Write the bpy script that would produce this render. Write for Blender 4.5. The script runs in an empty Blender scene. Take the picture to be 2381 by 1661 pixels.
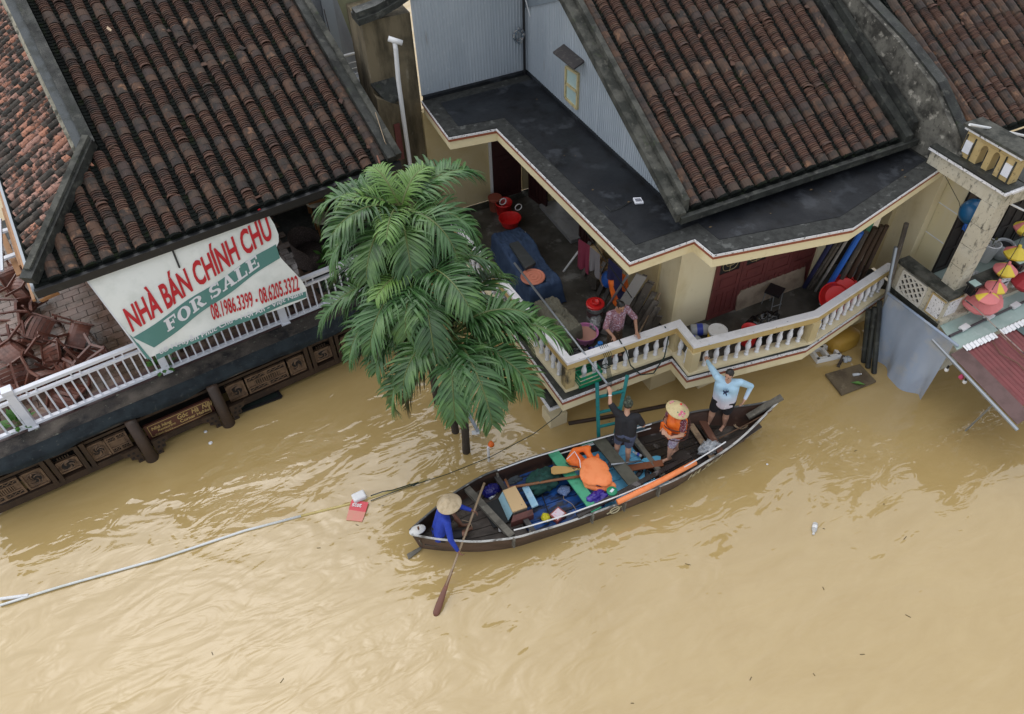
import bpy, math, random
import numpy as np
from mathutils import Vector, Matrix, Euler
S=bpy.context.scene; COL=S.collection
rnd=random.Random(11)
# ------------------------------------------------------------------ camera
cd=bpy.data.cameras.new('camera'); cam=bpy.data.objects.new('camera',cd); COL.objects.link(cam)
cd.sensor_fit='HORIZONTAL'; cd.sensor_width=36.0; cd.lens=27.28; cd.clip_start=.1; cd.clip_end=600
_r=((0.90142,-0.43212,-0.02678),(0.32978,0.64523,0.68915),(-0.28051,-0.63004,0.72412))
cam.matrix_world=Matrix(((_r[0][0],_r[1][0],_r[2][0],0),(_r[0][1],_r[1][1],_r[2][1],0),(_r[0][2],_r[1][2],_r[2][2],13.2),(0,0,0,1)))
S.camera=cam
# ------------------------------------------------------------------ sky and sun (overcast daylight)
SUN_EL,SUN_AZ=math.radians(64),math.radians(338)   # azimuth clockwise from +Y
w=bpy.data.worlds.new('World'); S.world=w; w.use_nodes=True
nt=w.node_tree; nt.nodes.clear()
sky=nt.nodes.new('ShaderNodeTexSky'); sky.sky_type='NISHITA'; sky.sun_disc=False
sky.sun_elevation=SUN_EL; sky.sun_rotation=SUN_AZ; sky.air_density=1.0; sky.dust_density=1.2; sky.ozone_density=1.0
hs=nt.nodes.new('ShaderNodeHueSaturation'); hs.inputs['Saturation'].default_value=.3
bg=nt.nodes.new('ShaderNodeBackground'); bg.inputs['Strength'].default_value=.15
wo=nt.nodes.new('ShaderNodeOutputWorld')
nt.links.new(sky.outputs[0],hs.inputs['Color']); nt.links.new(hs.outputs[0],bg.inputs['Color']); nt.links.new(bg.outputs[0],wo.inputs['Surface'])
sd=bpy.data.lights.new('sun','SUN'); sd.energy=1.1; sd.angle=math.radians(125); sd.color=(1,.96,.9)
sun=bpy.data.objects.new('sun',sd); COL.objects.link(sun)
sdir=Vector((math.sin(SUN_AZ)*math.cos(SUN_EL),math.cos(SUN_AZ)*math.cos(SUN_EL),math.sin(SUN_EL)))
sun.rotation_euler=sdir.to_track_quat('Z','Y').to_euler(); sun.location=(0,0,40)
S.view_settings.view_transform='Standard'; S.view_settings.look='None'; S.view_settings.gamma=1; S.view_settings.use_curve_mapping=False
S.view_settings.exposure=.56
# ------------------------------------------------------------------ helpers
WM={}
def link(o,parent=None):
    COL.objects.link(o)
    if parent is not None: o.parent=parent; WM[o.name]=WM.get(parent.name,Matrix())@o.matrix_basis
    return o
def tag(o,label=None,cat=None,group=None,kind=None):
    if label: o['label']=label
    if cat: o['category']=cat
    if group: o['group']=group
    if kind: o['kind']=kind
    return o
def thing(name,label,cat,loc=(0,0,0),rz=0,group=None):
    o=bpy.data.objects.new(name,None); o.empty_display_size=.1
    o.matrix_basis=Matrix.Translation(loc)@Matrix.Rotation(rz,4,'Z')
    COL.objects.link(o); WM[o.name]=o.matrix_basis.copy()
    return tag(o,label,cat,group)
def nrm(a):
    a=np.asarray(a,float); return a/(np.linalg.norm(a)+1e-12)
def basis(d,up=(0,0,1)):
    d=nrm(d); up=np.asarray(up,float)
    if abs(d@up)>.98*np.linalg.norm(up): up=np.array([1.,0,0]) if abs(d[0])<.9 else np.array([0,1.,0])
    x=nrm(np.cross(up,d)); y=np.cross(d,x); return x,y,d
class MB:
    def __init__(s): s.V=[]; s.F=[]
    def add(s,vs,fs):
        n=len(s.V); s.V.extend([tuple(map(float,v)) for v in vs]); s.F.extend([tuple(i+n for i in f) for f in fs]); return s
    def box(s,c,sz,rz=0,M=None):
        x,y,z=[q/2 for q in sz]; vs=[(-x,-y,-z),(x,-y,-z),(x,y,-z),(-x,y,-z),(-x,-y,z),(x,-y,z),(x,y,z),(-x,y,z)]
        if M is None: M=Matrix.Rotation(rz,3,'Z')
        vs=[tuple(np.array(M@Vector(v))+np.asarray(c,float)) for v in vs]
        return s.add(vs,[(3,2,1,0),(4,5,6,7),(0,1,5,4),(1,2,6,5),(2,3,7,6),(3,0,4,7)])
    def beam(s,a,b,w,h,up=(0,0,1)):
        a=np.asarray(a,float); b=np.asarray(b,float); x,y,d=basis(b-a,up)
        vs=[p+x*i*w/2+y*j*h/2 for p in (a,b) for i,j in ((-1,-1),(1,-1),(1,1),(-1,1))]
        return s.add(vs,[(3,2,1,0),(4,5,6,7),(0,1,5,4),(1,2,6,5),(2,3,7,6),(3,0,4,7)])
    def prism(s,poly,z0,z1):
        n=len(poly); a=sum(poly[i][0]*poly[(i+1)%n][1]-poly[(i+1)%n][0]*poly[i][1] for i in range(n))
        if a<0: poly=poly[::-1]
        vs=[(p[0],p[1],z0) for p in poly]+[(p[0],p[1],z1) for p in poly]
        return s.add(vs,[tuple(range(n))[::-1],tuple(range(n,2*n))]+[(i,(i+1)%n,n+(i+1)%n,n+i) for i in range(n)])
    def slab(s,pts,t):
        """extrude planar 3-D polygon pts by vector t"""
        pts=[np.asarray(p,float) for p in pts]; n=len(pts); t=np.asarray(t,float)
        return s.add(pts+[p+t for p in pts],[tuple(range(n))[::-1],tuple(range(n,2*n))]+[(i,(i+1)%n,n+(i+1)%n,n+i) for i in range(n)])
    def tube(s,pts,r,n=8,caps=True,flat=1.0,up=(0,0,1)):
        pts=[np.asarray(p,float) for p in pts]; m=len(pts); rr=r if hasattr(r,'__len__') else [r]*m
        vs=[];X=None
        for i,p in enumerate(pts):
            d=pts[min(i+1,m-1)]-pts[max(i-1,0)]
            if X is None: x,y,d=basis(d,up)
            else:
                d=nrm(d); x=nrm(X-d*(X@d)); y=np.cross(d,x)
            X=x
            for k in range(n):
                t=2*math.pi*k/n; vs.append(p+x*math.cos(t)*rr[i]+y*math.sin(t)*rr[i]*flat)
        fs=[(i*n+k,i*n+(k+1)%n,(i+1)*n+(k+1)%n,(i+1)*n+k) for i in range(m-1) for k in range(n)]
        if caps: fs+=[tuple(range(n))[::-1],tuple(range((m-1)*n,m*n))]
        return s.add(vs,fs)
    def lathe(s,prof,c=(0,0,0),n=16,axis=(0,0,1),sx=1,sy=1,caps=True):
        x,y,d=basis(axis,(0,1,0)) if abs(nrm(axis)[2])>.9 else basis(axis)
        c=np.asarray(c,float); vs=[c+x*r*sx*math.cos(2*math.pi*k/n)+y*r*sy*math.sin(2*math.pi*k/n)+d*z for r,z in prof for k in range(n)]
        m=len(prof); fs=[(i*n+k,i*n+(k+1)%n,(i+1)*n+(k+1)%n,(i+1)*n+k) for i in range(m-1) for k in range(n)]
        if caps: fs+=[tuple(range(n))[::-1],tuple(range((m-1)*n,m*n))]
        return s.add(vs,fs)
    def grid(s,fn,nu,nv,closed=False):
        vs=[fn(i/(nu-1),j/(nv-1)) for i in range(nu) for j in range(nv)]
        return s.add(vs,[(i*nv+j,i*nv+j+1,(i+1)*nv+j+1,(i+1)*nv+j) for i in range(nu-1) for j in range(nv-1)])
    def ell(s,c,r,n=12,m=8,M=None):
        vs=[];fs=[]
        for i in range(m+1):
            a=math.pi*i/m-math.pi/2
            for k in range(n):
                t=2*math.pi*k/n; v=Vector((r[0]*math.cos(a)*math.cos(t),r[1]*math.cos(a)*math.sin(t),r[2]*math.sin(a)))
                if M is not None: v=M@v
                vs.append(np.array(v)+np.asarray(c,float))
        return s.add(vs,[(i*n+k,i*n+(k+1)%n,(i+1)*n+(k+1)%n,(i+1)*n+k) for i in range(m) for k in range(n)])
    def mesh(s,name,mat,M=None,smooth=False):
        V=np.array(s.V,float)
        if M is not None:
            A=np.array(M.inverted()); V=V@A[:3,:3].T+A[:3,3]
        me=bpy.data.meshes.new(name); me.from_pydata(V.tolist(),[],s.F)
        if mat: me.materials.append(mat)
        if smooth: me.polygons.foreach_set('use_smooth',[True]*len(me.polygons))
        me.update(); return me
    def build(s,name,mat,parent=None,smooth=False,label=None,kind=None):
        me=s.mesh(name,mat,WM.get(parent.name) if parent is not None else None,smooth)
        o=bpy.data.objects.new(name,me); link(o,parent)
        if label: o['label']=label
        if kind: o['kind']=kind
        return o
def put(me,name,M,parent=None,world=True):
    o=bpy.data.objects.new(name,me)
    if parent is not None and world: M=WM[parent.name].inverted()@M
    o.matrix_basis=M
    return link(o,parent)
def auto_smooth(o,ang=40):
    me=o.data; me.polygons.foreach_set('use_smooth',[True]*len(me.polygons)); me.set_sharp_from_angle(angle=math.radians(ang))
    return o
def solo(mb,name,mat,label,cat,group=None,smooth=False):
    """a thing that is one mesh; its origin at its base centre"""
    V=np.array(mb.V); c=((V[:,0].min()+V[:,0].max())/2,(V[:,1].min()+V[:,1].max())/2,V[:,2].min())
    me=mb.mesh(name,mat,Matrix.Translation(c),smooth); o=bpy.data.objects.new(name,me); o.location=c; COL.objects.link(o); WM[o.name]=Matrix.Translation(c)
    return tag(o,label,cat,group)
def clone_tree(o,M,label,parent=None):
    c=o.copy(); COL.objects.link(c); c.matrix_basis=M; c['label']=label; WM[c.name]=M.copy()
    for ch in list(o.children):
        k=ch.copy(); COL.objects.link(k); k.parent=c
        for g in list(ch.children):
            q=g.copy(); COL.objects.link(q); q.parent=k
    return c
# ------------------------------------------------------------------ materials
MATS={}
def mat(name,col,layers=(),rough=.7,rlo=None,bump=0,bs=30,metal=0,rand=0,spec=.5,stretch=(1,1,1),trans=0,alpha=1,sub=0,rsc=2,coat=0,obj=False,island=False):
    """layers: (colour, scale, lo, hi, amount[, stretch]) noise masks mixed over col"""
    m=bpy.data.materials.new(name); m.use_nodes=True; t=m.node_tree; N=t.nodes; L=t.links
    b=N['Principled BSDF']; MATS[name]=m
    if obj: pos=N.new('ShaderNodeTexCoord').outputs['Object']
    else: pos=N.new('ShaderNodeNewGeometry').outputs['Position']
    def noise(sc,st=(1,1,1),det=6,ro=.6):
        mp=N.new('ShaderNodeMapping'); L.new(pos,mp.inputs[0]); mp.inputs['Scale'].default_value=st
        mp.inputs['Location'].default_value=(len(N)*1.37,len(N)*.71,0)
        n=N.new('ShaderNodeTexNoise'); L.new(mp.outputs[0],n.inputs['Vector']); n.inputs['Scale'].default_value=sc; n.inputs['Detail'].default_value=det; n.inputs['Roughness'].default_value=ro
        return n.outputs['Fac']
    def mrange(x,a,c,lo=0,hi=1):
        r=N.new('ShaderNodeMapRange'); L.new(x,r.inputs[0]); r.inputs[1].default_value=a; r.inputs[2].default_value=c; r.inputs[3].default_value=lo; r.inputs[4].default_value=hi
        return r.outputs[0]
    rgb=N.new('ShaderNodeRGB'); rgb.outputs[0].default_value=(*col,1); cur=rgb.outputs[0]
    if rand:
        oi=N.new('ShaderNodeObjectInfo'); x=oi.outputs['Random']
        if island:
            g=N.new('ShaderNodeNewGeometry'); a=N.new('ShaderNodeMath'); a.operation='ADD'; L.new(x,a.inputs[0]); L.new(g.outputs['Random Per Island'],a.inputs[1])
            fr=N.new('ShaderNodeMath'); fr.operation='FRACT'; L.new(a.outputs[0],fr.inputs[0]); x=fr.outputs[0]
        if hasattr(rand,'__len__'):
            cr=N.new('ShaderNodeValToRGB'); cr.color_ramp.interpolation='CONSTANT'; e=cr.color_ramp.elements
            e[0].position=0; e[0].color=(*rand[0],1); e[1].position=1/len(rand); e[1].color=(*rand[1],1)
            for i,c in enumerate(rand[2:]): q=e.new((i+2)/len(rand)); q.color=(*c,1)
            L.new(x,cr.inputs[0]); cur=cr.outputs[0]
        else:
            h=N.new('ShaderNodeHueSaturation'); L.new(cur,h.inputs['Color']); L.new(mrange(x,0,1,1-rand,1+rand),h.inputs['Value']); cur=h.outputs[0]
    for l in layers:
        c,sc,lo,hi,am=l[:5]; st=l[5] if len(l)>5 else (1,1,1)
        f=mrange(noise(sc,st),lo,hi,0,am); mx=N.new('ShaderNodeMix'); mx.data_type='RGBA'
        L.new(f,mx.inputs['Factor']); L.new(cur,mx.inputs[6]); mx.inputs[7].default_value=(*c,1); cur=mx.outputs[2]
    L.new(cur,b.inputs['Base Color'])
    if rlo is not None: L.new(mrange(noise(rsc),.4,.6,rlo,rough),b.inputs['Roughness'])
    else: b.inputs['Roughness'].default_value=rough
    b.inputs['Metallic'].default_value=metal; b.inputs['Specular IOR Level'].default_value=spec
    if trans: b.inputs['Transmission Weight'].default_value=trans
    if alpha<1: b.inputs['Alpha'].default_value=alpha
    if sub: b.inputs['Subsurface Weight'].default_value=sub; b.inputs['Subsurface Radius'].default_value=(.02,.008,.004)
    if coat: b.inputs['Coat Weight'].default_value=coat
    if bump:
        bp=N.new('ShaderNodeBump'); bp.inputs['Strength'].default_value=bump; bp.inputs['Distance'].default_value=.02
        L.new(noise(bs,stretch,8,.65),bp.inputs['Height']); L.new(bp.outputs[0],b.inputs['Normal'])
    return m
BLK=(.008,.009,.008); MOSS=(.025,.032,.014)
tile_m=mat('fired_clay_tile',(.2,.09,.06),[((.012,.013,.012),2.2,.52,.68,.8),((.26,.24,.2),55,.66,.72,.6),((.03,.035,.022),9,.55,.7,.5)],.85,rand=((.088,.042,.027),(.075,.037,.025),(.1,.048,.031),(.072,.037,.027),(.09,.045,.031),(.11,.06,.04),(.064,.036,.028)),island=True)
cover_m=mat('weathered_cover_tile',(.12,.07,.05),[((.02,.018,.016),5,.45,.62,.8),((.3,.16,.09),4,.6,.7,.6),((.4,.36,.3),40,.69,.74,.7)],.85,rand=((.075,.042,.027),(.052,.034,.028),(.088,.047,.029),(.064,.042,.03)),bump=.3,bs=60,island=True)
trough_m=mat('black_moss_trough',(.006,.008,.007),[((.014,.022,.006),4,.55,.7,.7),((.02,.02,.02),30,.6,.7,.5)],.9,spec=.15,bump=.4,bs=50,island=True,rand=.4)
conc_m=mat('mossy_dark_concrete',(.026,.029,.025),[(BLK,3,.45,.6,.9),((.1,.1,.085),7,.55,.72,.7),((.03,.045,.014),4,.6,.75,.6)],.8,rlo=.5,bump=.5,bs=40)
barge_m=mat('weathered_barge_concrete',(.075,.075,.063),[((.016,.018,.014),3.5,.4,.58,.92),((.17,.165,.135),9,.6,.72,.55),((.05,.07,.025),5,.6,.72,.5)],.85,bump=.5,bs=45)
pink_m=mat('new_pink_tile',(.42,.2,.13),[((.035,.032,.026),4.5,.46,.53,.93),((.02,.02,.018),22,.55,.62,.85)],.85,rand=((.42,.2,.135),(.38,.21,.16),(.48,.22,.14),(.06,.05,.04),(.4,.22,.17),(.1,.08,.065)),island=True,bump=.3)
yel_m=mat('yellow_wall_paint',(.52,.42,.22),[((.58,.5,.32),.8,.4,.6,.6),((.3,.22,.08),3,.6,.75,.35,(1,1,.3)),((.04,.04,.02),9,.7,.76,.7)],.75,bump=.15,bs=60)
yel2_m=mat('cream_wall_paint',(.7,.62,.42),[((.55,.45,.24),1.2,.5,.65,.6,(1,1,.4)),((.5,.42,.25),5,.6,.7,.3)],.75,bump=.1,bs=60)
fas_m=mat('pale_yellow_fascia',(.76,.67,.43),[((.55,.42,.18),2,.55,.7,.5),((.1,.08,.03),7,.67,.74,.7)],.75,bump=.15,bs=60)
strip_m=mat('brick_red_stripe',(.27,.075,.035),[((.12,.05,.03),12,.6,.7,.5)],.7)
whp_m=mat('peeling_white_paint',(.72,.72,.74),[((.05,.05,.045),22,.57,.63,.9),((.4,.4,.38),6,.55,.7,.5)],.7,bump=.2,bs=60)
wht_m=mat('white_gloss_paint',(.74,.76,.82),[((.35,.33,.3),18,.66,.72,.7),((.55,.57,.62),4,.5,.7,.4)],.5)
bit_m=mat('wet_bitumen_roof',(.011,.0125,.0155),[((.045,.05,.058),1.7,.56,.64,.7),((.02,.023,.027),.7,.45,.6,.6),((.005,.005,.005),2.5,.55,.7,.8)],.7,rlo=.35,rsc=1.2,bump=.25,bs=14,spec=.22)
bitedge_m=mat('mossy_roof_edge',(.026,.028,.026),[(BLK,8,.45,.6,.8),((.11,.115,.11),5,.6,.68,.7)],.8,bump=.4)
galv_m=mat('galvanised_sheet',(.42,.47,.52),[((.32,.37,.42),1.2,.4,.65,.7,(1,1,.3)),((.55,.58,.6),9,.64,.7,.5),((.2,.17,.14),5,.66,.74,.5,(1,1,.15)),((.12,.13,.14),60,.7,.74,.8)],.5,metal=.1,rlo=.38)
floor_m=mat('stained_concrete_floor',(.075,.072,.064),[((.035,.033,.028),1.5,.42,.6,.9),((.2,.2,.19),2.2,.56,.66,.7)],.7,rlo=.3,bump=.2)
dwood_m=mat('dark_carved_timber',(.04,.022,.013),[((.02,.012,.008),3,.45,.65,.8,(1,1,.3)),((.11,.065,.035),14,.6,.72,.6)],.55,bump=.25,bs=30)
lwood_m=mat('pale_carved_panel',(.16,.1,.06),[((.05,.03,.02),8,.45,.65,.7)],.6,bump=.2)
idoor_m=mat('shaded_burgundy_door',(.04,.011,.011),[((.025,.008,.008),3,.5,.65,.6)],.5)  # darker copy of the burgundy paint, roof shade put into the colour
bwood_m=mat('burgundy_door_paint',(.13,.032,.03),[((.08,.02,.02),3,.5,.65,.6)],.5)
shade_m=mat('painted_shade_black',(.015,.012,.01),(),.9)  # near black stands in for the shade inside rooms and openings
red_m=mat('red_plastic',(.62,.02,.02),(),.35); wpl_m=mat('white_plastic',(.72,.73,.74),[((.5,.5,.47),12,.6,.7,.4)],.35)
blue_m=mat('blue_cloth',(.045,.075,.14),[((.03,.05,.1),4,.45,.6,.7)],.9,bump=.4,bs=12,spec=.2)
plank_m=mat('old_grey_plank',(.1,.085,.07),[((.035,.03,.026),5,.45,.62,.85,(1,1,.2)),((.2,.18,.15),9,.58,.7,.6)],.85,rand=.45,bump=.3)
grey_m=mat('grey_metal',(.3,.33,.36),(),.4,metal=.6); blk_m=mat('black_plastic',(.012,.012,.014),(),.4)
rope_m=mat('dark_green_rope',(.012,.03,.024),(),.8); cable_m=mat('black_cable',(.015,.017,.015),(),.6); tan_m=mat('tan_rope',(.4,.3,.2),(),.9)

# ================================================================== the flood water
def make_water():
    mb=MB(); n=2; a=120.; mb.add([(-a,-a,0),(a,-a,0),(a,a,0),(-a,a,0)],[(0,1,2,3)])
    m=bpy.data.materials.new('muddy_flood_water'); m.use_nodes=True; t=m.node_tree; N=t.nodes; L=t.links; b=N['Principled BSDF']
    pos=N.new('ShaderNodeNewGeometry').outputs['Position']
    def noise(sc,st,rot,det,dist,ro=.5):
        mp=N.new('ShaderNodeMapping'); L.new(pos,mp.inputs[0]); mp.inputs['Rotation'].default_value=(0,0,rot); mp.inputs['Scale'].default_value=st
        n=N.new('ShaderNodeTexNoise'); L.new(mp.outputs[0],n.inputs['Vector']); n.inputs['Scale'].default_value=sc; n.inputs['Detail'].default_value=det; n.inputs['Distortion'].default_value=dist; n.inputs['Roughness'].default_value=ro
        return n.outputs['Fac']
    def madd(x,k,y=None):
        q=N.new('ShaderNodeMath'); q.operation='MULTIPLY_ADD'; L.new(x,q.inputs[0]); q.inputs[1].default_value=k
        if y is None: q.inputs[2].default_value=0
        else: L.new(y,q.inputs[2])
        return q.outputs[0]
    N.remove(b); out=N['Material Output']
    swirl=noise(.5,(1,2.0,1),.35,6,1.4,.62); fine=noise(2.2,(1,2.4,1),.6,4,.8,.6)
    cr=N.new('ShaderNodeValToRGB'); e=cr.color_ramp.elements; e[0].position=.3; e[0].color=(.41,.29,.115,1); e[1].position=.72; e[1].color=(.47,.345,.152,1)
    L.new(madd(fine,.25,madd(swirl,.75)),cr.inputs[0])
    df=N.new('ShaderNodeBsdfDiffuse'); L.new(cr.outputs[0],df.inputs['Color'])
    gl=N.new('ShaderNodeBsdfGlossy'); gl.inputs['Roughness'].default_value=.03
    fr=N.new('ShaderNodeFresnel'); fr.inputs['IOR'].default_value=1.95
    big=noise(.36,(1,1.9,1),.55,2,1.8,.45); mid=noise(1.15,(1,2.1,1),.8,2,1.5,.5); small=noise(4.2,(1,2.2,1),.3,2,.6,.5)
    patch=noise(.2,(1,1,1),0,2,.6); pr=N.new('ShaderNodeMapRange'); L.new(patch,pr.inputs[0]); pr.inputs[1].default_value=.47; pr.inputs[2].default_value=.64
    sm=N.new('ShaderNodeMath'); sm.operation='MULTIPLY'; L.new(small,sm.inputs[0]); L.new(pr.outputs[0],sm.inputs[1])
    h=madd(big,.10); h=madd(mid,.03,h); h=madd(sm.outputs[0],.010,h)
    bp=N.new('ShaderNodeBump'); bp.inputs['Strength'].default_value=1.0; bp.inputs['Distance'].default_value=.8
    L.new(h,bp.inputs['Height']); L.new(bp.outputs[0],gl.inputs['Normal']); L.new(bp.outputs[0],fr.inputs['Normal'])
    mx=N.new('ShaderNodeMixShader'); L.new(fr.outputs[0],mx.inputs[0]); L.new(df.outputs[0],mx.inputs[1]); L.new(gl.outputs[0],mx.inputs[2]); L.new(mx.outputs[0],out.inputs['Surface'])
    o=mb.build('water',m); tag(o,'brown muddy flood water covering the whole street','water',kind='structure')
    g=MB().add([(-300,-300,-3),(300,-300,-3),(300,300,-3),(-300,300,-3)],[(0,1,2,3)]).build('ground',mat('street_mud',(.1,.07,.04),[((.06,.045,.03),1,.4,.6,.7)],.9))
    tag(g,'muddy street bed far under the flood water','ground',kind='structure')
make_water()
# ================================================================== barrel tile roofs
def tile_mesh(name,m,r0,r1,h0,h1,L,th,seg=6):
    """one barrel tile: x across, y up the slope, z out; lower end at y=0, thick front edge"""
    vs=[];fs=[]
    for (y,r,h) in ((0,r0,h0),(L,r1,h1)):
        for k in range(seg+1):
            a=math.pi*k/seg; vs.append((r*math.cos(a),y,h*math.sin(a)))
    for k in range(seg+1):
        a=math.pi*k/seg; vs.append(((r0-th)*math.cos(a),0,(h0-th)*math.sin(a)))
    n=seg+1
    fs+=[(k,n+k,n+k+1,k+1) for k in range(seg)]+[(k,k+1,2*n+k+1,2*n+k) for k in range(seg)]
    me=bpy.data.meshes.new(name); me.from_pydata(vs,[],[f[::-1] for f in fs]); me.materials.append(m); me.update()
    return me,np.array(vs),[f[::-1] for f in fs]
def roof(root,O,U,Sv,ncol,sp,length,keep,stack,pit,cap,caplen,tm,cm,phase,camP=(0,0,13.2),rr=.125,hh=.1,nmax=300,jit=1,seed=1,trough=True,solid=()):
    """lay tile columns: O first column foot at the eave, U along the eave, Sv up the slope"""
    rg=random.Random(seed); O=np.asarray(O,float); U=nrm(U); Sv=nrm(Sv); Nn=np.cross(U,Sv); B=np.array([U,Sv,Nn]).T
    me,tv,tf=tile_mesh('roof_tile',tm,rr,rr*.86,hh,hh*.72,pit*1.2,.022)
    cme,cv,cf=tile_mesh('cover_tile',cm,rr*1.0,rr*.98,hh*1.03,hh*.98,caplen*1.04,.015)
    tiles=[];covers=[];ends=MB();tr=MB()
    for c in range(ncol):
        base=O+U*sp*c; s=0.; first=True; dx=0
        ph=phase(c)
        while s<length:
            # smooth cover tiles
            n=cap if not first else max(1,cap-1)
            if first and ph>0: pass
            for k in range(n):
                if keep(c*sp,s): covers.append((base+Sv*s+U*(rg.uniform(-.008,.008)*jit+.014*math.sin(s*1.5+c*2.1)),rg.uniform(-.02,.02)*jit))
                s+=caplen
            m=0 if c in solid else stack+rg.choice((-1,0,0,1))
            if first and m: m=max(3,int(stack*ph))
            for k in range(m):
                if keep(c*sp,s) and s<length: tiles.append((base+Sv*s+U*(rg.uniform(-.008,.008)*jit+.014*math.sin(s*1.5+c*2.1)+(rg.uniform(-.03,.03) if rg.random()<.02 else 0))+Nn*(rg.uniform(-.005,.005)+(.03 if rg.random()<.012 else 0)),rg.uniform(-.05,.05)*jit+(rg.uniform(-.5,.5) if rg.random()<.012 else 0)))
                s+=pit
            first=False
        if keep(c*sp,.02):   # mossy plug that closes the column at the eave
            p=base+Sv*.012; vs=[p+U*rr*1.02*math.cos(math.pi*k/8)+Nn*hh*1.0*math.sin(math.pi*k/8) for k in range(9)]
            ends.slab(vs,-Sv*.05)
        if trough:
            s=0.;p0=base-U*sp/2
            while s<length:
                if keep(c*sp-sp/2,s):
                    w=sp/2-rr*.7; q=[p0+U*x+Sv*(s+y)+Nn*z for x,y,z in ((-w,0,.02),(0,0,.0),(w,0,.02),(-w,.1,.0),(0,.1,-.02),(w,.1,.0),(-w,0,.0),(0,0,-.02),(w,0,.0))]
                    tr.add(q,[(0,1,4,3),(1,2,5,4),(6,7,1,0),(7,8,2,1)])
                s+=.085+rg.uniform(-.006,.006)
    cp=np.array(camP)
    def lay(items,me,v,f,name):
        items.sort(key=lambda t:np.linalg.norm(t[0]-cp)); rest=[]
        for i,(p,a) in enumerate(items):
            ca,sa=math.cos(a),math.sin(a); Rm=B@np.array([[ca,-sa,0],[sa,ca,0],[0,0,1]])
            if i<nmax:
                M=Matrix([[*Rm[r],p[r]] for r in range(3)]+[[0,0,0,1]]); put(me,name,M,root)
            else: rest.append(v@Rm.T+p)
        if rest:
            V=np.concatenate(rest); n=len(v); F=[tuple(i*n+k for k in q) for i in range(len(rest)) for q in f]
            mb=MB(); mb.V=V.tolist(); mb.F=F
            mb.build(name+'s_beyond',me.materials[0],root,kind='stuff')
    lay(tiles,me,tv,tf,'roof_tile'); lay(covers,cme,cv,cf,'cover_tile')
    sh=MB()
    for i in range(26):
        a=rg.uniform(.5,ncol-1)*sp; s_=rg.uniform(.1,min(length,6)); 
        if keep(a,s_):
            p=O+U*a+Sv*s_+Nn*rg.uniform(.02,.09); d1=nrm(U*rg.uniform(-1,1)+Sv*rg.uniform(-1,1))*rg.uniform(.03,.08); d2=nrm(np.cross(Nn,d1))*rg.uniform(.025,.06); sh.slab([p-d1-d2,p+d1-d2*.6,p+d1*.7+d2,p-d1*.5+d2*.8],Nn*.015)
    if sh.V: sh.build('tile_shards',tm,root,kind='stuff')
    if ends.V: ends.build('eave_plug_row',trough_m,root,kind='stuff')
    if tr.V: tr.build('trough_tiles',trough_m,root,kind='stuff')

# ================================================================== yellow balcony house
def offp(poly,d):
    """offset a polygon outward by d (counter-clockwise or clockwise)"""
    n=len(poly); a=sum(poly[i][0]*poly[(i+1)%n][1]-poly[(i+1)%n][0]*poly[i][1] for i in range(n)); sg=1 if a>0 else -1
    out=[]
    for i in range(n):
        p0,p1,p2=[np.array(poly[(i+k)%n][:2],float) for k in (-1,0,1)]
        d1=nrm(p1-p0); d2=nrm(p2-p1); n1=np.array([d1[1],-d1[0]])*sg; n2=np.array([d2[1],-d2[0]])*sg
        m=n1+n2; m=m/(1+n1@n2); out.append(tuple(p1+m*d))
    return out
H=thing('yellow_house','yellow two storey house with flooded ground floor, wraparound balcony and dark tiled roof','house',(9,12,0))
SL=[(13.3,8.4),(10.3,7.8),(7.6,8.22),(7.62,8.82),(5.03,8.85),(4.88,15.75),(13.3,15.75)]
RF=[(13.32,8.42),(10.25,7.68),(7.6,8.2),(7.56,8.72),(6.2,8.7),(6.02,13.85),(4.97,14.0),(5.03,15.72),(13.32,15.72)]
MB().prism(SL,.9,1.13).build('balcony_slab',fas_m,H); MB().prism(offp(SL,.028),1.13,1.205).build('slab_stripe',strip_m,H)
MB().prism(offp(SL,.032),1.206,1.265).build('slab_moulding',whp_m,H); MB().prism(offp(SL,.012),1.266,1.29).build('balcony_ledge',conc_m,H)
MB().prism(offp(SL,-.3),1.291,1.3).build('balcony_floor',floor_m,H)
MB().prism(RF,4.2,4.4).build('roof_fascia',fas_m,H); MB().prism(offp(RF,.025),4.4,4.455).build('fascia_stripe',strip_m,H)
MB().prism(offp(RF,.028),4.456,4.5).build('fascia_moulding',whp_m,H); MB().prism(offp(RF,.01),4.501,4.525).build('roof_edge_band',bitedge_m,H)
ri=offp(RF,-.32); MB().prism(ri,4.526,4.532).build('flat_roof_sheet',bit_m,H)
# balustrade
RP=[(4.95,14.6),(5.26,9.08),(7.76,8.98),(7.72,8.33),(10.43,7.93),(12.93,8.42)]
def path_off(p,d):
    q=offp(p+[(13.5,15),(5,15)],d); return q[:len(p)]
def rail(name,z0,z1,wd,m,pp=RP):
    a=path_off(pp,wd/2); b=path_off(pp,-wd/2)
    for i in range(len(pp)-1):
        MB().prism([a[i],a[i+1],b[i+1],b[i]],z0,z1).build(name,m,H)
och2_m=mat('ochre_rail_paint',(.5,.36,.14),[((.58,.47,.25),3,.5,.66,.6),((.14,.1,.05),9,.64,.72,.6)],.75)
rail('curb',1.291,1.36,.24,yel2_m); rail('rail_beam',1.88,2.04,.135,och2_m); rail('rail_cap',2.04,2.1,.155,mat('rail_white_paint',(.72,.72,.74),[((.08,.08,.07),14,.66,.72,.8),((.5,.5,.49),3,.52,.7,.6)],.6))
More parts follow.
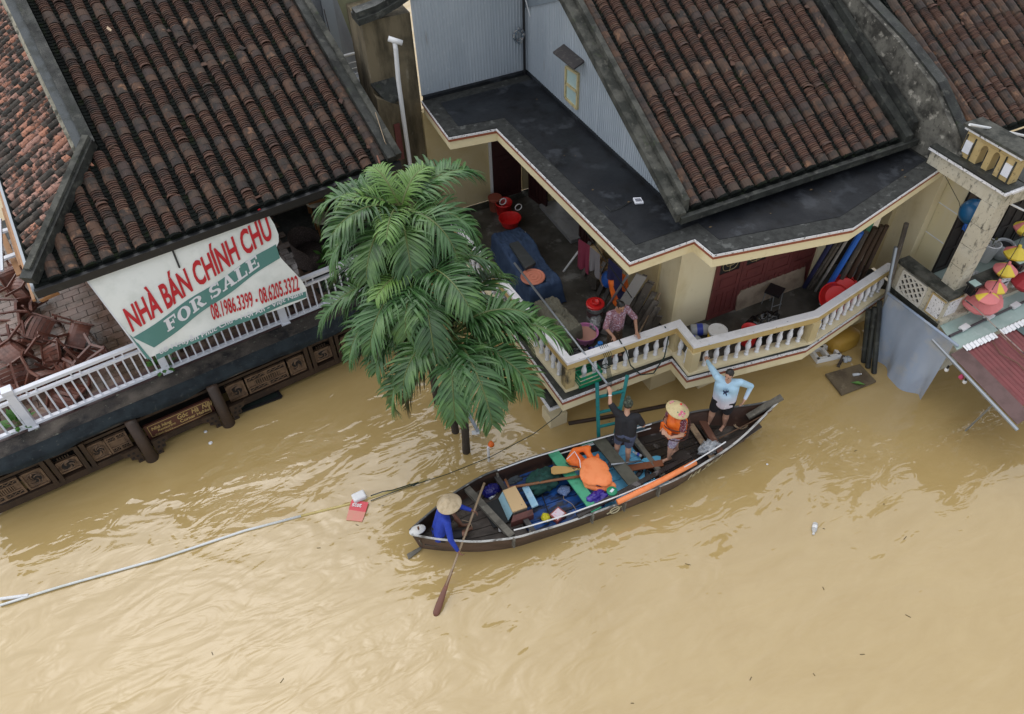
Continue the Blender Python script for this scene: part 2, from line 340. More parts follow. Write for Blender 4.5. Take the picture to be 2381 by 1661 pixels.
bal=MB().lathe([(.05,0),(.05,.03),(.03,.045),(.028,.07),(.045,.09),(.045,.105),(.03,.12),(.045,.17),(.058,.23),(.055,.29),(.036,.36),(.026,.41),(.036,.43),(.026,.45),(.03,.47),(.055,.5),(.055,.54)],n=10).mesh('baluster',mat('baluster_white_paint',(.72,.73,.76),[((.12,.12,.11),20,.6,.68,.7)],.6),smooth=True)
def balusters(a,b,n):
    for i in range(n):
        t=(i+.5)/n; put(bal,'baluster',Matrix.Translation((a[0]+(b[0]-a[0])*t,a[1]+(b[1]-a[1])*t,1.36))@Matrix.Rotation(rnd.random()*6,4,'Z'),H)
def lerp2(a,b,t): return (a[0]+(b[0]-a[0])*t,a[1]+(b[1]-a[1])*t)
balusters(lerp2(RP[1],RP[0],.04),RP[0],22); balusters((5.5,9.075),(7.65,8.985),9); balusters((7.75,8.9),(7.73,8.4),2); balusters((7.9,8.31),(10.3,7.95),10); balusters((10.55,7.955),(12.9,8.415),10)
post_m=mat('stained_post',(.42,.33,.16),[((.03,.028,.02),4,.46,.6,.95,(1,1,.5))],.8)
for (x,y),m in (((5.26,9.08),post_m),((7.72,8.33),yel_m),((10.43,7.93),yel_m),((7.76,8.98),yel_m)):
    MB().box((x,y,1.63),(.2,.2,.537)).build('rail_post',m,H)
# supports below the balcony
MB().box((5.13,9.38,-.4),(.4,.4,1.5)).build('pier',yel2_m,H)
MB().box((5.13,9.38,.72),(.54,.54,.06)).add([],[]).build('pier_cap',whp_m,H); MB().box((5.13,9.38,.79),(.46,.46,.07)).build('pier_moulding',conc_m,H)
MB().box((5.2,9.4,.86),(.2,.2,.08)).build('pier_neck',yel2_m,H)
MB().box((7.76,9.5,-.05),(.68,.7,1.9)).build('pillar',yel_m,H)
MB().box((7.72,9.146,.62),(.36,.006,.12)).build('meter_plate',grey_m,H)
MB().box((10.9,10.2,-.5),(5.0,3,2.79)).build('ground_floor_wall',yel2_m,H)
# walls
WL=MB(); WL.box((8.42,9.75,2.75),(.94,.6,2.9)); WL.build('wall',yel2_m,H)
for c_,s_ in (((8.0,11.6,2.75),(.2,3.1,2.9)),((8.0,15.3,2.75),(.2,.9,2.9)),((5.8,15.85,2.75),(1.6,.18,2.9)),((7.75,15.85,2.75),(.5,.18,2.9))): MB().box(c_,s_).build('inner_wall',yel_m,H)
MB().box((8.6,14,2.7),(.9,1.7,2.8)).build('room_shade_block',shade_m,H); MB().box((7.93,14,1.35),(.75,1.7,.1)).build('door_step',mat('grey_step_tile',(.27,.28,.29),[((.18,.18,.18),6,.5,.6,.5)],.4),H)  # solid near-black block painted as the shade behind the doorway
MB().box((6.63,15.73,2.75),(.08,.06,2.9)).build('door_trim',wpl_m,H)
def door_leaf(c,w,h,rz,grille=False,z0=1.3,bwood_m=bwood_m):
    """panelled leaf: slab with raised frames; front faces -Y before rotation"""
    M=Matrix.Translation((c[0],c[1],z0))@Matrix.Rotation(rz,4,'Z'); T=lambda x,y,z:np.array(M@Vector((x,y,z)))
    d=MB(); R3=M.to_3x3(); d.box(T(0,0,h/2),(w,.04,h),M=R3); o=d.build('door',bwood_m,H)
    f=MB(); fw=.085
    for x in (-w/2+fw/2,w/2-fw/2): f.box(T(x,-.026,h/2),(fw,.022,h),M=R3)
    for z in (.06,.78,1.2,2.05,h-.06): f.box(T(0,-.026,z),(w-2*fw,.022,.11),M=R3)
    f.box(T(0,-.026,.42),(.07,.022,.62),M=R3)
    for x in (-w*.2,w*.2): f.box(T(x,-.026,.42),(w*.14,.014,.48),M=R3)
    f.box(T(0,-.026,.99),(w*.5,.014,.2),M=R3); f.build('door_frame',bwood_m,o)
    if grille:
        MB().box(T(0,-.022,1.62),(w-2*fw,.006,.72),M=R3).build('door_pane',blk_m,o)
        g=MB()
        for s in (1,.62,.3): g.tube([T(math.copysign(abs(math.cos(a))**.6,math.cos(a))*w*.3*s,-.034,1.62+math.copysign(abs(math.sin(a))**.6,math.sin(a))*.31*s) for a in [i*math.pi/8 for i in range(17)]],.009,4)
        g.tube([T(0,-.034,1.28),T(0,-.034,1.96)],.008,4); g.tube([T(-w*.32,-.034,1.62),T(w*.32,-.034,1.62)],.008,4)
        g.build('door_grille',mat('brass_grille',(.3,.23,.12),(),.5),o)
    return o
for i in range(4): door_leaf((9.23+.69*i,9.44),.68,2.88,0,i<3)
door_leaf((7.05,15.72),.8,2.7,0,bwood_m=idoor_m); door_leaf((7.62,15.05),.75,2.3,math.radians(-80),bwood_m=idoor_m); door_leaf((7.84,12.9),.7,2.3,math.radians(-92),bwood_m=idoor_m)
MB().box((11.72,9.5,2.75),(.2,.3,2.9)).build('wall_pilaster',yel2_m,H)
# arch over the storage bay
A=MB(); n=10; pts=[(11.82,1.3),(11.82,3.6)]+[(12.53-.71*math.cos(math.pi*i/n),3.35+.6*math.sin(math.pi*i/n)) for i in range(n+1)]+[(13.24,1.3),(13.55,1.3),(13.55,4.2),(11.82,4.2)]
arch=[(13.24,1.3)]+[(12.53+.71*math.cos(math.pi*i/n),3.4+.55*math.sin(math.pi*i/n)) for i in range(n+1)]+[(11.82,4.2),(13.6,4.2),(13.6,1.3)]
for i in range(n): 
    a0,a1=arch[1+i],arch[2+i]; A.slab([(a0[0],9.1,a0[1]),(a1[0],9.1,a1[1]),(a1[0],9.1,4.19),(a0[0],9.1,4.19)],(0,.2,0))
A.box((13.42,9.2,2.75),(.36,.2,2.88)); A.build('arch_wall',yel_m,H)
MB().box((12.5,11.2,2.7),(1.5,3.2,2.86)).build('store_shade_block',shade_m,H)  # black block fills the bay, its shade put into the colour
MB().box((13.47,8.75,2.75),(.2,.7,2.88)).build('end_wall',yel2_m,H)
# galvanised cladding above the flat roof
def sheets(fn,lo,hi,a0,a1,n,name='metal_sheet'):
    for k in range(n):
        s0=a0+(a1-a0)*k/n; s1=a0+(a1-a0)*(k+1)/n+.02*(1 if a1>a0 else -1); m=MB(); xs=[]; s=s0; step=.075*(1 if a1>a0 else -1)
        while (s-s1)*step<0:
            for d,o in ((0,0),(.055,0),(.062,.014),(.07,.014)):
                q=s+d/.075*step
                if (q-s1)*step<0: xs.append((q,o))
            s+=step
        xs.append((s1,0)); vs=[];
        for q,o in xs:
            zl=lo(q)+rnd.uniform(-.015,.015)
            vs+= [fn(q,o+.003*(k%2),zl),fn(q,o+.003*(k%2),hi(q))]
        m.add(vs,[(2*i,2*i+1,2*i+3,2*i+2) for i in range(len(xs)-1)]); m.build(name,galv_m,H)
RZ=lambda v:4.85+(v-9.15)*.51
sheets(lambda s,o,z:(7.7-o,s,z),lambda s:4.56,lambda s:RZ(s)-.12,15.8,9.25,6)
sheets(lambda s,o,z:(s,15.8-o,z),lambda s:4.57,lambda s:8.6,5.04,7.7,3)
MB().box((9.5,13,4.9),(3.5,6,.6)).build('roof_core',shade_m,H)
fl=MB(); fl.beam((7.69,15.76,4.55),(7.69,9.3,4.55),.1,.1); fl.beam((5.06,15.74,4.55),(7.68,15.74,4.55),.1,.1); fl.build('bitumen_flashing',bit_m,H)
MB().slab([(7.665,15.75,6.05),(7.665,14.2,6.75),(7.665,14.9,7.75),(7.665,15.75,8.2)],(-.006,0,0)).build('flashing_sheet',mat('smooth_tin',(.3,.35,.4),[((.22,.26,.3),2,.4,.6,.6)],.45,metal=.3),H)
# gable window and hood
wf=MB(); 
for a,b in (((7.66,13.8,4.82),(7.66,13.8,5.52)),((7.66,13.28,4.8),(7.66,13.28,5.58)),((7.66,13.8,5.52),(7.66,13.28,5.58)),((7.66,13.8,4.82),(7.66,13.28,4.8)),((7.66,13.8,5.16),(7.66,13.28,5.18))): wf.beam(a,b,.05,.05)
wf=wf.build('window_frame',mat('yellowed_frame',(.5,.42,.22),[((.25,.18,.08),9,.55,.65,.6)],.6),H)
MB().slab([(7.672,13.8,4.82),(7.672,13.28,4.8),(7.672,13.28,5.58),(7.672,13.8,5.52)],(-.004,0,0)).build('window_pane',mat('frosted_pane',(.42,.55,.53),[((.3,.42,.42),2,.4,.6,.6)],.15),wf)
MB().slab([(7.69,13.98,5.9),(7.69,13.1,5.9),(7.38,12.98,5.86),(7.38,13.88,5.84)],(0,0,.035)).build('window_hood',mat('tar_hood',(.05,.045,.045),[((.16,.15,.13),12,.55,.7,.6)],.9,bump=.5),H)
# black conduit in the corner with a tangle of wire
MB().tube([(7.6,15.7,4.5),(7.6,15.7,6.5),(7.6,15.7,8.6)],.03,8).build('conduit',blk_m,H)
wc=MB(); r2=random.Random(3)
for i in range(16): 
    c=np.array((7.45,15.66,5.5)); wc.tube([c+np.array([math.cos(a)*r2.uniform(.06,.16),r2.uniform(-.05,.05),math.sin(a)*r2.uniform(.08,.2)]) for a in [k*.8+i for k in range(7)]],.007,4)
wc.build('wire_tangle',mat('mixed_wire',(.4,.4,.38),[((.1,.15,.2),20,.45,.5,1),((.4,.15,.12),25,.6,.62,1)],.5),H)
MB().tube([(7.56,15.68,8.5),(7.55,15.67,7.2),(7.57,15.67,6.5),(7.66,15.5,5.95)],.012,5).build('white_cable',wpl_m,H)
# tiled roof with its barges
Um=(1,0,0); Sm=nrm((0,1,.51))
roof(H,(7.8,9.15,4.86),Um,Sm,17,.292,12.5,lambda a,s:True,23,.042,2,.15,tile_m,cover_m,lambda c:.88-.03*math.sin(c*.9)+ (0.1 if c<8 else -.02),rr=.112,hh=.1,seed=2,solid=(0,16))
MB().slab([(7.45,9.05,4.72),(12.95,9.05,4.72),(12.95,20.5,4.72+5.84),(7.45,20.5,4.72+5.84)],(0,0,.06)).build('roof_deck',trough_m,H)
MB().beam((7.4,9.02,4.76),(13.0,9.02,4.76),.1,.13).build('eave_board',conc_m,H)
def barge(u,w,h,m,v0=9.0,v1=20.4,dz=0,k=.51,v0z=4.85,parent=None,name='verge'):
    z=lambda v:v0z+(v-9.15)*k+dz
    MB().slab([(u-w/2,v0,z(v0)),(u+w/2,v0,z(v0)),(u+w/2,v1,z(v1)),(u-w/2,v1,z(v1))],(0,0,h)).build(name,m,parent or H)
barge(7.42,.2,.16,barge_m,9.02,dz=-.05); barge(7.58,.11,.26,barge_m,9.12,dz=-.02,name='verge_ridge'); barge(12.75,.2,.22,conc_m,9.02,dz=-.05); barge(12.93,.12,.34,conc_m,9.12,dz=-.02,name='verge_ridge')
# ================================================================== party wall
pw_m=mat('cracked_grey_render',(.14,.135,.115),[((.025,.024,.02),2.2,.42,.58,.93),((.38,.36,.31),5,.58,.68,.85),((.03,.028,.025),18,.6,.66,.7)],.9,bump=.6,bs=25)
PT=[(8.05,4.95),(8.4,5.3),(9.15,5.85),(10.2,6.28),(11.4,6.65),(13.5,7.5),(20,10.9)]
p=MB(); 
for (v0,z0),(v1,z1) in zip(PT,PT[1:]): p.slab([(13.05,v0,4.54),(13.05,v1,4.54),(13.05,v1,z1),(13.05,v0,z0)],(.32,0,0))
t=thing('party_wall','cracked grey rendered party wall with sweeping top between the two tiled roofs','wall',(13.2,13,0))
p.build('wall_body',pw_m,t)
c=MB()
for (v0,z0),(v1,z1) in zip(PT,PT[1:]): c.slab([(13.16,v0,z0),(13.39,v0,z0),(13.39,v1,z1),(13.16,v1,z1)],(0,0,.05))
c.build('coping',conc_m,t)

# ================================================================== restaurant on the left (local frame turned 7 degrees)
ZL=math.radians(7); LO=np.array((0,13.4,0.)); LU=np.array((math.cos(ZL),math.sin(ZL),0)); LV=np.array((-math.sin(ZL),math.cos(ZL),0)); LM=Matrix.Translation(LO)@Matrix.Rotation(ZL,4,'Z'); LR=LM.to_3x3()
def G(x,y,z): return LO+LU*x+LV*y+np.array((0,0,z))
RH=thing('restaurant_house','timber fronted restaurant with railed upper terrace under a big dark tiled roof','house',G(-1,2,0),ZL)
def lbox(mb,c,s): return mb.box(G(*c),s,M=LR)
# ground floor: solid block, the shade inside painted near black, flooded
lbox(MB(),(-1.4,4.2,.2),(9.6,8,1.9)).build('ground_floor_shade_block',shade_m,RH)
b=MB(); lbox(b,(-1.4,3.85,1.2),(10.2,8.4,.2)); b.build('terrace_slab',conc_m,RH)
led_m=mat('mossy_wet_ledge',(.05,.043,.037),[((.012,.012,.013),1.6,.46,.6,.95),((.13,.11,.09),1.1,.53,.68,.8),((.22,.23,.18),9,.63,.7,.7)],.85,rlo=.6,bump=.6,bs=30,spec=.25)
lg=MB(); lg.slab([G(-6.4,.02,1.36),G(-6.4,-.68,1.3),G(3.6,-.68,1.3),G(3.6,.02,1.36)],(0,0,-.1)); lg.build('ledge',led_m,RH)
tarp_m=mat('dark_blue_tarpaulin',(.018,.025,.029),[((.009,.012,.015),3,.42,.6,.8),((.06,.065,.06),14,.6,.7,.6)],.85,bump=.5,bs=8,spec=.2)
def flap(a,b):
    x=-6.4+a*10; w=.02*math.sin(x*3.1)+.014*math.sin(x*7.7+1); d=.3+.03*math.sin(x*1.7)+.02*math.sin(x*5.3); q=b
    return G(x,-.42-.29*min(1,q*2)+w*q-(.02*q if q>.5 else 0),1.375-.045*min(1,q*2)-max(0,q-.5)*2*(.1+.05*math.sin(x*2.3)))
tp=MB().grid(flap,90,7).build('edge_tarpaulin',tarp_m,RH,True)
# tiled terrace floor (staggered bricks) under a film of muddy water
fb_m=mat('terrace_brick',(.2,.13,.1),[((.1,.07,.045),2,.45,.6,.8),((.25,.2,.17),7,.55,.7,.5)],.45,rlo=.14,rsc=1.1,rand=.22)
me=MB().box((0,0,0),(.345,.215,.03)).mesh('floor_brick',fb_m)
rows=[]
for j in range(30):
    for i in range(-13,11):
        x=-2.2+i*.36+(.18 if j%2 else 0); y=.25+j*.23
        if x>3.2 or x<-6.2: continue
        d=0 if (x<-1.9) else 1
        rows.append((abs(x+2.8)+abs(y-1.8)*.8,x,y))
rows.sort(); rest=MB()
for k,(q,x,y) in enumerate(rows):
    rz=rnd.uniform(-.012,.012)
    if k<300: put(me,'floor_brick',LM@Matrix.Translation((x,y,1.306+rnd.uniform(-.003,.003)))@Matrix.Rotation(rz,4,'Z'),RH)
    else: lbox(rest,(x,y,1.305),(.345,.215,.03))
rest.build('floor_bricks_beyond',fb_m,RH,kind='stuff')
lbox(MB(),(-1.4,.2,1.315),(9.9,.34,.03)).build('floor_kerb',mat('purple_brown_kerb',(.1,.05,.05),[((.06,.035,.03),3,.45,.6,.7)],.4),RH)
# white railing
def lrail(y,z,w,h,name): MB().beam(G(-6.4,y,z),G(3.3,y,z),w,h).build(name,wht_m,RH)
lrail(.1,2.31,.1,.07,'top_rail'); lrail(.1,2.13,.075,.055,'middle_rail'); lrail(.1,1.42,.09,.05,'bottom_rail')
bme=MB().box((0,0,.34),(.032,.032,.68)).mesh('railing_bar',wht_m); sme=MB().box((0,0,.08),(.03,.03,.14)).mesh('railing_stub',wht_m)
posts=(-4.72,-2.06,.56,3.1)
x=-6.3; k=0
while x<3.2:
    if min(abs(x-q) for q in posts)>.09:
        put(bme,'railing_bar',LM@Matrix.Translation((x,.1,1.44)),RH)
        if k%5 in (1,2): put(sme,'railing_stub',LM@Matrix.Translation((x+.05,.1,2.14)),RH)
    x+=.163; k+=1
for q in posts:
    pm=MB(); lbox(pm,(q,.1,1.87),(.15,.15,1.02)); lbox(pm,(q,.1,2.42),(.19,.19,.09)); lbox(pm,(q,.1,1.37),(.2,.2,.03)); pm.build('railing_post',wht_m,RH)
# carved timber front below the terrace
fr=MB(); lbox(fr,(-1.4,-.44,.2),(10,.16,.18)); lbox(fr,(-1.4,-.42,.92),(10,.1,.07)); fr.build('sill_beam',dwood_m,RH)
def carved_square(x,z,w,h):
    o=MB(); lbox(o,(x,-.46,z),(w,.03,h)); o=o.build('carved_panel',lwood_m,RH)
    f=MB()
    for dx,dz,sx,sz in ((0,h/2-.02,w,.04),(0,-h/2+.02,w,.04),(w/2-.02,0,.04,h),(-w/2+.02,0,.04,h)): lbox(f,(x+dx,-.485,z+dz),(sx,.03,sz))
    f.tube([G(x+math.cos(a)*w*.33,-.485,z+math.sin(a)*h*.34) for a in [i*math.pi/10 for i in range(21)]],.012,5)
    f.build('panel_frame',lwood_m,o)
    c=MB(); r3=random.Random(int(x*50))
    c.lathe([(w*.31,-.004),(w*.31,.004)],G(x,-.478,z),14,axis=tuple(LV)); c.build('painted_recess_shade',shade_m,o)  # flat black disc on the panel, recess shade painted in
    c=MB()
    for i in range(7):
        a=r3.random()*6.28; p=[(math.cos(a+t*1.5)*w*.3*(1-t*.75),math.sin(a+t*1.5)*h*.31*(1-t*.75)) for t in [k/5 for k in range(6)]]
        c.tube([G(x+u,-.487,z+v) for u,v in p],[.02,.018,.015,.013,.012,.008],5)
    c.build('panel_carving',lwood_m,o)
def carved_long(x,z,w,h):
    o=MB(); lbox(o,(x,-.46,z),(w,.03,h)); o=o.build('carved_panel',lwood_m,RH); f=MB(); d=MB()
    for dz in (h/2-.02,h*.19,-h*.19,-h/2+.02): lbox(f,(x,-.485,z+dz),(w,.03,.035))
    for dx in (-w/2+.02,w/2-.02): lbox(f,(x+dx,-.484,z),(.04,.03,h-.08))
    for dz in (h*.33,-h*.33):
        lbox(f,(x,-.484,z+dz),(.04,.03,h*.24))
        for s in (-1,1):
            lbox(d,(x+s*w*.25,-.474,z+dz),(w*.4,.004,h*.2))
            f.tube([G(x+s*w*.25+t*w*.19,-.487,z+dz+.03*math.sin(t*9)) for t in [k/8*2-1 for k in range(9)]],.013,5)
    lbox(d,(x,-.473,z),(w*.62,.004,h*.26))
    for i in range(12): lbox(f,(x-w*.29+i*w*.0527,-.482,z),(.022,.02,h*.28))
    d.build('painted_recess_shade',shade_m,o); f.build('panel_frame',lwood_m,o)  # flat dark plates paint the shaded depth of the long panel
def jpost(x,two=True):
    m=MB()
    for dx in ((-.06,.06) if two else (0,)): lbox(m,(x+dx,-.5,.62),(.085,.1,.8))
    m.build('front_post',dwood_m,RH)
zc,hh_=.58,.5
carved_long(-5.75,zc,.75,hh_); carved_square(-5.13,zc,.4,hh_); jpost(-4.8); carved_square(-4.5,zc-.02,.42,.36); jpost(-4.16); carved_square(-3.9,zc,.36,hh_); carved_long(-3.5,zc,.42,hh_)
carved_square(-.98,zc,.4,hh_)
carved_long(-.28,zc,.92,hh_); carved_square(.42,zc,.38,hh_); jpost(.74); carved_square(1.04,zc-.02,.42,.36); jpost(1.36); carved_square(1.7,zc,.4,hh_); carved_long(2.4,zc,.9,hh_)
for i in range(5): lbox(MB(),(-4.6+i*.05,-.49,.83),(.02,.03,.08)).build('grille_bar',dwood_m,RH)
for i in range(5): lbox(MB(),(.94+i*.05,-.49,.83),(.02,.03,.08)).build('grille_bar',dwood_m,RH)
for x in (-3.08,-1.41):
    c=MB().lathe([(.125,-.6),(.13,-.05),(.14,0),(.125,.06),(.122,.2),(.115,1.25)],G(x,-.74,0),16).build('round_column',dwood_m,RH,True)
    for s in (-1,1):
        k=MB(); pr=[(0,.5),(.34,.5),(.3,.36),(.22,.33),(.22,.22),(.12,.18),(.12,.05),(0,.02)]
        k.slab([G(x+s*(.14+a),-.72,z-.06) for a,z in pr],LV*.06); k.build('carved_bracket',dwood_m,RH)
        h=MB()
        for a,z in ((.12,.4),(.22,.4),(.08,.28),(.17,.27),(.06,.14)): h.lathe([(.03,0),(.03,.006)],G(x+s*(.14+a),-.729,z-.06),8,axis=tuple(LV))
        h.build('painted_hole_shade',shade_m,RH,kind='stuff')  # flat dark discs painted as the shade of pierced holes
# sign board between the columns
sg=MB(); lbox(sg,(-2.25,-.56,.58),(1.4,.05,.42)); sg=sg.build('restaurant_sign',mat('sign_brown',(.085,.03,.022),[((.05,.02,.015),3,.45,.6,.6)],.4),RH)
f=MB()
for dx,dz,sx,sz in ((0,.165,1.28,.012),(0,-.165,1.28,.012),(.634,0,.012,.342),(-.634,0,.012,.342)): lbox(f,(-2.25+dx,-.587,.58+dz),(sx,.006,sz))
gold_m=mat('gold_lettering',(.42,.3,.12),(),.5); f.build('sign_border',gold_m,sg)
def text_pts(s,size=1,bold=0,xs=1,shear=0,center=False):
    c=bpy.data.curves.new('lettering','FONT'); c.body=s; c.size=size; c.offset=bold; c.shear=shear; c.resolution_u=3
    if center: c.align_x='CENTER'
    o=bpy.data.objects.new('lettering',c); COL.objects.link(o); dg=bpy.context.evaluated_depsgraph_get()
    me=bpy.data.meshes.new_from_object(o.evaluated_get(dg)); V=[(v.co.x*xs,v.co.y) for v in me.vertices]; F=[tuple(p.vertices) for p in me.polygons]
    bpy.data.objects.remove(o); bpy.data.curves.remove(c); bpy.data.meshes.remove(me); return V,F
def lettering(s,fn,m,parent,name='lettering',**k):
    V,F=text_pts(s,**k); return MB().add([fn(x,y) for x,y in V],F).build(name,m,parent)
def signtxt(s,x,z,size,**k): lettering(s,lambda a,b:G(x+a,-.591,z+b),gold_m,sg,size=size,**k)
signtxt('Nhà hàng',-2.84,.6,.12,shear=.2,xs=.9,bold=.003); signtxt('Góc  Hà  Nội',-2.3,.595,.185,shear=.3,xs=.72,bold=.004); signtxt('Restaurant',-2.74,.51,.09,shear=.25,xs=.95,bold=.002); signtxt('Corner HaNoi',-2.27,.475,.125,bold=.004,xs=.86); signtxt('6B Nguyễn Phúc Chu',-2.82,.43,.06,xs=.7)
# upper storey
up=MB(); lbox(up,(.1,6.6,2.9),(6.9,.2,3.2)); up.build('upper_wall',mat('brown_upper_wall',(.1,.07,.05),(),.8),RH)
for x in (-1.6,.9,3.2): lbox(MB(),(x,.55,2.8),(.14,.14,2.9)).build('upper_post',dwood_m,RH)
lbox(MB(),(3.35,4.2,2.75),(.15,5.2,2.8)).build('end_wall',shade_m,RH); lbox(MB(),(-2.2,3.6,2.75),(.1,6,.01)).build('ceiling_batten',shade_m,RH); lbox(MB(),(.8,2.4,3.95),(5.2,4.2,.06)).build('ceiling',shade_m,RH)  # end wall and ceiling coloured near black as painted interior shade
# main roof: 21 columns, hip on the left below, gable verge above
SLm=.488; Us=LU; Ss=nrm(LV+np.array((0,0,SLm))); kk=math.sqrt(1+SLm*SLm)
def keepL(a,s):
    x=-3.02+a; y=s/kk
    if x<-1.42: return y<(x+3.38)*1.06-.05
    return True
roof(RH,G(-3.02,.3,4.25),LU,Ss,22,.312,9.5,keepL,14,.047,2,.155,tile_m,cover_m,lambda c:.62-.012*c+.1*math.sin(c*1.3),rr=.118,hh=.105,seed=5,solid=(0,1,21))
def zr(y): return 4.25+(y-.3)*SLm
MB().slab([G(-3.4,.25,4.14),G(3.85,.25,4.14),G(3.85,10,4.14+9.75*SLm),G(-1.5,10,4.14+9.75*SLm),G(-1.5,2.2,4.14+1.95*SLm)],(0,0,.07)).build('roof_deck',trough_m,RH)
MB().beam(G(-3.42,.2,4.13),G(3.9,.2,4.13),.09,.16).build('eave_board',mat('black_gutter',(.015,.016,.018),[((.05,.05,.05),9,.6,.7,.5)],.5),RH)
def lbeam(a,b,w,h,name,m): return MB().beam(G(*a),G(*b),w,h).build(name,m,RH)
lbeam((3.72,.2,4.3),(3.72,9.6,zr(9.6)+.08),.2,.22,'verge',conc_m); lbeam((3.86,.15,4.36),(3.86,9.6,zr(9.6)+.16),.13,.2,'verge_ridge',barge_m)
lbeam((-1.5,2.4,zr(2.3)+.14),(-1.5,12.6,zr(12.6)+.12),.2,.22,'verge',conc_m); lbeam((-1.68,2.35,zr(2.3)+.12),(-1.68,12.6,zr(12.6)+.1),.18,.14,'verge_ridge',mat('blue_grey_cap',(.07,.08,.085),[((.03,.035,.03),4,.45,.6,.7),((.15,.15,.13),20,.62,.7,.5)],.7,bump=.3))
lbeam((-1.5,2.45,zr(2.45)+.12),(-3.42,.32,4.36),.24,.2,'hip_ridge',conc_m); lbeam((-1.5,2.45,zr(2.45)+.24),(-3.35,.42,4.5),.13,.12,'hip_cap',barge_m)
MB().slab([G(-1.62,2.4,zr(2.4)-.1),G(-1.62,12.6,zr(12.6)),G(-1.84,12.6,zr(12.6)-.32),G(-1.84,2.4,zr(2.4)-.12)],(0,0,.04)).build('lime_flashing',mat('stained_lime',(.34,.32,.25),[((.05,.05,.04),5,.5,.62,.85),((.5,.48,.4),8,.55,.65,.6)],.9,bump=.4),RH)
# skirt roof of pink tiles on the left side
SK=.5; Sk=nrm(LU+np.array((0,0,SK))); ks=math.sqrt(1+SK*SK)
def keepS(a,s):
    y=13-a; x=-3.3+s/ks
    return x< -3.42+(y-.25)*.93 and x<-1.62
roof(RH,G(-3.3,13,4.25),-LV,Sk,42,.3,2.0,keepS,5,.125,1,.26,pink_m,pink_m,lambda c:.9,rr=.098,hh=.095,seed=8)
MB().slab([G(-3.4,.3,4.14),G(-1.6,2.2,4.14+1.8*SK),G(-1.6,13.3,4.14+1.8*SK),G(-3.4,13.3,4.14)],(0,0,.05)).build('skirt_deck',trough_m,RH)
# gable wall above the skirt, and gutters along the left eave
gw=MB(); gw.slab([G(-1.66,2.3,4.9),G(-1.66,12.6,4.9),G(-1.66,12.6,zr(12.6)-.1),G(-1.66,2.3,zr(2.3)-.1)],LU*.05); gw.build('gable_wall',barge_m,RH)
lbeam((-3.43,.2,4.12),(-3.43,13.2,4.12),.05,.16,'side_gutter',grey_m); lbeam((-3.5,.2,4.02),(-3.5,13.2,4.02),.05,.05,'side_batten',mat('fresh_timber',(.42,.22,.1),[((.3,.15,.07),6,.5,.6,.6)],.6))
MB().slab([G(-3.42,.12,4.05),G(-3.1,.2,4.05),G(-3.1,.4,3.85),G(-3.42,.35,3.85)],(0,0,-.03)).build('soffit_board',MATS['fresh_timber'],RH)

# ================================================================== balcony house on the right
RT=thing('lantern_house','weathered cream house with lattice balustrade, square pillar and arched parapet at the street corner','house',(15,8,0))
crm_m=mat('stained_cream_render',(.5,.46,.36),[((.09,.085,.07),9,.55,.66,.9,(1,1,.4)),((.6,.58,.5),2,.5,.7,.6),((.03,.03,.025),26,.62,.68,.8),((.06,.07,.03),2.4,.58,.72,.7)],.85,bump=.4,bs=40)
och_m=mat('ochre_parapet_paint',(.46,.34,.15),[((.06,.05,.03),8,.6,.7,.9),((.55,.45,.25),3,.5,.7,.5)],.8,bump=.3)
rw_m=mat('yellow_stained_wall',(.66,.59,.38),[((.35,.27,.08),1.1,.52,.7,.8,(1,1,.5)),((.68,.63,.52),1.6,.5,.65,.6,(1,1,.3)),((.1,.1,.07),6,.68,.75,.7)],.8)
MB().box((15.7,7.4,.8),(6,1.4,2.2)).build('lower_wall',crm_m,RT)
ft=mat('green_floor_tile',(.27,.34,.32),[((.2,.25,.24),3,.5,.65,.5)],.35,rand=.06)
fm=MB().box((0,0,0),(.39,.39,.02)).mesh('floor_tile',ft)
for i in range(9):
    for j in range(3): put(fm,'floor_tile',Matrix.Translation((13.12+i*.396,7.12+j*.396,1.9)),RT)
MB().box((13.62,8.25,3.2),(.06,.66,2.6)).build('side_wall',rw_m,RT)
for z in (2.75,3.5): MB().box((13.585,8.25,z),(.01,.64,.018)).build('wall_groove',wht_m,RT)
MB().box((15.8,8.3,3.2),(4.2,.7,2.6)).build('room_shade_block',shade_m,RT)  # near-black block behind the doors, room shade painted on
ddoor=mat('black_brown_door',(.022,.017,.016),[((.04,.03,.028),3,.5,.7,.6)],.5)
for i in range(5):
    x=14.0+i*.8; d=MB().box((x,7.93,3.05),(.78,.05,2.3)).build('door',ddoor,RT); f=MB()
    for z in (2.0,2.55,3.1,3.6,4.1): f.box((x,7.9,z),(.7,.03,.06))
    for dx in (-.35,0,.35): f.box((x+dx,7.899,3.05),(.05,.03,2.2))
    f.build('door_frame',ddoor,d)
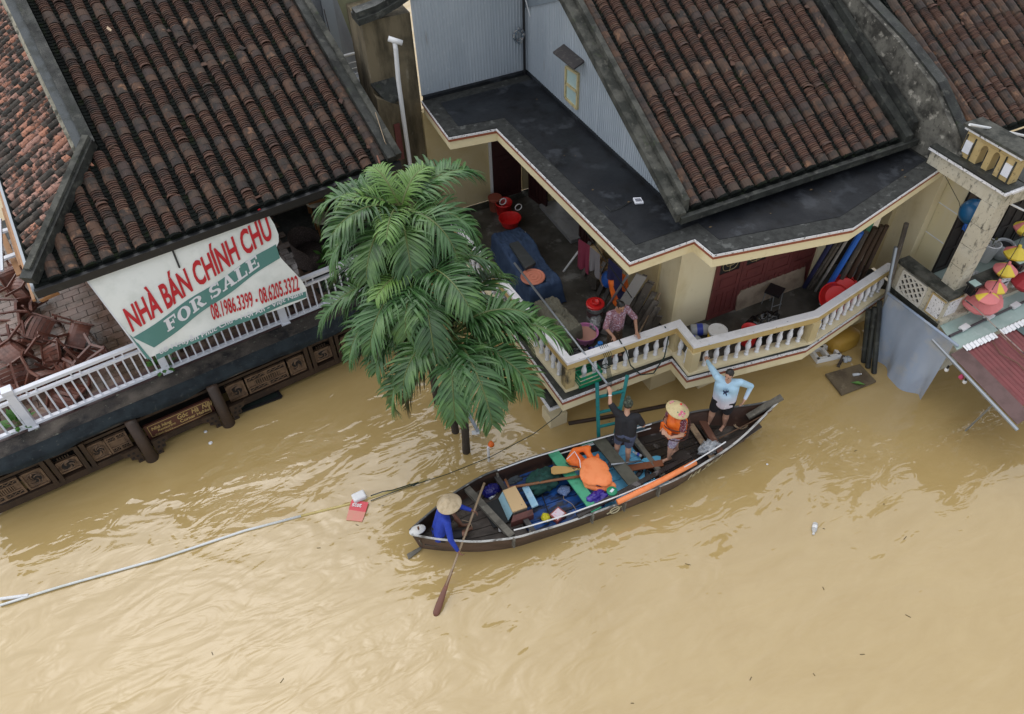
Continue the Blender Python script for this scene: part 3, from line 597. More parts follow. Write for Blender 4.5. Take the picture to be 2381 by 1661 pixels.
# balustrade
def bw(c,s,name,m): return MB().box(c,s).build(name,m,RT)
bw((12.82,7.45,2.1),(.22,1.3,.66),'balustrade_side',crm_m); bw((12.81,7.45,2.47),(.32,1.4,.07),'balustrade_cap',barge_m); bw((12.8,7.45,1.74),(.3,1.4,.1),'balustrade_base',conc_m)
bw((15.6,6.93,2.1),(5.3,.22,.66),'balustrade_front',crm_m); bw((15.7,6.92,2.47),(5.6,.3,.06),'balustrade_cap',barge_m); bw((15.6,6.9,1.74),(5.6,.32,.09),'balustrade_base',whp_m)
MB().box((12.706,7.62,2.1),(.008,.62,.5)).build('painted_lattice_shade',shade_m,RT)  # flat near-black plate paints the shade behind the lattice
for k in range(-3,4):
    for s in (1,-1):
        y0=7.62+k*.16-.25*s; a=np.array((12.69,y0,1.85)); b=np.array((12.69,y0+.5*s,2.35))
        lo,hi=7.32,7.92; 
        t0=max(0,min((lo-a[1])/(b[1]-a[1]),(hi-a[1])/(b[1]-a[1]))); t1=min(1,max((lo-a[1])/(b[1]-a[1]),(hi-a[1])/(b[1]-a[1])))
        if t1>t0+.05: MB().beam(a+(b-a)*t0,a+(b-a)*t1,.035,.04+.004*s,(1,0,0)).build('lattice_bar',mat('lattice_white',(.6,.58,.52),[((.1,.1,.08),12,.6,.68,.8)],.8) if 'lattice_white' not in MATS else MATS['lattice_white'],RT)
for a,b in (((12.69,7.3,1.84),(12.69,7.94,1.84)),((12.69,7.3,2.36),(12.69,7.94,2.36)),((12.69,7.31,1.86),(12.69,7.31,2.34)),((12.69,7.93,1.86),(12.69,7.93,2.34))): MB().beam(a,b,.045,.05).build('lattice_frame',MATS['lattice_white'],RT)
for c,s in (((12.7,6.98,2.1),(.03,.3,.46)),((12.98,6.81,2.1),(.34,.03,.46))): bw(c,s,'corner_plaque',whp_m)
for c,s in (((12.695,6.98,2.345),(.03,.36,.03)),((12.695,6.98,1.855),(.03,.36,.03)),((12.695,7.145,2.1),(.03,.03,.46)),((12.98,6.805,2.345),(.4,.03,.03))): bw(c,s,'plaque_frame',och_m)
for i in range(6):
    x=13.75+i*.62; bw((x,6.81,2.1),(.4,.02,.44),'front_plaque',whp_m)
    m=MB(); 
    for dz in (-.1,0,.1): m.box((x,6.795,2.1+dz),(.22,.012,.035))
    m.box((x-.1,6.794,2.1),(.03,.012,.22)); m.build('fret_pattern',conc_m,RT)
# pillar in courses
for k in range(4):
    z0=2.5+k*.5; MB().box((13.1,7.07,z0+.25),(.34,.34,.488)).build('pillar_block',crm_m,RT)
MB().box((13.1,7.07,3.5),(.31,.31,1.98)).build('pillar_core',conc_m,RT)
bw((13.1,7.75,4.67),(.3,1.7,.34),'lintel',crm_m); bw((15.8,7.02,4.66),(5.1,.26,.34),'lintel',crm_m)
bw((13.08,7.72,4.86),(.42,1.8,.05),'lintel_moulding',whp_m); bw((15.8,7.0,4.87),(5.6,.4,.05),'lintel_moulding',whp_m)
bw((13.12,7.74,4.905),(.5,1.76,.03),'parapet_ledge',conc_m); bw((15.9,7.1,4.906),(5,.5,.03),'parapet_ledge',conc_m)
# parapet with two arched slots
P=MB(); u0,u1=13.1,13.3
def pb(v0,v1,z0,z1): P.box(((u0+u1)/2,(v0+v1)/2,(z0+z1)/2),(u1-u0,v1-v0,z1-z0))
for v0,v1 in ((7.0,7.36),(7.5,7.62),(7.76,8.14)): pb(v0,v1,4.92,5.36)
pb(7.0,8.14,5.365,5.45)
for vc in (7.43,7.69):
    for i in range(6):
        a0,a1=math.pi*i/6,math.pi*(i+1)/6; y0,y1=vc-.07*math.cos(a0),vc-.07*math.cos(a1)
        P.slab([(u0,y0,5.25+.09*math.sin(a0)),(u0,y1,5.25+.09*math.sin(a1)),(u0,y1,5.362),(u0,y0,5.362)],(u1-u0,0,0))
P.build('parapet',och_m,RT); bw((13.2,7.57,5.48),(.34,1.24,.05),'parapet_moulding',whp_m); bw((13.25,7.57,5.53),(.48,1.34,.05),'parapet_coping',barge_m)
for vc in (7.14,8.02): bw((13.09,vc,5.14),(.025,.15,.24),'parapet_plaque',wht_m)
for vc in (7.05,7.24,7.92,8.11): bw((13.092,vc,5.14),(.025,.025,.44),'plaque_moulding',barge_m)
# tiled roof of the right hand house
roof(RT,(13.62,8.2,5.15),(1,0,0),nrm((0,1,.5)),24,.27,9.5,lambda a,s:a<6.5,9,.038,2,.16,tile_m,cover_m,lambda c:.5+.2*math.sin(c*1.9),rr=.1,hh=.09,nmax=290,seed=12,solid=(0,))
MB().slab([(13.4,8.15,5.05),(20,8.15,5.05),(20,18,9.97),(13.4,18,9.97)],(0,0,.05)).build('roof_deck',trough_m,RT)
MB().tube([(12.663,7.9,5.785),(13.274,7.9,5.55),(14.477,7.9,5.056)],.025,8).build('roof_pipe',wpl_m,RT)
# ------------------------------------------------------------------ awning over the street
AW=thing('awning','flat green and maroon corrugated awning on the right with brown edge strip','awning',(14,5.5,1.6))
teal_m=mat('pale_green_sheet',(.36,.47,.44),[((.25,.36,.33),2.2,.45,.62,.6),((.5,.58,.56),6,.6,.7,.5)],.45)
mar_m=mat('maroon_sheet',(.2,.045,.048),[((.13,.03,.03),3,.45,.6,.6),((.27,.09,.09),5,.6,.72,.4)],.5)
MB().slab([(12.5,6.06,1.74),(18.5,6.2,1.74),(18.5,6.78,1.78),(12.72,6.78,1.78)],(0,0,.02)).build('awning_sheet',teal_m,AW)
for k in range(5):
    m=MB(); x0=12.64+k*1.02; n=40; gap=.02
    vs=[]
    for i in range(n+1):
        x=x0+1.0*i/n; z=.014*math.sin(i/n*math.pi*2*9); vs+=[(x,4.55,1.5+z),(x,6.02,1.73+z)]
    m.add(vs,[(2*i,2*i+2,2*i+3,2*i+1) for i in range(n)]); m.build('corrugated_sheet',mar_m,AW)
    m=MB(); vs=[]
    for i in range(n+1):
        x=x0+.0+.86*i/n; z=.02*math.sin(i/n*math.pi*2*8); vs+=[(x,5.94,1.762+z),(x,6.07,1.79+z)]
    m.add(vs,[(2*i,2*i+2,2*i+3,2*i+1) for i in range(n)]); m.build('silver_flashing',mat('crimped_silver',(.7,.71,.73),[((.4,.4,.42),16,.55,.65,.6)],.35,metal=.5) if k==0 else MATS['crimped_silver'],AW)
MB().slab([(12.32,6.04,1.72),(12.68,6.04,1.745),(12.66,4.3,1.5),(12.28,4.28,1.46)],(0,0,.012)).build('edge_tarpaulin',mat('brown_canvas',(.14,.085,.08),[((.09,.055,.05),4,.45,.6,.7)],.75,bump=.3,bs=8),AW)
MB().tube([(12.3,6.5,1.74),(12.27,5.4,1.58),(12.22,4.2,1.42)],.035,10).build('edge_pipe',grey_m,AW)
MB().tube([(12.6,6.38,1.81),(18,6.5,1.81)],.028,8).build('ridge_pipe',mat('dark_steel',(.06,.05,.055),(),.5),AW)
for x in (13.05,13.75,14.5,15.2): MB().box((x,6.42,1.83),(.22,.12,.05),.1).build('pipe_clip',wpl_m,AW)
MB().tube([(13.3,4.95,1.6),(15,5.05,1.6)],.03,8).build('cross_bar',MATS['dark_steel'],AW)
MB().tube([(12.45,4.4,1.4),(15,4.6,1.46)],.025,8).build('front_bar',grey_m,AW)
MB().tube([(13.3,5.9,1.76),(13.2,5.6,1.73),(13.35,5.3,1.68),(13.3,5.0,1.66),(13.45,4.8,1.6),(13.35,4.5,1.55)],.012,5).build('loose_cord',mat('brown_cord',(.16,.09,.06),(),.9),AW)
MB().slab([(14.0,6.08,1.765),(14.18,6.08,1.765),(14.3,5.5,1.68),(14.1,5.5,1.68)],(0,0,.006)).build('grey_patch',mat('slate_patch',(.09,.13,.13),(),.6),AW)
# ------------------------------------------------------------------ clear plastic sheet hanging to the water
ps=mat('cloudy_plastic',(.4,.5,.68),[((.33,.42,.56),1.5,.45,.62,.7,(1,1,.4)),((.62,.6,.54),1.1,.55,.7,.6)],.2,alpha=.68)
def sheet(a,b):
    v=7.92-1.72*a; q=.045*math.sin(a*11+b*1.5)*b+.03*math.sin(a*23-b*3)*b+.16*b*b*max(0,math.sin((a-.45)*7)); 
    return (12.5+.05*a-q,v+.12*b*(1-a)*.5+.04*math.sin(a*14)*b,1.79-(1.82+.02*math.sin(a*8))*b)
s=MB().grid(sheet,40,24); s.tube([(12.47,7.95,1.8),(12.55,6.1,1.8)],.03,8)
solo(s,'plastic_sheet',ps,'cloudy translucent plastic sheet hanging from the balcony down into the water','plastic sheet',smooth=True)
# ================================================================== things behind, at the top of the picture
BW=thing('stained_building','brown water stained rendered building with dark coping in the alley','building',(4.5,16.4,0))
bw_m=mat('brown_streaked_render',(.16,.13,.08),[((.05,.04,.022),2.4,.42,.6,.95,(1,1,.22)),((.3,.27,.2),5,.6,.72,.6,(1,1,.25)),((.02,.02,.012),1.4,.55,.75,.8)],.9,bump=.3)
MB().box((4.49,16.4,3.2),(1.06,1.1,6.5)).build('wall',bw_m,BW)
cp=MB()
for (a,za),(b,zb) in (((3.86,6.46),(4.3,6.52)),((4.3,6.52),(4.75,6.66)),((4.75,6.66),(5.2,6.85))):
    cp.slab([(a,15.7,za),(b,15.7,zb),(b,15.7,zb+.12),(a,15.7,za+.12)],(0,.5,0)); cp.slab([(a,15.78,za+.121),(b,15.78,zb+.121),(b,15.78,zb+.24),(a,15.78,za+.24)],(0,.3,0))
cp.build('coping',conc_m,BW)
MB().slab([(3.93,15.84,5.14),(4.48,15.84,5.16),(4.54,15.62,4.8),(4.2,15.6,4.7)],(0,0,-.06)).build('mossy_hood',conc_m,BW)
MB().slab([(3.95,15.6,.0),(4.45,15.6,.0),(4.45,15.6,4.6),(3.95,15.6,4.9)],(0,.23,0)).build('buttress',bw_m,BW)
MB().box((4.3,15.57,3.75),(.14,.04,.9)).build('red_shutter',bwood_m,BW)
solo(MB().tube([(4.47,15.5,2.2),(4.46,15.48,3.2),(4.45,15.46,4.3),(4.45,15.44,5.3),(4.48,15.42,5.95),(4.48,15.42,6.1)],.05,12).tube([(4.36,15.44,6.2),(4.62,15.36,6.08)],.056,12),'drainpipe',wpl_m,'white plastic drainpipe with a tee on top rising beside the brown wall','drainpipe',smooth=True)
GB=thing('grey_building','pale grey rendered building with narrow windows and white railing behind the tiled roof','building',(3.7,19.5,0))
gb_m=mat('pale_grey_render',(.3,.32,.35),[((.2,.21,.24),2,.5,.65,.6,(1,1,.3)),((.38,.4,.42),1,.5,.7,.5)],.8)
MB().box((3.4,19.8,3.1),(2.6,1.6,7.2)).build('wall',gb_m,GB)
MB().box((3.98,18.95,5),(.28,.12,3.4)).build('wall_pilaster',mat('grey_blue_panel',(.33,.37,.42),(),.6),GB)
for x in (3.28,3.54):
    w0=MB(); w0.box((x,18.98,5.85),(.15,.05,.75)); w0=w0.build('window_frame',gb_m,GB); MB().box((x,18.955,5.85),(.1,.01,.68)).build('window_pane',blk_m,w0)
for i,z in enumerate((4.66,4.45,4.3,4.15,4.02)): MB().tube([(3.3,18.4,z),(4.35,18.4,z+.03)],.035 if i==0 else .012,8).build('railing_bar',wpl_m,GB)
MB().tube([(3.78,18.42,3.7),(3.78,18.42,4.66)],.02,6).build('railing_post',wpl_m,GB)
MB().box((3.8,18.7,3.85),(1.2,.6,.2)).build('balcony_slab',gb_m,GB)
MB().box((4.0,18.4,3.2),(.9,.2,1.2)).build('opening_shade_block',shade_m,GB)  # dark block painted as a shaded opening, no real hole
MB().slab([(3.75,17.9,3.95),(4.2,17.5,3.2),(4.0,17.3,3.1),(3.6,17.6,3.9)],(0,0,.03)).build('grey_sheet',mat('grey_slats',(.26,.26,.25),(),.8),GB)
MB().tube([(3.75,18.3,5.9),(3.78,18.1,4.7),(4.23,17.6,3.55)],.012,5).build('stay_wire',MATS['dark_steel'],GB)
def olive(a,b): return (3.77+.47*b+.9*a+.02*math.sin(a*20+b*3),17.0+.05*math.sin(a*16+b*2)*b,6.7-2.6*b+.3*a)
solo(MB().grid(olive,24,14),'olive_tarpaulin',mat('olive_canvas',(.2,.2,.12),[((.13,.13,.075),2.4,.42,.6,.8,(1,1,.3))],.85),'large olive green tarpaulin hanging in folds behind the brown wall','tarpaulin',smooth=True)

# ================================================================== palms standing in the flood
leaf_m=mat('palm_leaflet',(.05,.125,.036),[((.095,.19,.045),1.8,.48,.62,.8),((.022,.065,.022),3,.5,.68,.6)],.36,rand=.25,spec=.5)
tip_m=mat('young_palm_leaflet',(.13,.24,.05),[((.08,.19,.04),3,.45,.65,.7)],.45); dead_m=mat('dying_palm_leaflet',(.16,.11,.045),[((.06,.09,.03),2.5,.42,.6,.9)],.7)
trunk_m=mat('palm_trunk_bark',(.04,.03,.022),[((.09,.085,.07),12,.58,.68,.7),((.035,.06,.02),3,.6,.72,.6)],.85,bump=.4)
rach_m=mat('frond_stalk',(.12,.15,.045),[((.08,.11,.03),4,.5,.65,.6)],.5)
def frond(root,base,az,el,L,curl,seed,m=leaf_m,lw=.05,ll=.6,n=46):
    rg=random.Random(seed); base=np.array(base,float); hd=np.array((math.cos(az),math.sin(az),0)); pts=[base]; e=el; k=16
    for i in range(k):
        t=(i+1)/k; e=el-curl*t**1.25; d=hd*math.cos(e)+np.array((0,0,math.sin(e))); pts.append(pts[-1]+d*L/k)
    pts=np.array(pts); side=np.array((-math.sin(az),math.cos(az),0))
    st=MB().tube(pts,[.024*(1-.82*i/k)+.003 for i in range(k+1)],5); lf=MB()
    for i in range(n):
        t=.16+.84*i/(n-1); x=t*k; a=min(int(x),k-1); p=pts[a]+(pts[a+1]-pts[a])*(x-a); tg=nrm(pts[a+1]-pts[a]); up=nrm(np.cross(side,tg)); up=up if up[2]>-.2 or True else -up
        if np.dot(np.cross(tg,side),(0,0,1))>=0: upv=np.cross(tg,side)
        else: upv=-np.cross(tg,side)
        ln=ll*(math.sin(math.pi*(.12+.8*t))**.55)*rg.uniform(.86,1.1)
        for s in (-1,1):
            fw=.4+.7*t+rg.uniform(-.25,.25); vee=.62-.35*t+rg.uniform(-.35,.3)
            d=nrm(side*s+tg*fw+upv*vee); q=p.copy(); seg=5; wv=nrm(np.cross(d,upv)); vs=[]; bendr=rg.uniform(.7,2.6)
            for j in range(seg+1):
                f=j/seg; wd=lw*rg.uniform(.92,1.05)*(1-.9*f**2.2)*(.45+1.3*min(f*3,1)*.55)
                nv=nrm(np.cross(d,wv)); vs+=[q-wv*wd*.5+nv*.0,q+nv*wd*.16,q+wv*wd*.5]
                d=nrm(d+np.array((0,0,-1))*(.07+.5*f*f*bendr)*1.0); q=q+d*ln/seg
            fs=[]
            for j in range(seg):
                o=3*j; fs+=[(o,o+1,o+4,o+3),(o+1,o+2,o+5,o+4)]
            lf.add(vs,fs)
    o=lf.build('frond',m,root,True); st.build('frond_stalk',rach_m,o)
def palm(x,y,h,lean,label,specs,seed):
    t=thing('palm_tree',label,'palm tree',(x,y,0),0,'palms standing in the flood')
    top=np.array((x+lean[0],y+lean[1],h)); pts=[np.array((x,y,-.8))+(top-np.array((x,y,-.8)))*k/14+np.array((0,0,0)) for k in range(15)]
    pts=[p+np.array((lean[2]*math.sin(k/14*math.pi),0,0)) for k,p in enumerate(pts)]
    MB().tube(pts,[.086-.024*k/14+(.006 if k%2 else 0) for k in range(15)],12).build('trunk',trunk_m,t,True)
    MB().tube([top+np.array((0,0,-.35)),top+np.array((0,0,-.1)),top+np.array((0,0,.12))],[.06,.085,.04],10).build('crown_shaft',rach_m,t,True)
    for i,(az,el,L,cu) in enumerate(specs): frond(t,top+np.array((0,0,.02*i/len(specs))),math.radians(az),math.radians(el),L,math.radians(cu),seed*100+i)
    return t,top
def ring(n,seed,el=(8,52),L=(1.5,2.0),cu=(60,105),a0=0):
    rg=random.Random(seed); return [(a0+i*360/n*1.0+rg.uniform(-13,13),rg.uniform(*el) if i%2 else rg.uniform(el[0]-15,el[0]+22),rg.uniform(*L),rg.uniform(*cu)) for i in range(n)]
t1,_=palm(3.02,9.43,3.45,(.06,.05,.06),'lowest and nearest of the three palms, thick dark trunk bare at the water',ring(12,21,el=(18,62),L=(1.7,2.1),cu=(85,130),a0=8),1)
t2,_=palm(3.08,10.0,4.3,(-.2,.25,.04),'middle palm of the three, trunk close behind the nearest one',ring(12,22,el=(20,66),L=(1.5,1.95),cu=(85,135),a0=20),2)
t3,_=palm(3.03,10.97,5.1,(-.12,.1,.03),'tallest palm at the back with pale young leaves at its heart',ring(13,23,el=(25,70),L=(1.5,1.9),cu=(85,135),a0=3),3)
for k,(t,c) in enumerate(((t2,(2.88,10.25,4.33)),(t3,(2.91,11.07,5.13)))):
    for i in range(4): frond(t,c,math.radians(70*i+30*k),math.radians(72-6*i),1.0+.1*i,math.radians(80),900+10*k+i,tip_m,.03,.42,36)
for az_,el_,L_,cu_ in ((-25,34,2.3,85),(-52,10,2.0,75),(-2,5,1.9,75),(152,22,2.2,85)): frond(t1,(3.06,9.48,3.4),math.radians(az_),math.radians(el_),L_,math.radians(cu_),int(950+az_))
for az_,el_,L_,cu_ in ((165,22,2.35,90),(140,34,2.1,95),(188,6,2.1,78)): frond(t2,(2.9,10.22,4.2),math.radians(az_),math.radians(el_),L_,math.radians(cu_),int(700+az_))
frond(t1,(3.05,9.48,3.3),math.radians(186),math.radians(-12),1.75,math.radians(78),990,dead_m,.03,.5,46)
frond(t1,(3.05,9.48,3.35),math.radians(-60),math.radians(-5),1.6,math.radians(70),991)
frond(t2,(2.9,10.2,4.1),math.radians(205),math.radians(0),1.9,math.radians(75),992)

from mathutils import noise as mnoise
# ================================================================== the wooden boat
ST=np.array([(1.27,7.78,.05,.58),(1.6,7.73,.25,.55),(2.3,7.68,.59,.5),(3,7.64,.78,.47),(4,7.57,.83,.44),(5.15,7.46,.8,.44),(6.48,7.32,.71,.5),(7.6,7.25,.55,.62),(8.0,7.19,.42,.69),(8.5,7.12,.22,.8),(8.75,7.09,.12,.87),(9.02,7.05,.03,.99)])
def bst(u): return [float(np.interp(u,ST[:,0],ST[:,k])) for k in (1,2,3)]
us=np.linspace(1.27,9.02,60)
_sm=np.array([[u]+bst(u) for u in us]); 
for _ in range(2): _sm[1:-1,1:]=(_sm[:-2,1:]+2*_sm[1:-1,1:]+_sm[2:,1:])/4
def bs_(u): return [float(np.interp(u,_sm[:,0],_sm[:,k])) for k in (1,2,3)]
BT=thing('wooden_boat','long dark wooden rowing boat with pale gunwale, loaded with gear and people','boat',(5.2,7.45,0))
hull_m=mat('brown_boat_hull',(.1,.06,.045),[((.04,.025,.018),2.5,.45,.62,.8,(.2,1,1)),((.2,.15,.11),14,.63,.7,.5)],.55,bump=.2)
bin_m=mat('dark_boat_timber',(.085,.07,.06),[((.018,.015,.013),2.2,.42,.6,.9,(.35,1,1)),((.15,.13,.115),5,.57,.7,.65,(.4,1,1))],.5,rlo=.25,bump=.3)
gun_m=mat('worn_white_gunwale',(.5,.5,.48),[((.09,.085,.075),5,.46,.6,.9,(.5,1,1)),((.62,.62,.6),16,.58,.66,.6)],.6); ggrey_m=mat('grey_boat_timber',(.15,.14,.115),[((.06,.055,.045),5,.45,.62,.8,(.3,1,1)),((.25,.24,.2),12,.6,.7,.5)],.75,bump=.3)
def hull_pt(u,a,b,d=0,f0=0,s=-1):
    """point on the hull skin: a = share of the half width, b = share of the sheer height; the ends rake inward below the gunwale"""
    c,w,z=bs_(u); k=max(0,z-.47); du=-1.2*k*(1-b)*(1 if u>5 else -.8); u2=u+du
    fl=1-1.35*k*(1-b)*(1 if u>5 else .6)
    return (u2,c+s*(w*a*fl+f0),z*b+d)
def shell(f0,rows,flip,name,m):
    vs=[];fs=[];k=len(rows)*2-1
    for u in us:
        vs+=[hull_pt(u,a,b,d,f0,-1) for a,b,d in rows]+[hull_pt(u,a,b,d,f0,1) for a,b,d in rows[::-1]][1:]
    fs=[(i*k+j,i*k+j+1,(i+1)*k+j+1,(i+1)*k+j) for i in range(len(us)-1) for j in range(k-1)]
    if flip: fs=[f[::-1] for f in fs]
    return MB().add(vs,fs).build(name,m,BT,True)
shell(0,[(1,1,0),(.97,.5,0),(.9,0,0),(.6,0,-.2),(0,0,-.28)],False,'hull',hull_m)
shell(-.035,[(1,1,-.01),(.94,.6,0),(.88,.3,0),(.8,0,.12),(0,0,.1)],True,'hull_lining',mat('oily_brown_lining',(.06,.03,.02),[((.02,.014,.011),3,.45,.62,.85,(.25,1,1)),((.14,.09,.06),8,.6,.72,.5)],.45,bump=.2))
for s in (-1,1):
    MB().tube([(u,bs_(u)[0]+s*(bs_(u)[1]+.0),bs_(u)[2]+.012) for u in us],.023,6,flat=.8).build('gunwale',gun_m if s<0 else mat('dark_gunwale',(.1,.1,.095),[((.4,.4,.38),9,.58,.66,.8,(.4,1,1))],.65),BT)
    for lo,hi,dz,m in ((3.0,7.6,.13,grey_m),) if s<0 else ((3.3,6.6,.12,grey_m),(4.6,6.6,-.02,grey_m)):
        q=np.linspace(lo,hi,24); MB().tube([(u,bs_(u)[0]+s*(bs_(u)[1]-.09),bs_(u)[2]+dz) for u in q],.014,7).build('side_rail',wpl_m,BT)
def plank(a,b,w,h,m,name,lab=None): 
    o=MB().beam(a,b,w,h).build(name,m,BT)
    if lab: o['label']=lab
    return o
def cross(u0,u1,z,wd,h,m,name,k=.93,lab=None):
    c0,w0,_=bs_(u0); c1,w1,_=bs_(u1); return plank((u0,c0+w0*k,z),(u1,c1-w1*k,z),wd,h,m,name,lab)
# decks
def deck(u0,u1,z,n,m,name,k=.86):
    for i in range(n):
        t0=-1+2*i/n; t1=-1+2*(i+1)/n; vs=[];us_=np.linspace(u0,u1,12)
        d=MB(); top=[]; 
        for u in us_:
            c,w,_=bs_(u); vs+=[(u,c+w*k*(t0+.012),z),(u,c+w*k*(t1-.012),z),(u,c+w*k*(t0+.012),z-.03),(u,c+w*k*(t1-.012),z-.03)]
        fs=[]
        for j in range(11):
            o=4*j; fs+=[(o,o+4,o+5,o+1),(o+2,o+3,o+7,o+6),(o,o+2,o+6,o+4),(o+1,o+5,o+7,o+3)]
        fs+=[(0,1,3,2),(44,46,47,45)]; d.add(vs,fs).build(name,m,BT)
dk_blue=mat('deep_blue_boards',(.008,.075,.3),[((.006,.008,.014),6,.46,.56,.93,(.3,1,1)),((.06,.06,.06),3,.6,.7,.6)],.45); lt_blue=mat('light_blue_boards',(.12,.42,.66),[((.07,.3,.5),4,.5,.68,.5),((.2,.4,.5),14,.64,.72,.5)],.5)
bowd_m=mat('black_bow_boards',(.028,.022,.02),[((.012,.01,.01),3,.42,.6,.8,(.25,1,1)),((.16,.15,.15),3.2,.6,.66,.7)],.4,rlo=.2,bump=.2)
deck(1.45,3.3,.24,6,bin_m,'stern_board'); deck(3.35,4.65,.17,5,dk_blue,'blue_floor_board'); deck(4.7,6.15,.18,5,lt_blue,'blue_floor_board'); deck(6.3,7.45,.3,6,bowd_m,'bow_board'); deck(7.55,8.75,.36,4,bin_m,'bow_board',.8)
cross(2.62,2.95,.44,.13,.09,ggrey_m,'thwart',lab='round grey thwart behind the rower'); cross(3.28,3.38,.34,.1,.06,mat('wet_dark_thwart',(.05,.047,.045),[((.12,.11,.1),6,.55,.7,.6)],.5),'thwart')
cross(4.52,4.62,.47,.22,.04,mat('green_thwart_paint',(.06,.36,.2),[((.03,.2,.11),6,.52,.66,.7),((.2,.45,.32),10,.62,.72,.5)],.5),'thwart',.97,'green painted thwart')
cross(5.5,5.6,.48,.26,.04,mat('olive_grey_thwart',(.085,.085,.065),[((.05,.05,.035),5,.45,.62,.7)],.7),'thwart',.97); cross(6.24,6.26,.3,.1,.09,ggrey_m,'thwart')
cross(7.46,7.36,.37,.12,.04,mat('light_old_plank',(.3,.21,.13),[((.12,.08,.05),5,.5,.62,.8)],.7),'thwart',.8); cross(7.7,7.55,.42,.14,.05,mat('reddish_plank',(.12,.05,.03),[((.25,.14,.09),7,.58,.68,.7)],.6),'thwart',.85)
for u in (3.3,4.5,5.5,6.3):     # ribs
    for s in (-1,1):
        c,w,z=bs_(u); MB().beam((u,c+s*(w-.05),z-.02),(u,c+s*w*.84,.18),.07,.04,(1,0,0)).build('rib',ggrey_m,BT)
for u in (2.95,4.52,5.2,5.95,):
    c,w,z=bs_(u); MB().beam((u,c-w-.025,z+.03),(u-.03,c-w-.05,z-.2),.085,.03,(1,0,0)).build('oar_bracket',ggrey_m,BT)
c,w,z=bs_(6.05); MB().box((6.05,c-w+.05,z+.05),(.26,.1,.07),-.1).build('mooring_cleat',mat('blue_grey_cleat',(.08,.15,.19),(),.6),BT); c,w,z=bs_(6.35); MB().box((6.35,c+w-.05,z+.05),(.26,.1,.07),-.1).build('mooring_cleat',MATS['blue_grey_cleat'],BT)
# stem and stern pieces
MB().beam((8.4,7.13,.72),(9.1,7.04,1.08),.12,.07).build('bow_post',ggrey_m,BT)
MB().lathe([(.02,.02),(.12,.02),(.125,.0),(.12,-.02)],(1.4,7.77,.585),16,sx=1.3,sy=.8).build('stern_cap',mat('chipped_white_cap',(.6,.6,.58),[((.3,.25,.2),7,.6,.7,.6)],.5),BT,True)
MB().tube([(1.42,7.74,.65),(1.42,7.74,.72)],.02,8).build('stern_pin',mat('rust',(.12,.05,.02),(),.9),BT)
rd=MB().tube([(1.36,7.6,.5),(1.435,7.727,0.05)],.012,6); rd.slab([(1.452,7.752,0.03),(1.36,7.675,0.03),(1.087,7.607,0),(1.096,7.724,0)],(0,0,.02)); rd.build('rudder',ggrey_m,BT)
cl_m=mat('cream_hull_lettering',(.55,.5,.32),(),.6)
lettering('HA 2410',lambda a,b:hull_pt(6.75+a,.955+.04*(.32+b*2),.3+b*2.2,0,.014),cl_m,BT,'hull_lettering',size=.26,xs=.95,bold=.006)
sy=MB(); sy.tube([hull_pt(5.02+.1*math.cos(a),.975,.6+.22*math.sin(a),0,.012) for a in [i*math.pi/10 for i in range(21)]],.014,5); sy.tube([hull_pt(4.85,.975,.5,0,.012),hull_pt(5.19,.975,.7,0,.012)],.012,5); sy.build('hull_load_mark',cl_m,BT)
c,w,z=bs_(5.2); sp=MB().box((5.25,c+w-.075,z-.02),(.3,.01,.16),-.12).build('safety_plate',mat('green_plate',(.02,.22,.1),(),.5),BT)
sl=MB(); 
for dz in (.035,-.005,-.045): sl.box((5.25,c+w-.082,z-.02+dz),(.25,.004,.018),-.12)
sl.build('plate_lettering',wht_m,sp)
# ------------------------------------------------------------------ crumpled things
def crumple(c,r,seed,amp=.3,n=30,m=18,fr=2.2,flat=True,rz=0,box=1):
    mb=MB(); off=Vector((seed*7.3,seed*3.1,seed*1.7)); mb.ell((0,0,0),(1,1,1),n,m); out=[]; cs,sn=math.cos(rz),math.sin(rz)
    for v in mb.V:
        p=Vector(v); d=1-abs(mnoise.noise(p*fr+off))*amp*2+mnoise.noise(p*fr*2.3+off)*amp*.45+mnoise.noise(p*1.1+off)*amp*.8
        q=p*d; z=q.z
        if flat and z<-.35: z=-.35+(z+.35)*.15
        if box!=1:
            q=Vector([math.copysign(abs(k_)**box,k_) for k_ in q]); z=q.z
        x,y=q.x*r[0],q.y*r[1]; out.append((c[0]+x*cs-y*sn,c[1]+x*sn+y*cs,c[2]+z*r[2]))
    mb.V=out; return mb
def cap(mb,p0,p1,r0,r1,n=12):
    p0=np.asarray(p0,float); p1=np.asarray(p1,float); d=nrm(p1-p0); pts=[];rr=[]
    for k in range(5):
        a=math.pi/2*(k/4); pts.append(p0-d*r0*math.cos(a)*.999); rr.append(max(r0*math.sin(a),.0008))
    for k in range(1,5):
        a=math.pi/2*(k/4); pts.append(p1+d*r1*math.sin(a)*.999 if k else p1); rr.append(max(r1*math.cos(a),.0008))
    pts.insert(5,p1); rr.insert(5,r1)
    return mb.tube(pts,rr,n)
def skin(mb,name,m,parent,voxel=.01,it=4,smooth=True):
    """fuse overlapping closed volumes into one continuous surface"""
    me=mb.mesh(name,m); o=bpy.data.objects.new(name,me); COL.objects.link(o)
    md=o.modifiers.new('remesh','REMESH'); md.mode='VOXEL'; md.voxel_size=voxel
    sm=o.modifiers.new('smooth','SMOOTH'); sm.iterations=it; sm.factor=.5
    dg=bpy.context.evaluated_depsgraph_get(); nm=bpy.data.meshes.new_from_object(o.evaluated_get(dg)); bpy.data.objects.remove(o); bpy.data.meshes.remove(me)
    nm.name=name
    if not nm.materials: nm.materials.append(m)
    nm.polygons.foreach_set('use_smooth',[True]*len(nm.polygons))
    if parent is not None: nm.transform(WM[parent.name].inverted())
    q=bpy.data.objects.new(name,nm); return link(q,parent)
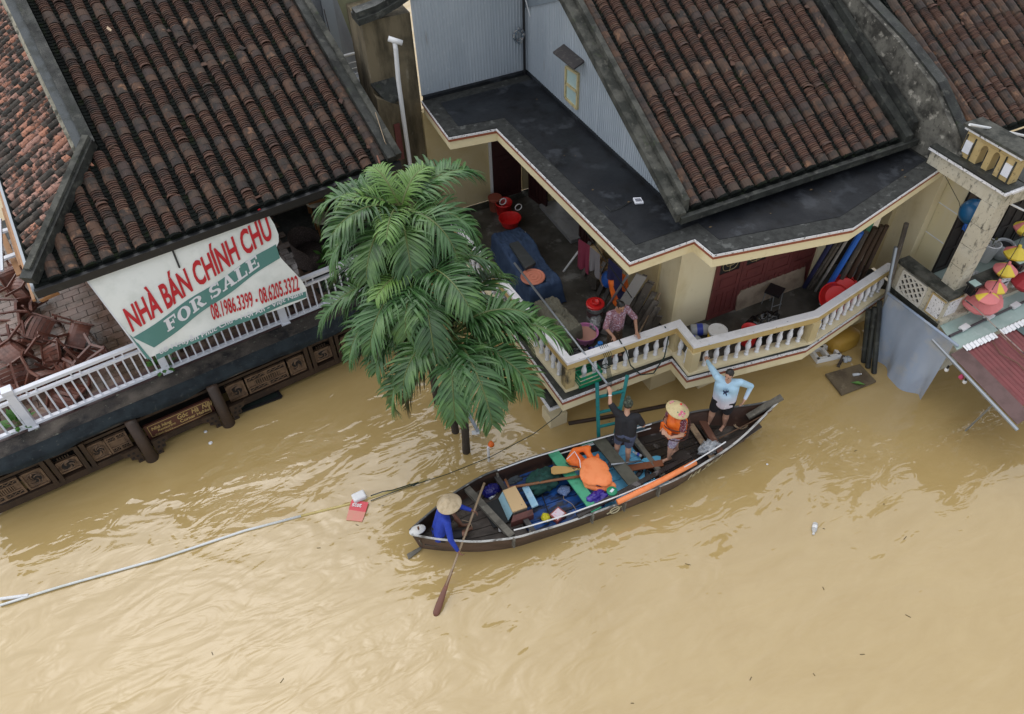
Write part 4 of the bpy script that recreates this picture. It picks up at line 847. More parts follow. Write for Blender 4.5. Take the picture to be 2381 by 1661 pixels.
def hollow_cup(r0,r1,h,t=.012,n=22): return [(r0*.0+.001,.0),(r0,.0),(r1,h),(r1+.012,h),(r1+.012,h-.012),(r1-t,h-.006),(r0-t,t),(.001,t)]
def at_(p,d): return (p[0]+d[0],p[1]+d[1],p[2]+d[2])
# ------------------------------------------------------------------ load of the boat
teal_c=mat('dark_green_cloth',(.012,.07,.055),[((.006,.035,.03),6,.45,.62,.8)],.8,bump=.3,bs=9); pur_m=mat('purple_plastic_bag',(.035,.018,.25),[((.12,.07,.42),6,.56,.66,.8)],.22); nav_m=mat('navy_plastic_bag',(.012,.012,.12),[((.05,.05,.28),7,.6,.7,.6)],.2)
org_m=mat('orange_nylon',(.8,.16,.015),[((.62,.09,.01),6,.48,.62,.7)],.55,bump=.6,bs=7); orgp_m=mat('pale_orange_nylon',(.88,.27,.09),[((.78,.17,.035),4,.5,.64,.6)],.55,bump=.5,bs=5)
def noisecloth(name,mb,m,label,cat,**k): return solo(mb,name,m,label,cat,smooth=True,**k)
noisecloth('cloth_pile',crumple((4.04,7.852,0.36),(.4,.27,.22),2,.34),teal_c,'crumpled dark green cloth heaped in the middle of the boat','cloth')
noisecloth('plastic_bag',crumple((3.055,8.101,0.34),(.2,.14,.13),3,.28),nav_m,'knotted dark blue plastic bag beside the rower inside the boat','bag')
noisecloth('plastic_bag',crumple((4.811,6.972,0.42),(.27,.2,.16),4,.4),pur_m,'crumpled bright purple plastic bag between green thwart and jar','bag')
noisecloth('cloth_rag',crumple((3.546,8.084,0.38),(.18,.09,.06),5,.4),mat('slate_rag',(.04,.05,.06),(),.85),'small slate grey rag under the boat side next to the engine box','cloth')
noisecloth('mesh_cloth',crumple((4.37,7.527,0.24),(.15,.12,.05),6,.3),mat('checked_blue_cloth',(.12,.19,.38),[((.25,.32,.5),40,.5,.55,.8)],.8),'small blue checked cloth lying beside the green thwart','cloth')
noisecloth('yellow_cloth',crumple((3.743,7.111,0.28),(.09,.1,.06),7,.3),mat('yellow_fabric',(.55,.5,.02),(),.7),'small bright yellow cloth bag against the near side of the boat','cloth')
noisecloth('clear_bag',crumple((7.39,6.991,0.46),(.26,.17,.14),8,.42),mat('clear_plastic_film',(.5,.54,.58),[((.75,.78,.8),9,.55,.62,.9)],.2,alpha=.62),'crumpled clear plastic bag lying on the dark bow boards','bag')
noisecloth('dark_jacket',crumple((5.741,8.07,0.4),(.2,.12,.1),53,.4),mat('charcoal_cloth',(.03,.03,.035),(),.85),'charcoal jacket stuffed under the far side rail','clothing')
# engine box
EB=thing('engine_box','wooden engine box with bare timber lid and pale blue side','box',(3.344,7.652,0.24))
lid=[(3.198,7.872,0.52),(3.462,7.862,0.52),(3.459,7.329,0.52),(3.161,7.351,0.52)]
bx=[(q[0],q[1]) for q in lid]; MB().prism(bx,.24,.5).build('box_side',mat('grey_box_timber',(.16,.14,.12),(),.8),EB)
MB().slab(lid,(0,0,.03)).build('lid',mat('bare_timber_lid',(.6,.42,.22),[((.46,.29,.13),4,.5,.62,.7,(1,.3,1)),((.12,.1,.08),16,.66,.7,.8)],.65),EB)
a,b=np.array(lid[0]),np.array(lid[3]); o_=np.array((-.07,-.0,0))
MB().slab([a+(0,0,-.01),b+(0,0,-.01),b+o_*1.3+(0,0,-.2),a+o_*1.3+(0,0,-.18)],(-.01,0,.0)).build('blue_flap',mat('pale_blue_flap',(.27,.45,.52),[((.17,.3,.36),6,.55,.66,.6)],.6),EB)
MB().slab([(3.148,7.308,0.5),(3.539,7.271,0.5),(3.528,7.195,0.42),(3.063,7.228,0.42)],(0,0,-.16)).build('brown_casing',mat('brown_casing',(.13,.045,.035),[((.06,.025,.02),4,.5,.62,.7)],.5),EB)
solo(MB().slab([(2.726,7.911,0.28),(3.104,7.909,0.28),(3.108,7.333,0.28),(2.751,7.343,0.28)],(0,0,.02)),'black_mat',mat('black_rubber_mat',(.018,.02,.021),[((.05,.05,.05),30,.6,.7,.6)],.7),'flat black board lying between the rower and the engine box','board')
solo(MB().slab([(3.592,7.827,0.42),(3.724,7.828,0.42),(3.7,7.334,0.42),(3.559,7.329,0.42)],(0,0,.035)),'blue_plank',mat('pale_blue_plank',(.3,.52,.68),[((.45,.62,.72),7,.5,.62,.7),((.12,.2,.26),15,.63,.7,.5)],.6),'short pale blue painted plank next to the timber engine lid','plank')
def oar(pts,r,name,m,label,cat,blade=None,bm=None,group=None,extra=None):
    t=thing(name,label,cat,tuple(pts[0]),0,group); MB().tube(pts,r,9).build('shaft',m,t,True)
    if blade: b=MB(); b.slab(blade,(0,0,.02)); b.build('blade',bm or m,t)
    if extra: extra(t)
    return t
ow_m=mat('varnished_oar',(.24,.1,.04),[((.12,.05,.02),4,.48,.62,.7,(.2,1,1))],.4); yw_m=mat('yellow_wood_blade',(.5,.31,.1),[((.36,.2,.06),5,.52,.64,.7,(.2,1,1))],.5)
oar([(3.376,7.898,0.5),(4.301,7.624,0.53),(4.81,7.47,0.53)],.028,'long_oar',ow_m,'long brown oar with cross handle lying along the boat over the green thwart','oar',extra=lambda t:MB().tube([(3.368,8.116,0.5),(3.342,7.826,0.5)],.026,8).build('cross_handle',ow_m,t,True))
bl=[(4.266,7.903,0.56),(4.336,7.926,0.56),(4.54,7.804,0.57),(4.738,7.638,0.58),(4.728,7.62,0.58),(4.489,7.657,0.57),(4.252,7.75,0.56),(4.221,7.799,0.56)]
oar([(4.726,7.633,0.58),(4.977,7.548,0.6)],.02,'short_paddle',yw_m,'paddle with a broad yellow wooden blade under the orange life jackets','paddle',bl,yw_m)
bl=[(6.044,7.401,0.32),(6.14,7.424,0.32),(6.407,7.361,0.32),(6.465,7.308,0.32),(6.406,7.218,0.32),(6.127,7.323,0.32)]
oar([(5.333,7.439,0.6),(6.043,7.389,0.35)],.018,'blue_paddle',grey_m,'aluminium paddle with a light blue blade near the black shirt person','paddle',bl,mat('light_blue_plastic',(.08,.33,.5),(),.4),extra=lambda t:MB().tube([(5.344,7.491,0.6),(5.316,7.378,0.6)],.028,8).build('grip',blk_m,t))
solo(MB().beam((5.667,7.393,0.3),(6.412,7.152,0.34),.15,.03),'brown_board',mat('red_brown_board',(.2,.065,.025),[((.11,.035,.015),4,.5,.64,.7)],.5),'red brown board reaching from grey thwart to the bow deck','board')
solo(MB().beam((4.226,6.758,0.5),(6.916,6.952,0.52),.1,.04),'long_dark_plank',bowd_m,'long dark plank lying beside the orange roll along the near side','plank')
solo(MB().tube([(5.022,6.627,0.6),(5.648,6.649,0.6),(6.26,6.687,0.6),(6.866,6.737,0.6)],.055,12),'orange_roll',orgp_m,'long rolled orange mat tied along the near gunwale','mat',smooth=True)
# life jackets heaped on the thwart
def jacket(label,parts,m,vox=.018,extra=None):
    t=thing('life_jacket',label,'life jacket',parts[0][1],0,'life jackets heaped in the boat'); b=MB()
    for p in parts:
        if p[0]=='c': cap(b,p[1],p[2],p[3],p[4])
        else: b.ell(p[1],p[2],14,10,Matrix.Rotation(p[3],3,'Z')@Matrix.Rotation(p[4],3,'X'))
    skin(b,'jacket_body',m,t,vox,5)
    if extra: extra(t)
jacket('large pale orange life jacket spread flat on top of the heap',[('e',(4.966,7.412,0.62),(.34,.27,.06),.3,.2),('e',(4.997,7.587,0.64),(.25,.16,.06),-.2,.1),('e',(5.048,7.251,0.6),(.2,.22,.06),.1,.1),('c',(4.739,7.414,0.56),(4.725,7.265,0.5),.06,.055),('c',(4.725,7.265,0.5),(4.92,7.098,0.46),.055,.06),('c',(4.92,7.098,0.46),(5.171,7.031,0.44),.06,.07),('c',(5.189,7.063,0.46),(5.11,7.153,0.54),.07,.06)],orgp_m)
def jstrap(t):
    for k,(a,b,c) in enumerate((((4.573,7.851,0.62),(4.601,7.744,0.65),(4.741,7.679,0.6)),((4.604,7.78,0.56),(4.655,7.664,0.6),(4.766,7.652,0.56)))): MB().tube([a,b,c],.012,5).build('strap',blk_m,t)
    MB().tube([(4.611,7.888,0.68),(4.8,7.922,0.78),(4.805,7.719,0.74),(4.761,7.598,0.66)],.009,5).build('white_piping',wht_m,t)
jacket('crumpled vivid orange life jacket with white piping leaning on the boat side',[('e',(4.803,7.842,0.56),(.17,.2,.13),.4,.3),('c',(4.654,7.892,0.62),(4.826,7.982,0.72),.06,.06),('c',(4.826,7.982,0.72),(5.108,7.911,0.72),.06,.06),('c',(5.055,7.919,0.7),(5.082,7.716,0.6),.07,.06),('c',(4.824,7.787,0.5),(5.2,7.713,0.56),.07,.06),('c',(5.2,7.713,0.56),(5.241,7.754,0.6),.05,.03)],org_m,extra=jstrap)
# small things
J=thing('jar','round white jar with green screw lid beside the purple bag','jar',(5.081,6.925,0.3)); MB().lathe([(.09,0),(.1,.02),(.1,.2),(.085,.22)],(5.081,6.925,0.3),18).build('jar_body',wpl_m,J,True); MB().lathe([(.1,0),(.105,.01),(.105,.045),(.095,.055)],at_((5.081,6.925,0.3),(0,0,.2)),18).build('lid',mat('green_lid',(.01,.25,.12),(),.4),J,True)
MB().box(at_((5.081,6.925,0.3),(0,0,.257)),(.09,.05,.004),.4).build('lid_label',wht_m,J)
LB=thing('lunch_box','red brown plastic lunch box with pale printed lid','box',(3.983,7.068,0.2)); MB().box(at_((3.983,7.068,0.2),(0,0,.05)),(.26,.22,.1),.35).build('box_body',mat('red_brown_plastic',(.28,.06,.04),(),.4),LB); MB().box(at_((3.983,7.068,0.2),(0,0,.103)),(.2,.17,.012),.35).build('lid',mat('printed_lid',(.7,.6,.68),[((.75,.2,.3),25,.58,.62,.8)],.4),LB)
def bottle(base,ax,L,r,label,m,capm,cat='bottle',band=None):
    t=thing('plastic_bottle',label,cat,tuple(base)); MB().lathe([(r*.8,0),(r,.01),(r,L*.62),(r*.85,L*.7),(r*.4,L*.85),(r*.36,L*.93)],base,14,ax).build('bottle_body',m,t,True)
    b=np.array(base)+nrm(ax)*L*.92; MB().lathe([(r*.45,0),(r*.45,L*.08)],b,10,ax).build('bottle_cap',capm,t)
    if band: MB().lathe([(r*1.03,0),(r*1.03,L*.25)],np.array(base)+nrm(ax)*L*.25,14,ax,caps=False).build('bottle_label',band,t,True)
clr_m=mat('clear_bottle_plastic',(.7,.75,.8),(),.12,alpha=.5); bl_lab=mat('blue_label',(.03,.06,.4),(),.4)
bottle((2.941,7.976,0.3),(.95,.3,0),.22,.036,'clear water bottle with pale label beside the navy bag',clr_m,wpl_m,band=wpl_m); bottle((6.169,7.539,0.25),(-.5,.85,0),.2,.034,'small clear bottle with blue label on the light blue boards',clr_m,wpl_m,band=bl_lab)
bottle((2.831,7.224,0.29),(.1,.3,.9),.13,.03,'small white bottle standing by the near side behind the rower',wpl_m,wpl_m)
SD=mat('black_sandal_foam',(.012,.013,.018),(),.6)
for i,(q,a) in enumerate((((5.919,7.217,0.215),.5),((6.046,7.129,0.215),.95))):
    t=thing('sandal',('left','right')[i]+' one of a pair of black sandals on the blue boards','sandal',q,0,'black sandals on the boards'); s=MB(); s.lathe([(.05,0),(.055,.015),(.05,.03)],q,14,sx=2.3,sy=.95)
    M=Matrix.Translation(q)@Matrix.Rotation(a,4,'Z')@Matrix.Translation(-Vector(q)); s.V=[tuple(M@Vector(v)) for v in s.V]; s.build('sole',SD,t,True)
    z=MB().tube([tuple(M@Vector((q[0]+.03,q[1]-.05,q[2]+.02))),tuple(M@Vector((q[0]+.04,q[1],q[2]+.065))),tuple(M@Vector((q[0]+.03,q[1]+.05,q[2]+.02)))],.018,6); z.build('strap',SD,t,True)
def coil(c,r,n,seed,z=.0,tr=.011):
    g=random.Random(seed); return MB().tube([(c[0]+r*math.cos(a)*g.uniform(.8,1.15),c[1]+r*math.sin(a)*g.uniform(.8,1.15),c[2]+.01+z+.012*(i%3)) for i,a in enumerate([k*.5 for k in range(n)])],tr,5)
solo(coil((8.371,7.225,0.38),.13,36,4),'rope_coil',tan_m,'loose coil of pale rope at the bow by the standing feet','rope')
solo(MB().tube([(7.735,7.108,0.42),(8.362,7.078,0.55),(8.784,6.916,0.95)],.014,6),'thin_pole',mat('thin_brown_pole',(.16,.09,.05),(),.7),'thin brown pole lying in the bow against the near side','pole',smooth=True)
solo(MB().tube([(2.282,7.764,0.3),(2.398,7.684,0.27),(2.397,7.558,0.27),(2.28,7.533,0.27)],.009,5),'rope_end',tan_m,'short pale rope end curling by the feet of the rower','rope',smooth=True)
solo(MB().tube([(4.326,7.463,0.25),(4.267,7.37,0.22),(4.361,7.19,0.22),(4.37,7.033,0.22)],.006,4),'thin_rope',tan_m,'thin pale rope wandering over the deep blue boards','cord')
solo(MB().tube([(3.935,7.704,0.25),(3.829,7.078,0.25)],.012,5),'iron_rod',blk_m,'thin dark rod lying across the deep blue boards','rod')
# ladder from the boat to the balcony
LD=thing('ladder','teal painted ladder leaning from the boat against the balcony','ladder',(5.837,8.384,0.2)); teal_p=mat('teal_ladder_paint',(.01,.2,.2),[((.005,.12,.12),8,.5,.66,.6)],.5)
La,Lb=np.array((5.594,8.301,0.32)),np.array((5.723,8.724,1.55)); Ra,Rb=np.array((5.942,8.226,0.32)),np.array((6.368,8.617,1.55))
MB().beam(La,Lb,.07,.045).build('ladder_rail',teal_p,LD); MB().beam(Ra,Rb,.07,.045).build('ladder_rail',teal_p,LD)
for t_ in (.2,.46,.74): MB().beam(La+(Lb-La)*t_,Ra+(Rb-Ra)*t_,.055,.035).build('rung',teal_p,LD)
solo(MB().tube([(5.338,9.121,0.02),(6.057,8.922,0.03),(6.816,8.74,0.03),(7.646,8.562,0.02)],.045,9),'floating_log',dwood_m,'long dark bamboo pole floating between boat and balcony','log',smooth=True)

# ================================================================== people
sk1=mat('tanned_skin',(.36,.19,.12),[((.3,.15,.09),5,.5,.65,.5)],.5,sub=.08); sk2=mat('fair_skin',(.5,.29,.2),[((.44,.22,.15),5,.5,.65,.5)],.5,sub=.08); sk3=mat('brown_skin',(.22,.105,.065),[((.17,.08,.05),5,.5,.65,.5)],.5,sub=.08)
hair_m=mat('black_hair',(.012,.01,.009),(),.45); eye_m=mat('dark_eye',(.02,.015,.012),(),.2); lip_m=mat('lip',(.35,.13,.11),(),.5)
A=np.array
def hand(b,w,d,n,curl=.5,s=1.0):
    """palm, four unequal fingers and a thumb; d = finger direction, n = palm side"""
    d=nrm(d); n=nrm(A(n)-d*(A(n)@d)); sd=np.cross(d,n); w=A(w)
    for k in (-1,0,1): cap(b,w+sd*k*.02*s,w+d*.075*s+sd*k*.026*s,.017*s,.015*s,8)
    for k,(o,L) in enumerate(((-.033,.066),(-.011,.078),(.011,.074),(.032,.058))):
        p0=w+d*.082*s+sd*o*s; d1=nrm(d+n*curl*.7); p1=p0+d1*L*.5*s; d2=nrm(d+n*curl*2.2); p2=p1+d2*L*.55*s
        cap(b,p0,p1,.0095*s,.009*s,7); cap(b,p1,p2,.009*s,.0075*s,7)
    p0=w+d*.02*s-sd*.03*s; p1=p0+nrm(d*.6-sd*.8+n*.4)*.045*s; p2=p1+nrm(d+n*.6)*.03*s
    cap(b,p0,p1,.013*s,.011*s,7); cap(b,p1,p2,.011*s,.008*s,7)
def person(label,J,f,skin_,wide=1.0,hairparts=True,shorts=None,top=None,sleeve=.6,longs=False,hem=.0,toplow=0,s=1.0,legs=True,long_skirt=None):
    """J: joints in world coordinates"""
    J={k:A(v,) if not isinstance(v,np.ndarray) else v for k,v in J.items()}; J={k:np.asarray(v,float) for k,v in J.items()}
    f=nrm(A(f)); t=thing('person',label,'person',tuple((J['AL']+J['AR'])/2-A((0,0,.06)) if legs else J['base']))
    hu=nrm(J['H']-J['N']); hf=nrm(J.get('look',f)-hu*(J.get('look',f)@hu)); hr=np.cross(hf,hu); HM=Matrix(A([hr,hf,hu]).T)
    ur=nrm(J['SR']-J['SL']); b=MB(); W=wide
    up=nrm(J['C']-J['P']); fr=np.cross(up,ur)
    def torso(mb,add,z0=0):
        for k in (-1,1): cap(mb,J['P']-up*z0+ur*k*.075*W,J['C']+ur*k*.085*W,.105*W+add,.105*W+add)
        cap(mb,J['P']-up*z0+fr*.02*W,(J['P']+J['C'])/2+fr*.045*W*W,.12*W+add,.115*W+add)
        for sd in ('SL','SR'): cap(mb,J['C']+up*.03,J[sd],.085*W+add*.9,.058*s+add)
    torso(b,0); cap(b,J['C']+up*.08,J['N'],.075,.056); cap(b,J['N'],J['H']-hu*.04,.056,.055)
    b.ell(J['H'],(.076*s,.095*s,.115*s),14,12,HM); b.ell(J['H']-hu*.055*s+hf*.03*s,(.055*s,.062*s,.055*s),10,8,HM)
    cap(b,J['H']+hf*.09*s,J['H']+hf*.108*s-hu*.028*s,.01*s,.016*s,8)
    for k in (-1,1): b.ell(J['H']+hr*k*.078*s-hf*.005-hu*.01,(.012,.022,.032),8,6,HM)
    for X in 'LR':
        S_,E_,W_=J['S'+X],J['E'+X],J['W'+X]
        cap(b,S_,E_,.056*s,.043*s); cap(b,E_,W_,.043*s,.029*s)
        hd=J.get('h'+X,nrm(W_-E_)); hn=J.get('n'+X,-up); hand(b,W_+nrm(W_-E_)*.01,hd,hn,J.get('c'+X,A(.5)).item() if 'c'+X in J else .5,s)
        if legs:
            h_,k_,a_=J['U'+X],J['K'+X],J['A'+X]; cap(b,h_,k_,.09*W*s,.06*s); cap(b,k_,k_+(a_-k_)*.35-fr*.012,.058*s,.057*s*W); cap(b,k_+(a_-k_)*.35,a_,.055*s*W,.037*s)
            td=nrm(J['T'+X]); cap(b,a_-A((0,0,.035))-td*.03,a_-A((0,0,.04))+td*.12*s,.034*s,.03*s); sd2=np.cross(td,(0,0,1))
            for q in range(5): cap(b,a_-A((0,0,.048))+td*.13*s+sd2*(q-2)*.016,a_-A((0,0,.05))+td*(.165-.006*abs(q-1))*s+sd2*(q-2)*.017,.011,.009,6)
    skin(b,'body',skin_,t,.0085,3)
    e=MB()
    for k in (-1,1): e.ell(J['H']+hr*k*.032*s+hf*.086*s+hu*.012*s,(.013,.008,.007),8,6,HM)
    e.build('eyes',eye_m,t,True); MB().ell(J['H']+hf*.088*s-hu*.062*s,(.024,.01,.008),8,6,HM).build('mouth',lip_m,t,True)
    if hairparts:
        h=MB(); h.ell(J['H']+hu*.018-hf*.016,(.086*s,.1*s,.112*s),14,12,HM); hb=skin(h,'hair',hair_m,t,.012,2)
        me=hb.data; # open the hair over the face
        import bmesh; bm=bmesh.new(); bm.from_mesh(me); Mi=WM[t.name]; c=J['H']
        dl=[v for v in bm.verts if (A(Mi@v.co)-c)@hf>.035 and (A(Mi@v.co)-c)@hu<.055*s or (A(Mi@v.co)-c)@hu<-.045*s]
        bmesh.ops.delete(bm,geom=dl,context='VERTS'); bm.to_mesh(me); bm.free()
    if top is not None:
        c=MB(); torso(c,.018,hem)
        for X in 'LR':
            S_,E_,W_=J['S'+X],J['E'+X],J['W'+X]; cap(c,S_,S_+(E_-S_)*(1 if longs else sleeve),.07*s*W**.4,.056*s*W**.3+(.012 if not longs else 0))
            if longs: cap(c,E_,E_+(W_-E_)*longs,.054*s,.038*s)
        skin(c,'shirt',top,t,.013,3)
    if shorts is not None and legs:
        c=MB()
        for k in (-1,1): cap(c,J['P']+ur*k*.07*W,J['P']+up*.08+ur*k*.07*W,.128*W,.112*W)
        for X in 'LR': cap(c,J['U'+X],J['U'+X]+(J['K'+X]-J['U'+X])*.78,.118*W*s,.088*W*s)
        skin(c,'shorts',shorts,t,.013,3)
    if long_skirt is not None:
        c=MB(); cap(c,J['P'],J['P']-up*.1,.15,.16); cap(c,J['P']-up*.1,J['base']+A((0,0,.2)),.16,.17); skin(c,'trousers',long_skirt,t,.015,3)
    return t,J,HM
def cone_hat(t,c,ax,r,h,m,name='conical_hat'):
    a=nrm(ax); pr=[(r,0),(r*.985,.012)]+[(r*(1-k/7)*.98+.002,.012+h*k/7) for k in range(1,8)]
    o=MB().lathe(pr,c,30,tuple(a)).build(name,m,t,True); return o
up_=A((0,0,1.))
straw_m=mat('woven_straw',(.5,.4,.26),[((.36,.28,.17),16,.48,.62,.7),((.6,.52,.38),5,.5,.68,.5)],.75,bump=.5,bs=70)
straw2=mat('pale_straw',(.58,.48,.26),[((.46,.37,.19),22,.48,.6,.6)],.7,bump=.4,bs=80)
# 1 rower --------------------------------------------------------------------
blu_m=mat('royal_blue_shirt',(.01,.04,.36),[((.007,.026,.25),7,.45,.62,.7)],.75,bump=.7,bs=6); dk_m=mat('black_shorts_cloth',(.012,.012,.016),(),.8)
t,J,HM=person('person in royal blue shirt and plain straw conical hat rowing at the stern',dict(P=(1.76,7.62,.5),C=(1.9,7.66,.86),N=(1.97,7.66,1.0),H=(2.05,7.67,1.12),SL=(1.99,7.86,.93),SR=(1.9,7.45,.93),EL=(2.25,7.78,.8),WL=(2.44,7.62,.74),ER=(1.86,7.24,.7),WR=(1.92,7.08,.5),UL=(1.78,7.72,.46),UR=(1.8,7.5,.46),KL=(2.12,7.8,.56),KR=(2.16,7.34,.54),AL=(2.22,7.68,.31),AR=(2.24,7.52,.31),TL=(.9,-.3,0),TR=(.9,.2,0),look=(.9,-.2,-.35),hL=(.7,-.5,-.3),nL=(-.4,-.6,-.5),cL=1.2,hR=(.3,-.6,-.6),nR=(.5,.2,0),cR=1.2),(1,-.15,0),sk3,1.0,True,dk_m,blu_m,longs=.92,hem=.04)
cone_hat(t,J['H']+A((0,0,.035)),(-.12,.1,1),.235,.14,straw_m)
oar([(2.86,7.93,.96),(2.2,7.33,.59),(1.75,6.92,.34),(1.5,6.69,.2)],[.022,.022,.022,.024],'steering_paddle',mat('pale_paddle_shaft',(.3,.22,.14),[((.2,.13,.08),5,.5,.64,.6)],.6),'long paddle dipped in the water, held by the person in royal blue','paddle')
pb_=MB(); 
pb_.tube([(1.72,6.89,.33),(1.55,6.735,.24),(1.4,6.6,.16),(1.25,6.46,.08),(1.16,6.38,.02),(1.12,6.34,-.01)],[.024,.03,.052,.066,.062,.03],10,flat=.28); pad=[o for o in bpy.data.objects if o.name.startswith('steering_paddle')][0]
pb_.build('blade',mat('wet_brown_blade',(.14,.05,.03),[((.26,.1,.05),3,.5,.64,.7)],.4),pad,True)
# 2 black shirt ----------------------------------------------------------------
bt_m=mat('black_tee',(.014,.015,.019),[((.022,.024,.03),5,.5,.65,.5)],.85,bump=.7,bs=6); dn_m=mat('faded_denim',(.06,.075,.13),[((.16,.17,.22),5,.5,.66,.7),((.02,.02,.04),3,.55,.7,.7)],.85)
t,J,HM=person('person in black tee and camouflage cap holding the ladder, seen from behind',dict(P=(5.79,7.68,1.06),C=(5.82,7.74,1.42),N=(5.84,7.78,1.6),H=(5.88,7.83,1.73),SL=(5.67,7.87,1.56),SR=(5.98,7.62,1.54),EL=(5.6,8.02,1.72),WL=(5.66,8.14,1.84),ER=(6.1,7.55,1.28),WR=(6.14,7.75,1.2),UL=(5.73,7.75,1.02),UR=(5.86,7.61,1.02),KL=(5.74,7.82,.64),KR=(5.88,7.64,.64),AL=(5.72,7.79,.26),AR=(5.85,7.57,.26),TL=(.4,.9,0),TR=(.7,.7,0),look=(.55,.8,-.2),hL=(.1,.6,.7),nL=(.2,.9,-.4),cL=1.1),(.6,.8,0),sk2,1.08,True,dn_m,bt_m,.75,hem=.06)
hm=MB(); hm.ell(J['H']+A((0,0,.045)),(.1,.115,.095),16,10,HM); 
lk=nrm(A((.55,.8,-.1))); cap(hm,J['H']+lk*.09+A((0,0,.06)),J['H']+lk*.15+A((0,0,.045)),.05,.045)
skin(hm,'camouflage_cap',mat('camouflage_cloth',(.035,.045,.03),[((.1,.115,.085),24,.52,.55,1),((.012,.014,.012),19,.56,.59,1)],.85,bump=.1),t,.012,3)
MB().lathe([(.036,-.012),(.038,0),(.036,.012)],J['WL']+nrm(J['EL']-J['WL'])*.03,12,tuple(J['WL']-J['EL'])).build('watch',wpl_m,t,True)
# 3 floral hat -----------------------------------------------------------------
dr_m=mat('patterned_maroon_blouse',(.12,.012,.03),[((.45,.35,.38),38,.55,.58,.9)],.8); sh_m=mat('patterned_shorts',(.25,.22,.33),[((.5,.48,.55),30,.52,.56,.9),((.3,.08,.15),24,.57,.6,.8),((.12,.3,.38),18,.58,.62,.7)],.8)
t,J,HM=person('person in floral conical hat and orange life jacket standing on the bow deck',dict(P=(6.68,7.26,1.116),C=(6.66,7.25,1.465),N=(6.63,7.24,1.635),H=(6.6,7.24,1.773),SL=(6.65,7.07,1.593),SR=(6.63,7.43,1.593),EL=(6.62,7.0,1.306),WL=(6.4,7.07,1.275),ER=(6.58,7.5,1.296),WR=(6.4,7.3,1.296),UL=(6.65,7.19,1.084),UR=(6.71,7.33,1.084),KL=(6.56,7.18,0.734),KR=(6.78,7.32,0.734),AL=(6.58,7.19,0.37),AR=(6.84,7.31,0.37),TL=(-1,.05,0),TR=(-.9,-.2,0),look=(-.9,-.1,-.45),hL=(-.4,.6,.4),nL=(.3,.6,0),cL=1.0,hR=(-.4,-.6,.3),cR=1.0),(-1,-.05,0),sk2,.96,True,sh_m,dr_m,.55,hem=.0)
v=MB()
for k in (-1,1): cap(v,J['P']+A((0,k*.09,.06)),J['C']+A((0,k*.09,.08)),.15,.135)
cap(v,J['P']+A((-.1,0,.1)),J['C']+A((-.1,0,.0)),.1,.12); cap(v,J['C']+A((.06,0,.1)),J['P']+A((.08,0,0)),.12,.1)
lj=skin(v,'life_vest',org_m,t,.014,4)
for z in (1.1,1.2,1.3,1.4): MB().tube([J['P']*A((1,1,0))+A((.262*math.cos(a)-.02,.262*math.sin(a)*.98,z+.03*math.sin(a*2))) for a in [i*math.pi/12 for i in range(25)]],.011,5).build('vest_strap',mat('brown_strap',(.06,.02,.015),(),.7) if z<1.15 else MATS['brown_strap'],t)
fl=MB().box(J['P']+A((-.27,-.02,.18)),(.05,.3,.2)).build('vest_flap',org_m,t)
ax=nrm(A((.25,-.12,1))); hc=J['H']+A((0,0,.04)); ht=cone_hat(t,hc,ax,.235,.16,straw2)
MB().ell(hc+ax*.175,(.024,.024,.016),10,6).build('hat_button',red_m,ht,True)
x_,y_,_=basis(ax); fl_m=mat('pink_flower_print',(.6,.12,.2),[((.75,.45,.5),30,.5,.58,.8)],.8); gl_m=mat('green_leaf_print',(.08,.22,.13),(),.8)
def on_hat(a,rr): 
    q=rr/.235; return hc+(x_*math.cos(a)+y_*math.sin(a))*rr+ax*(.012+.16*(1-q)+.004)
def hatblob(a,rr,sz,m,nm):
    c=on_hat(a,rr); nn=nrm((x_*math.cos(a)+y_*math.sin(a))*.16+ax*.235); MB().lathe([(sz,0),(sz*.9,.003),(.001,.004)],c,9,tuple(nn)).build(nm,m,ht)
for a,rr,sz in ((3.4,.13,.038),(3.1,.17,.03),(3.75,.16,.026),(3.5,.19,.022),(.7,.17,.036),(1.0,.18,.022),(5.3,.16,.034),(5.0,.19,.022)): hatblob(a,rr,sz,fl_m,'hat_flower')
for a,rr,sz in ((3.95,.13,.014),(2.8,.14,.014),(.45,.15,.014),(5.6,.14,.014)): hatblob(a,rr,sz,gl_m,'hat_leaf')
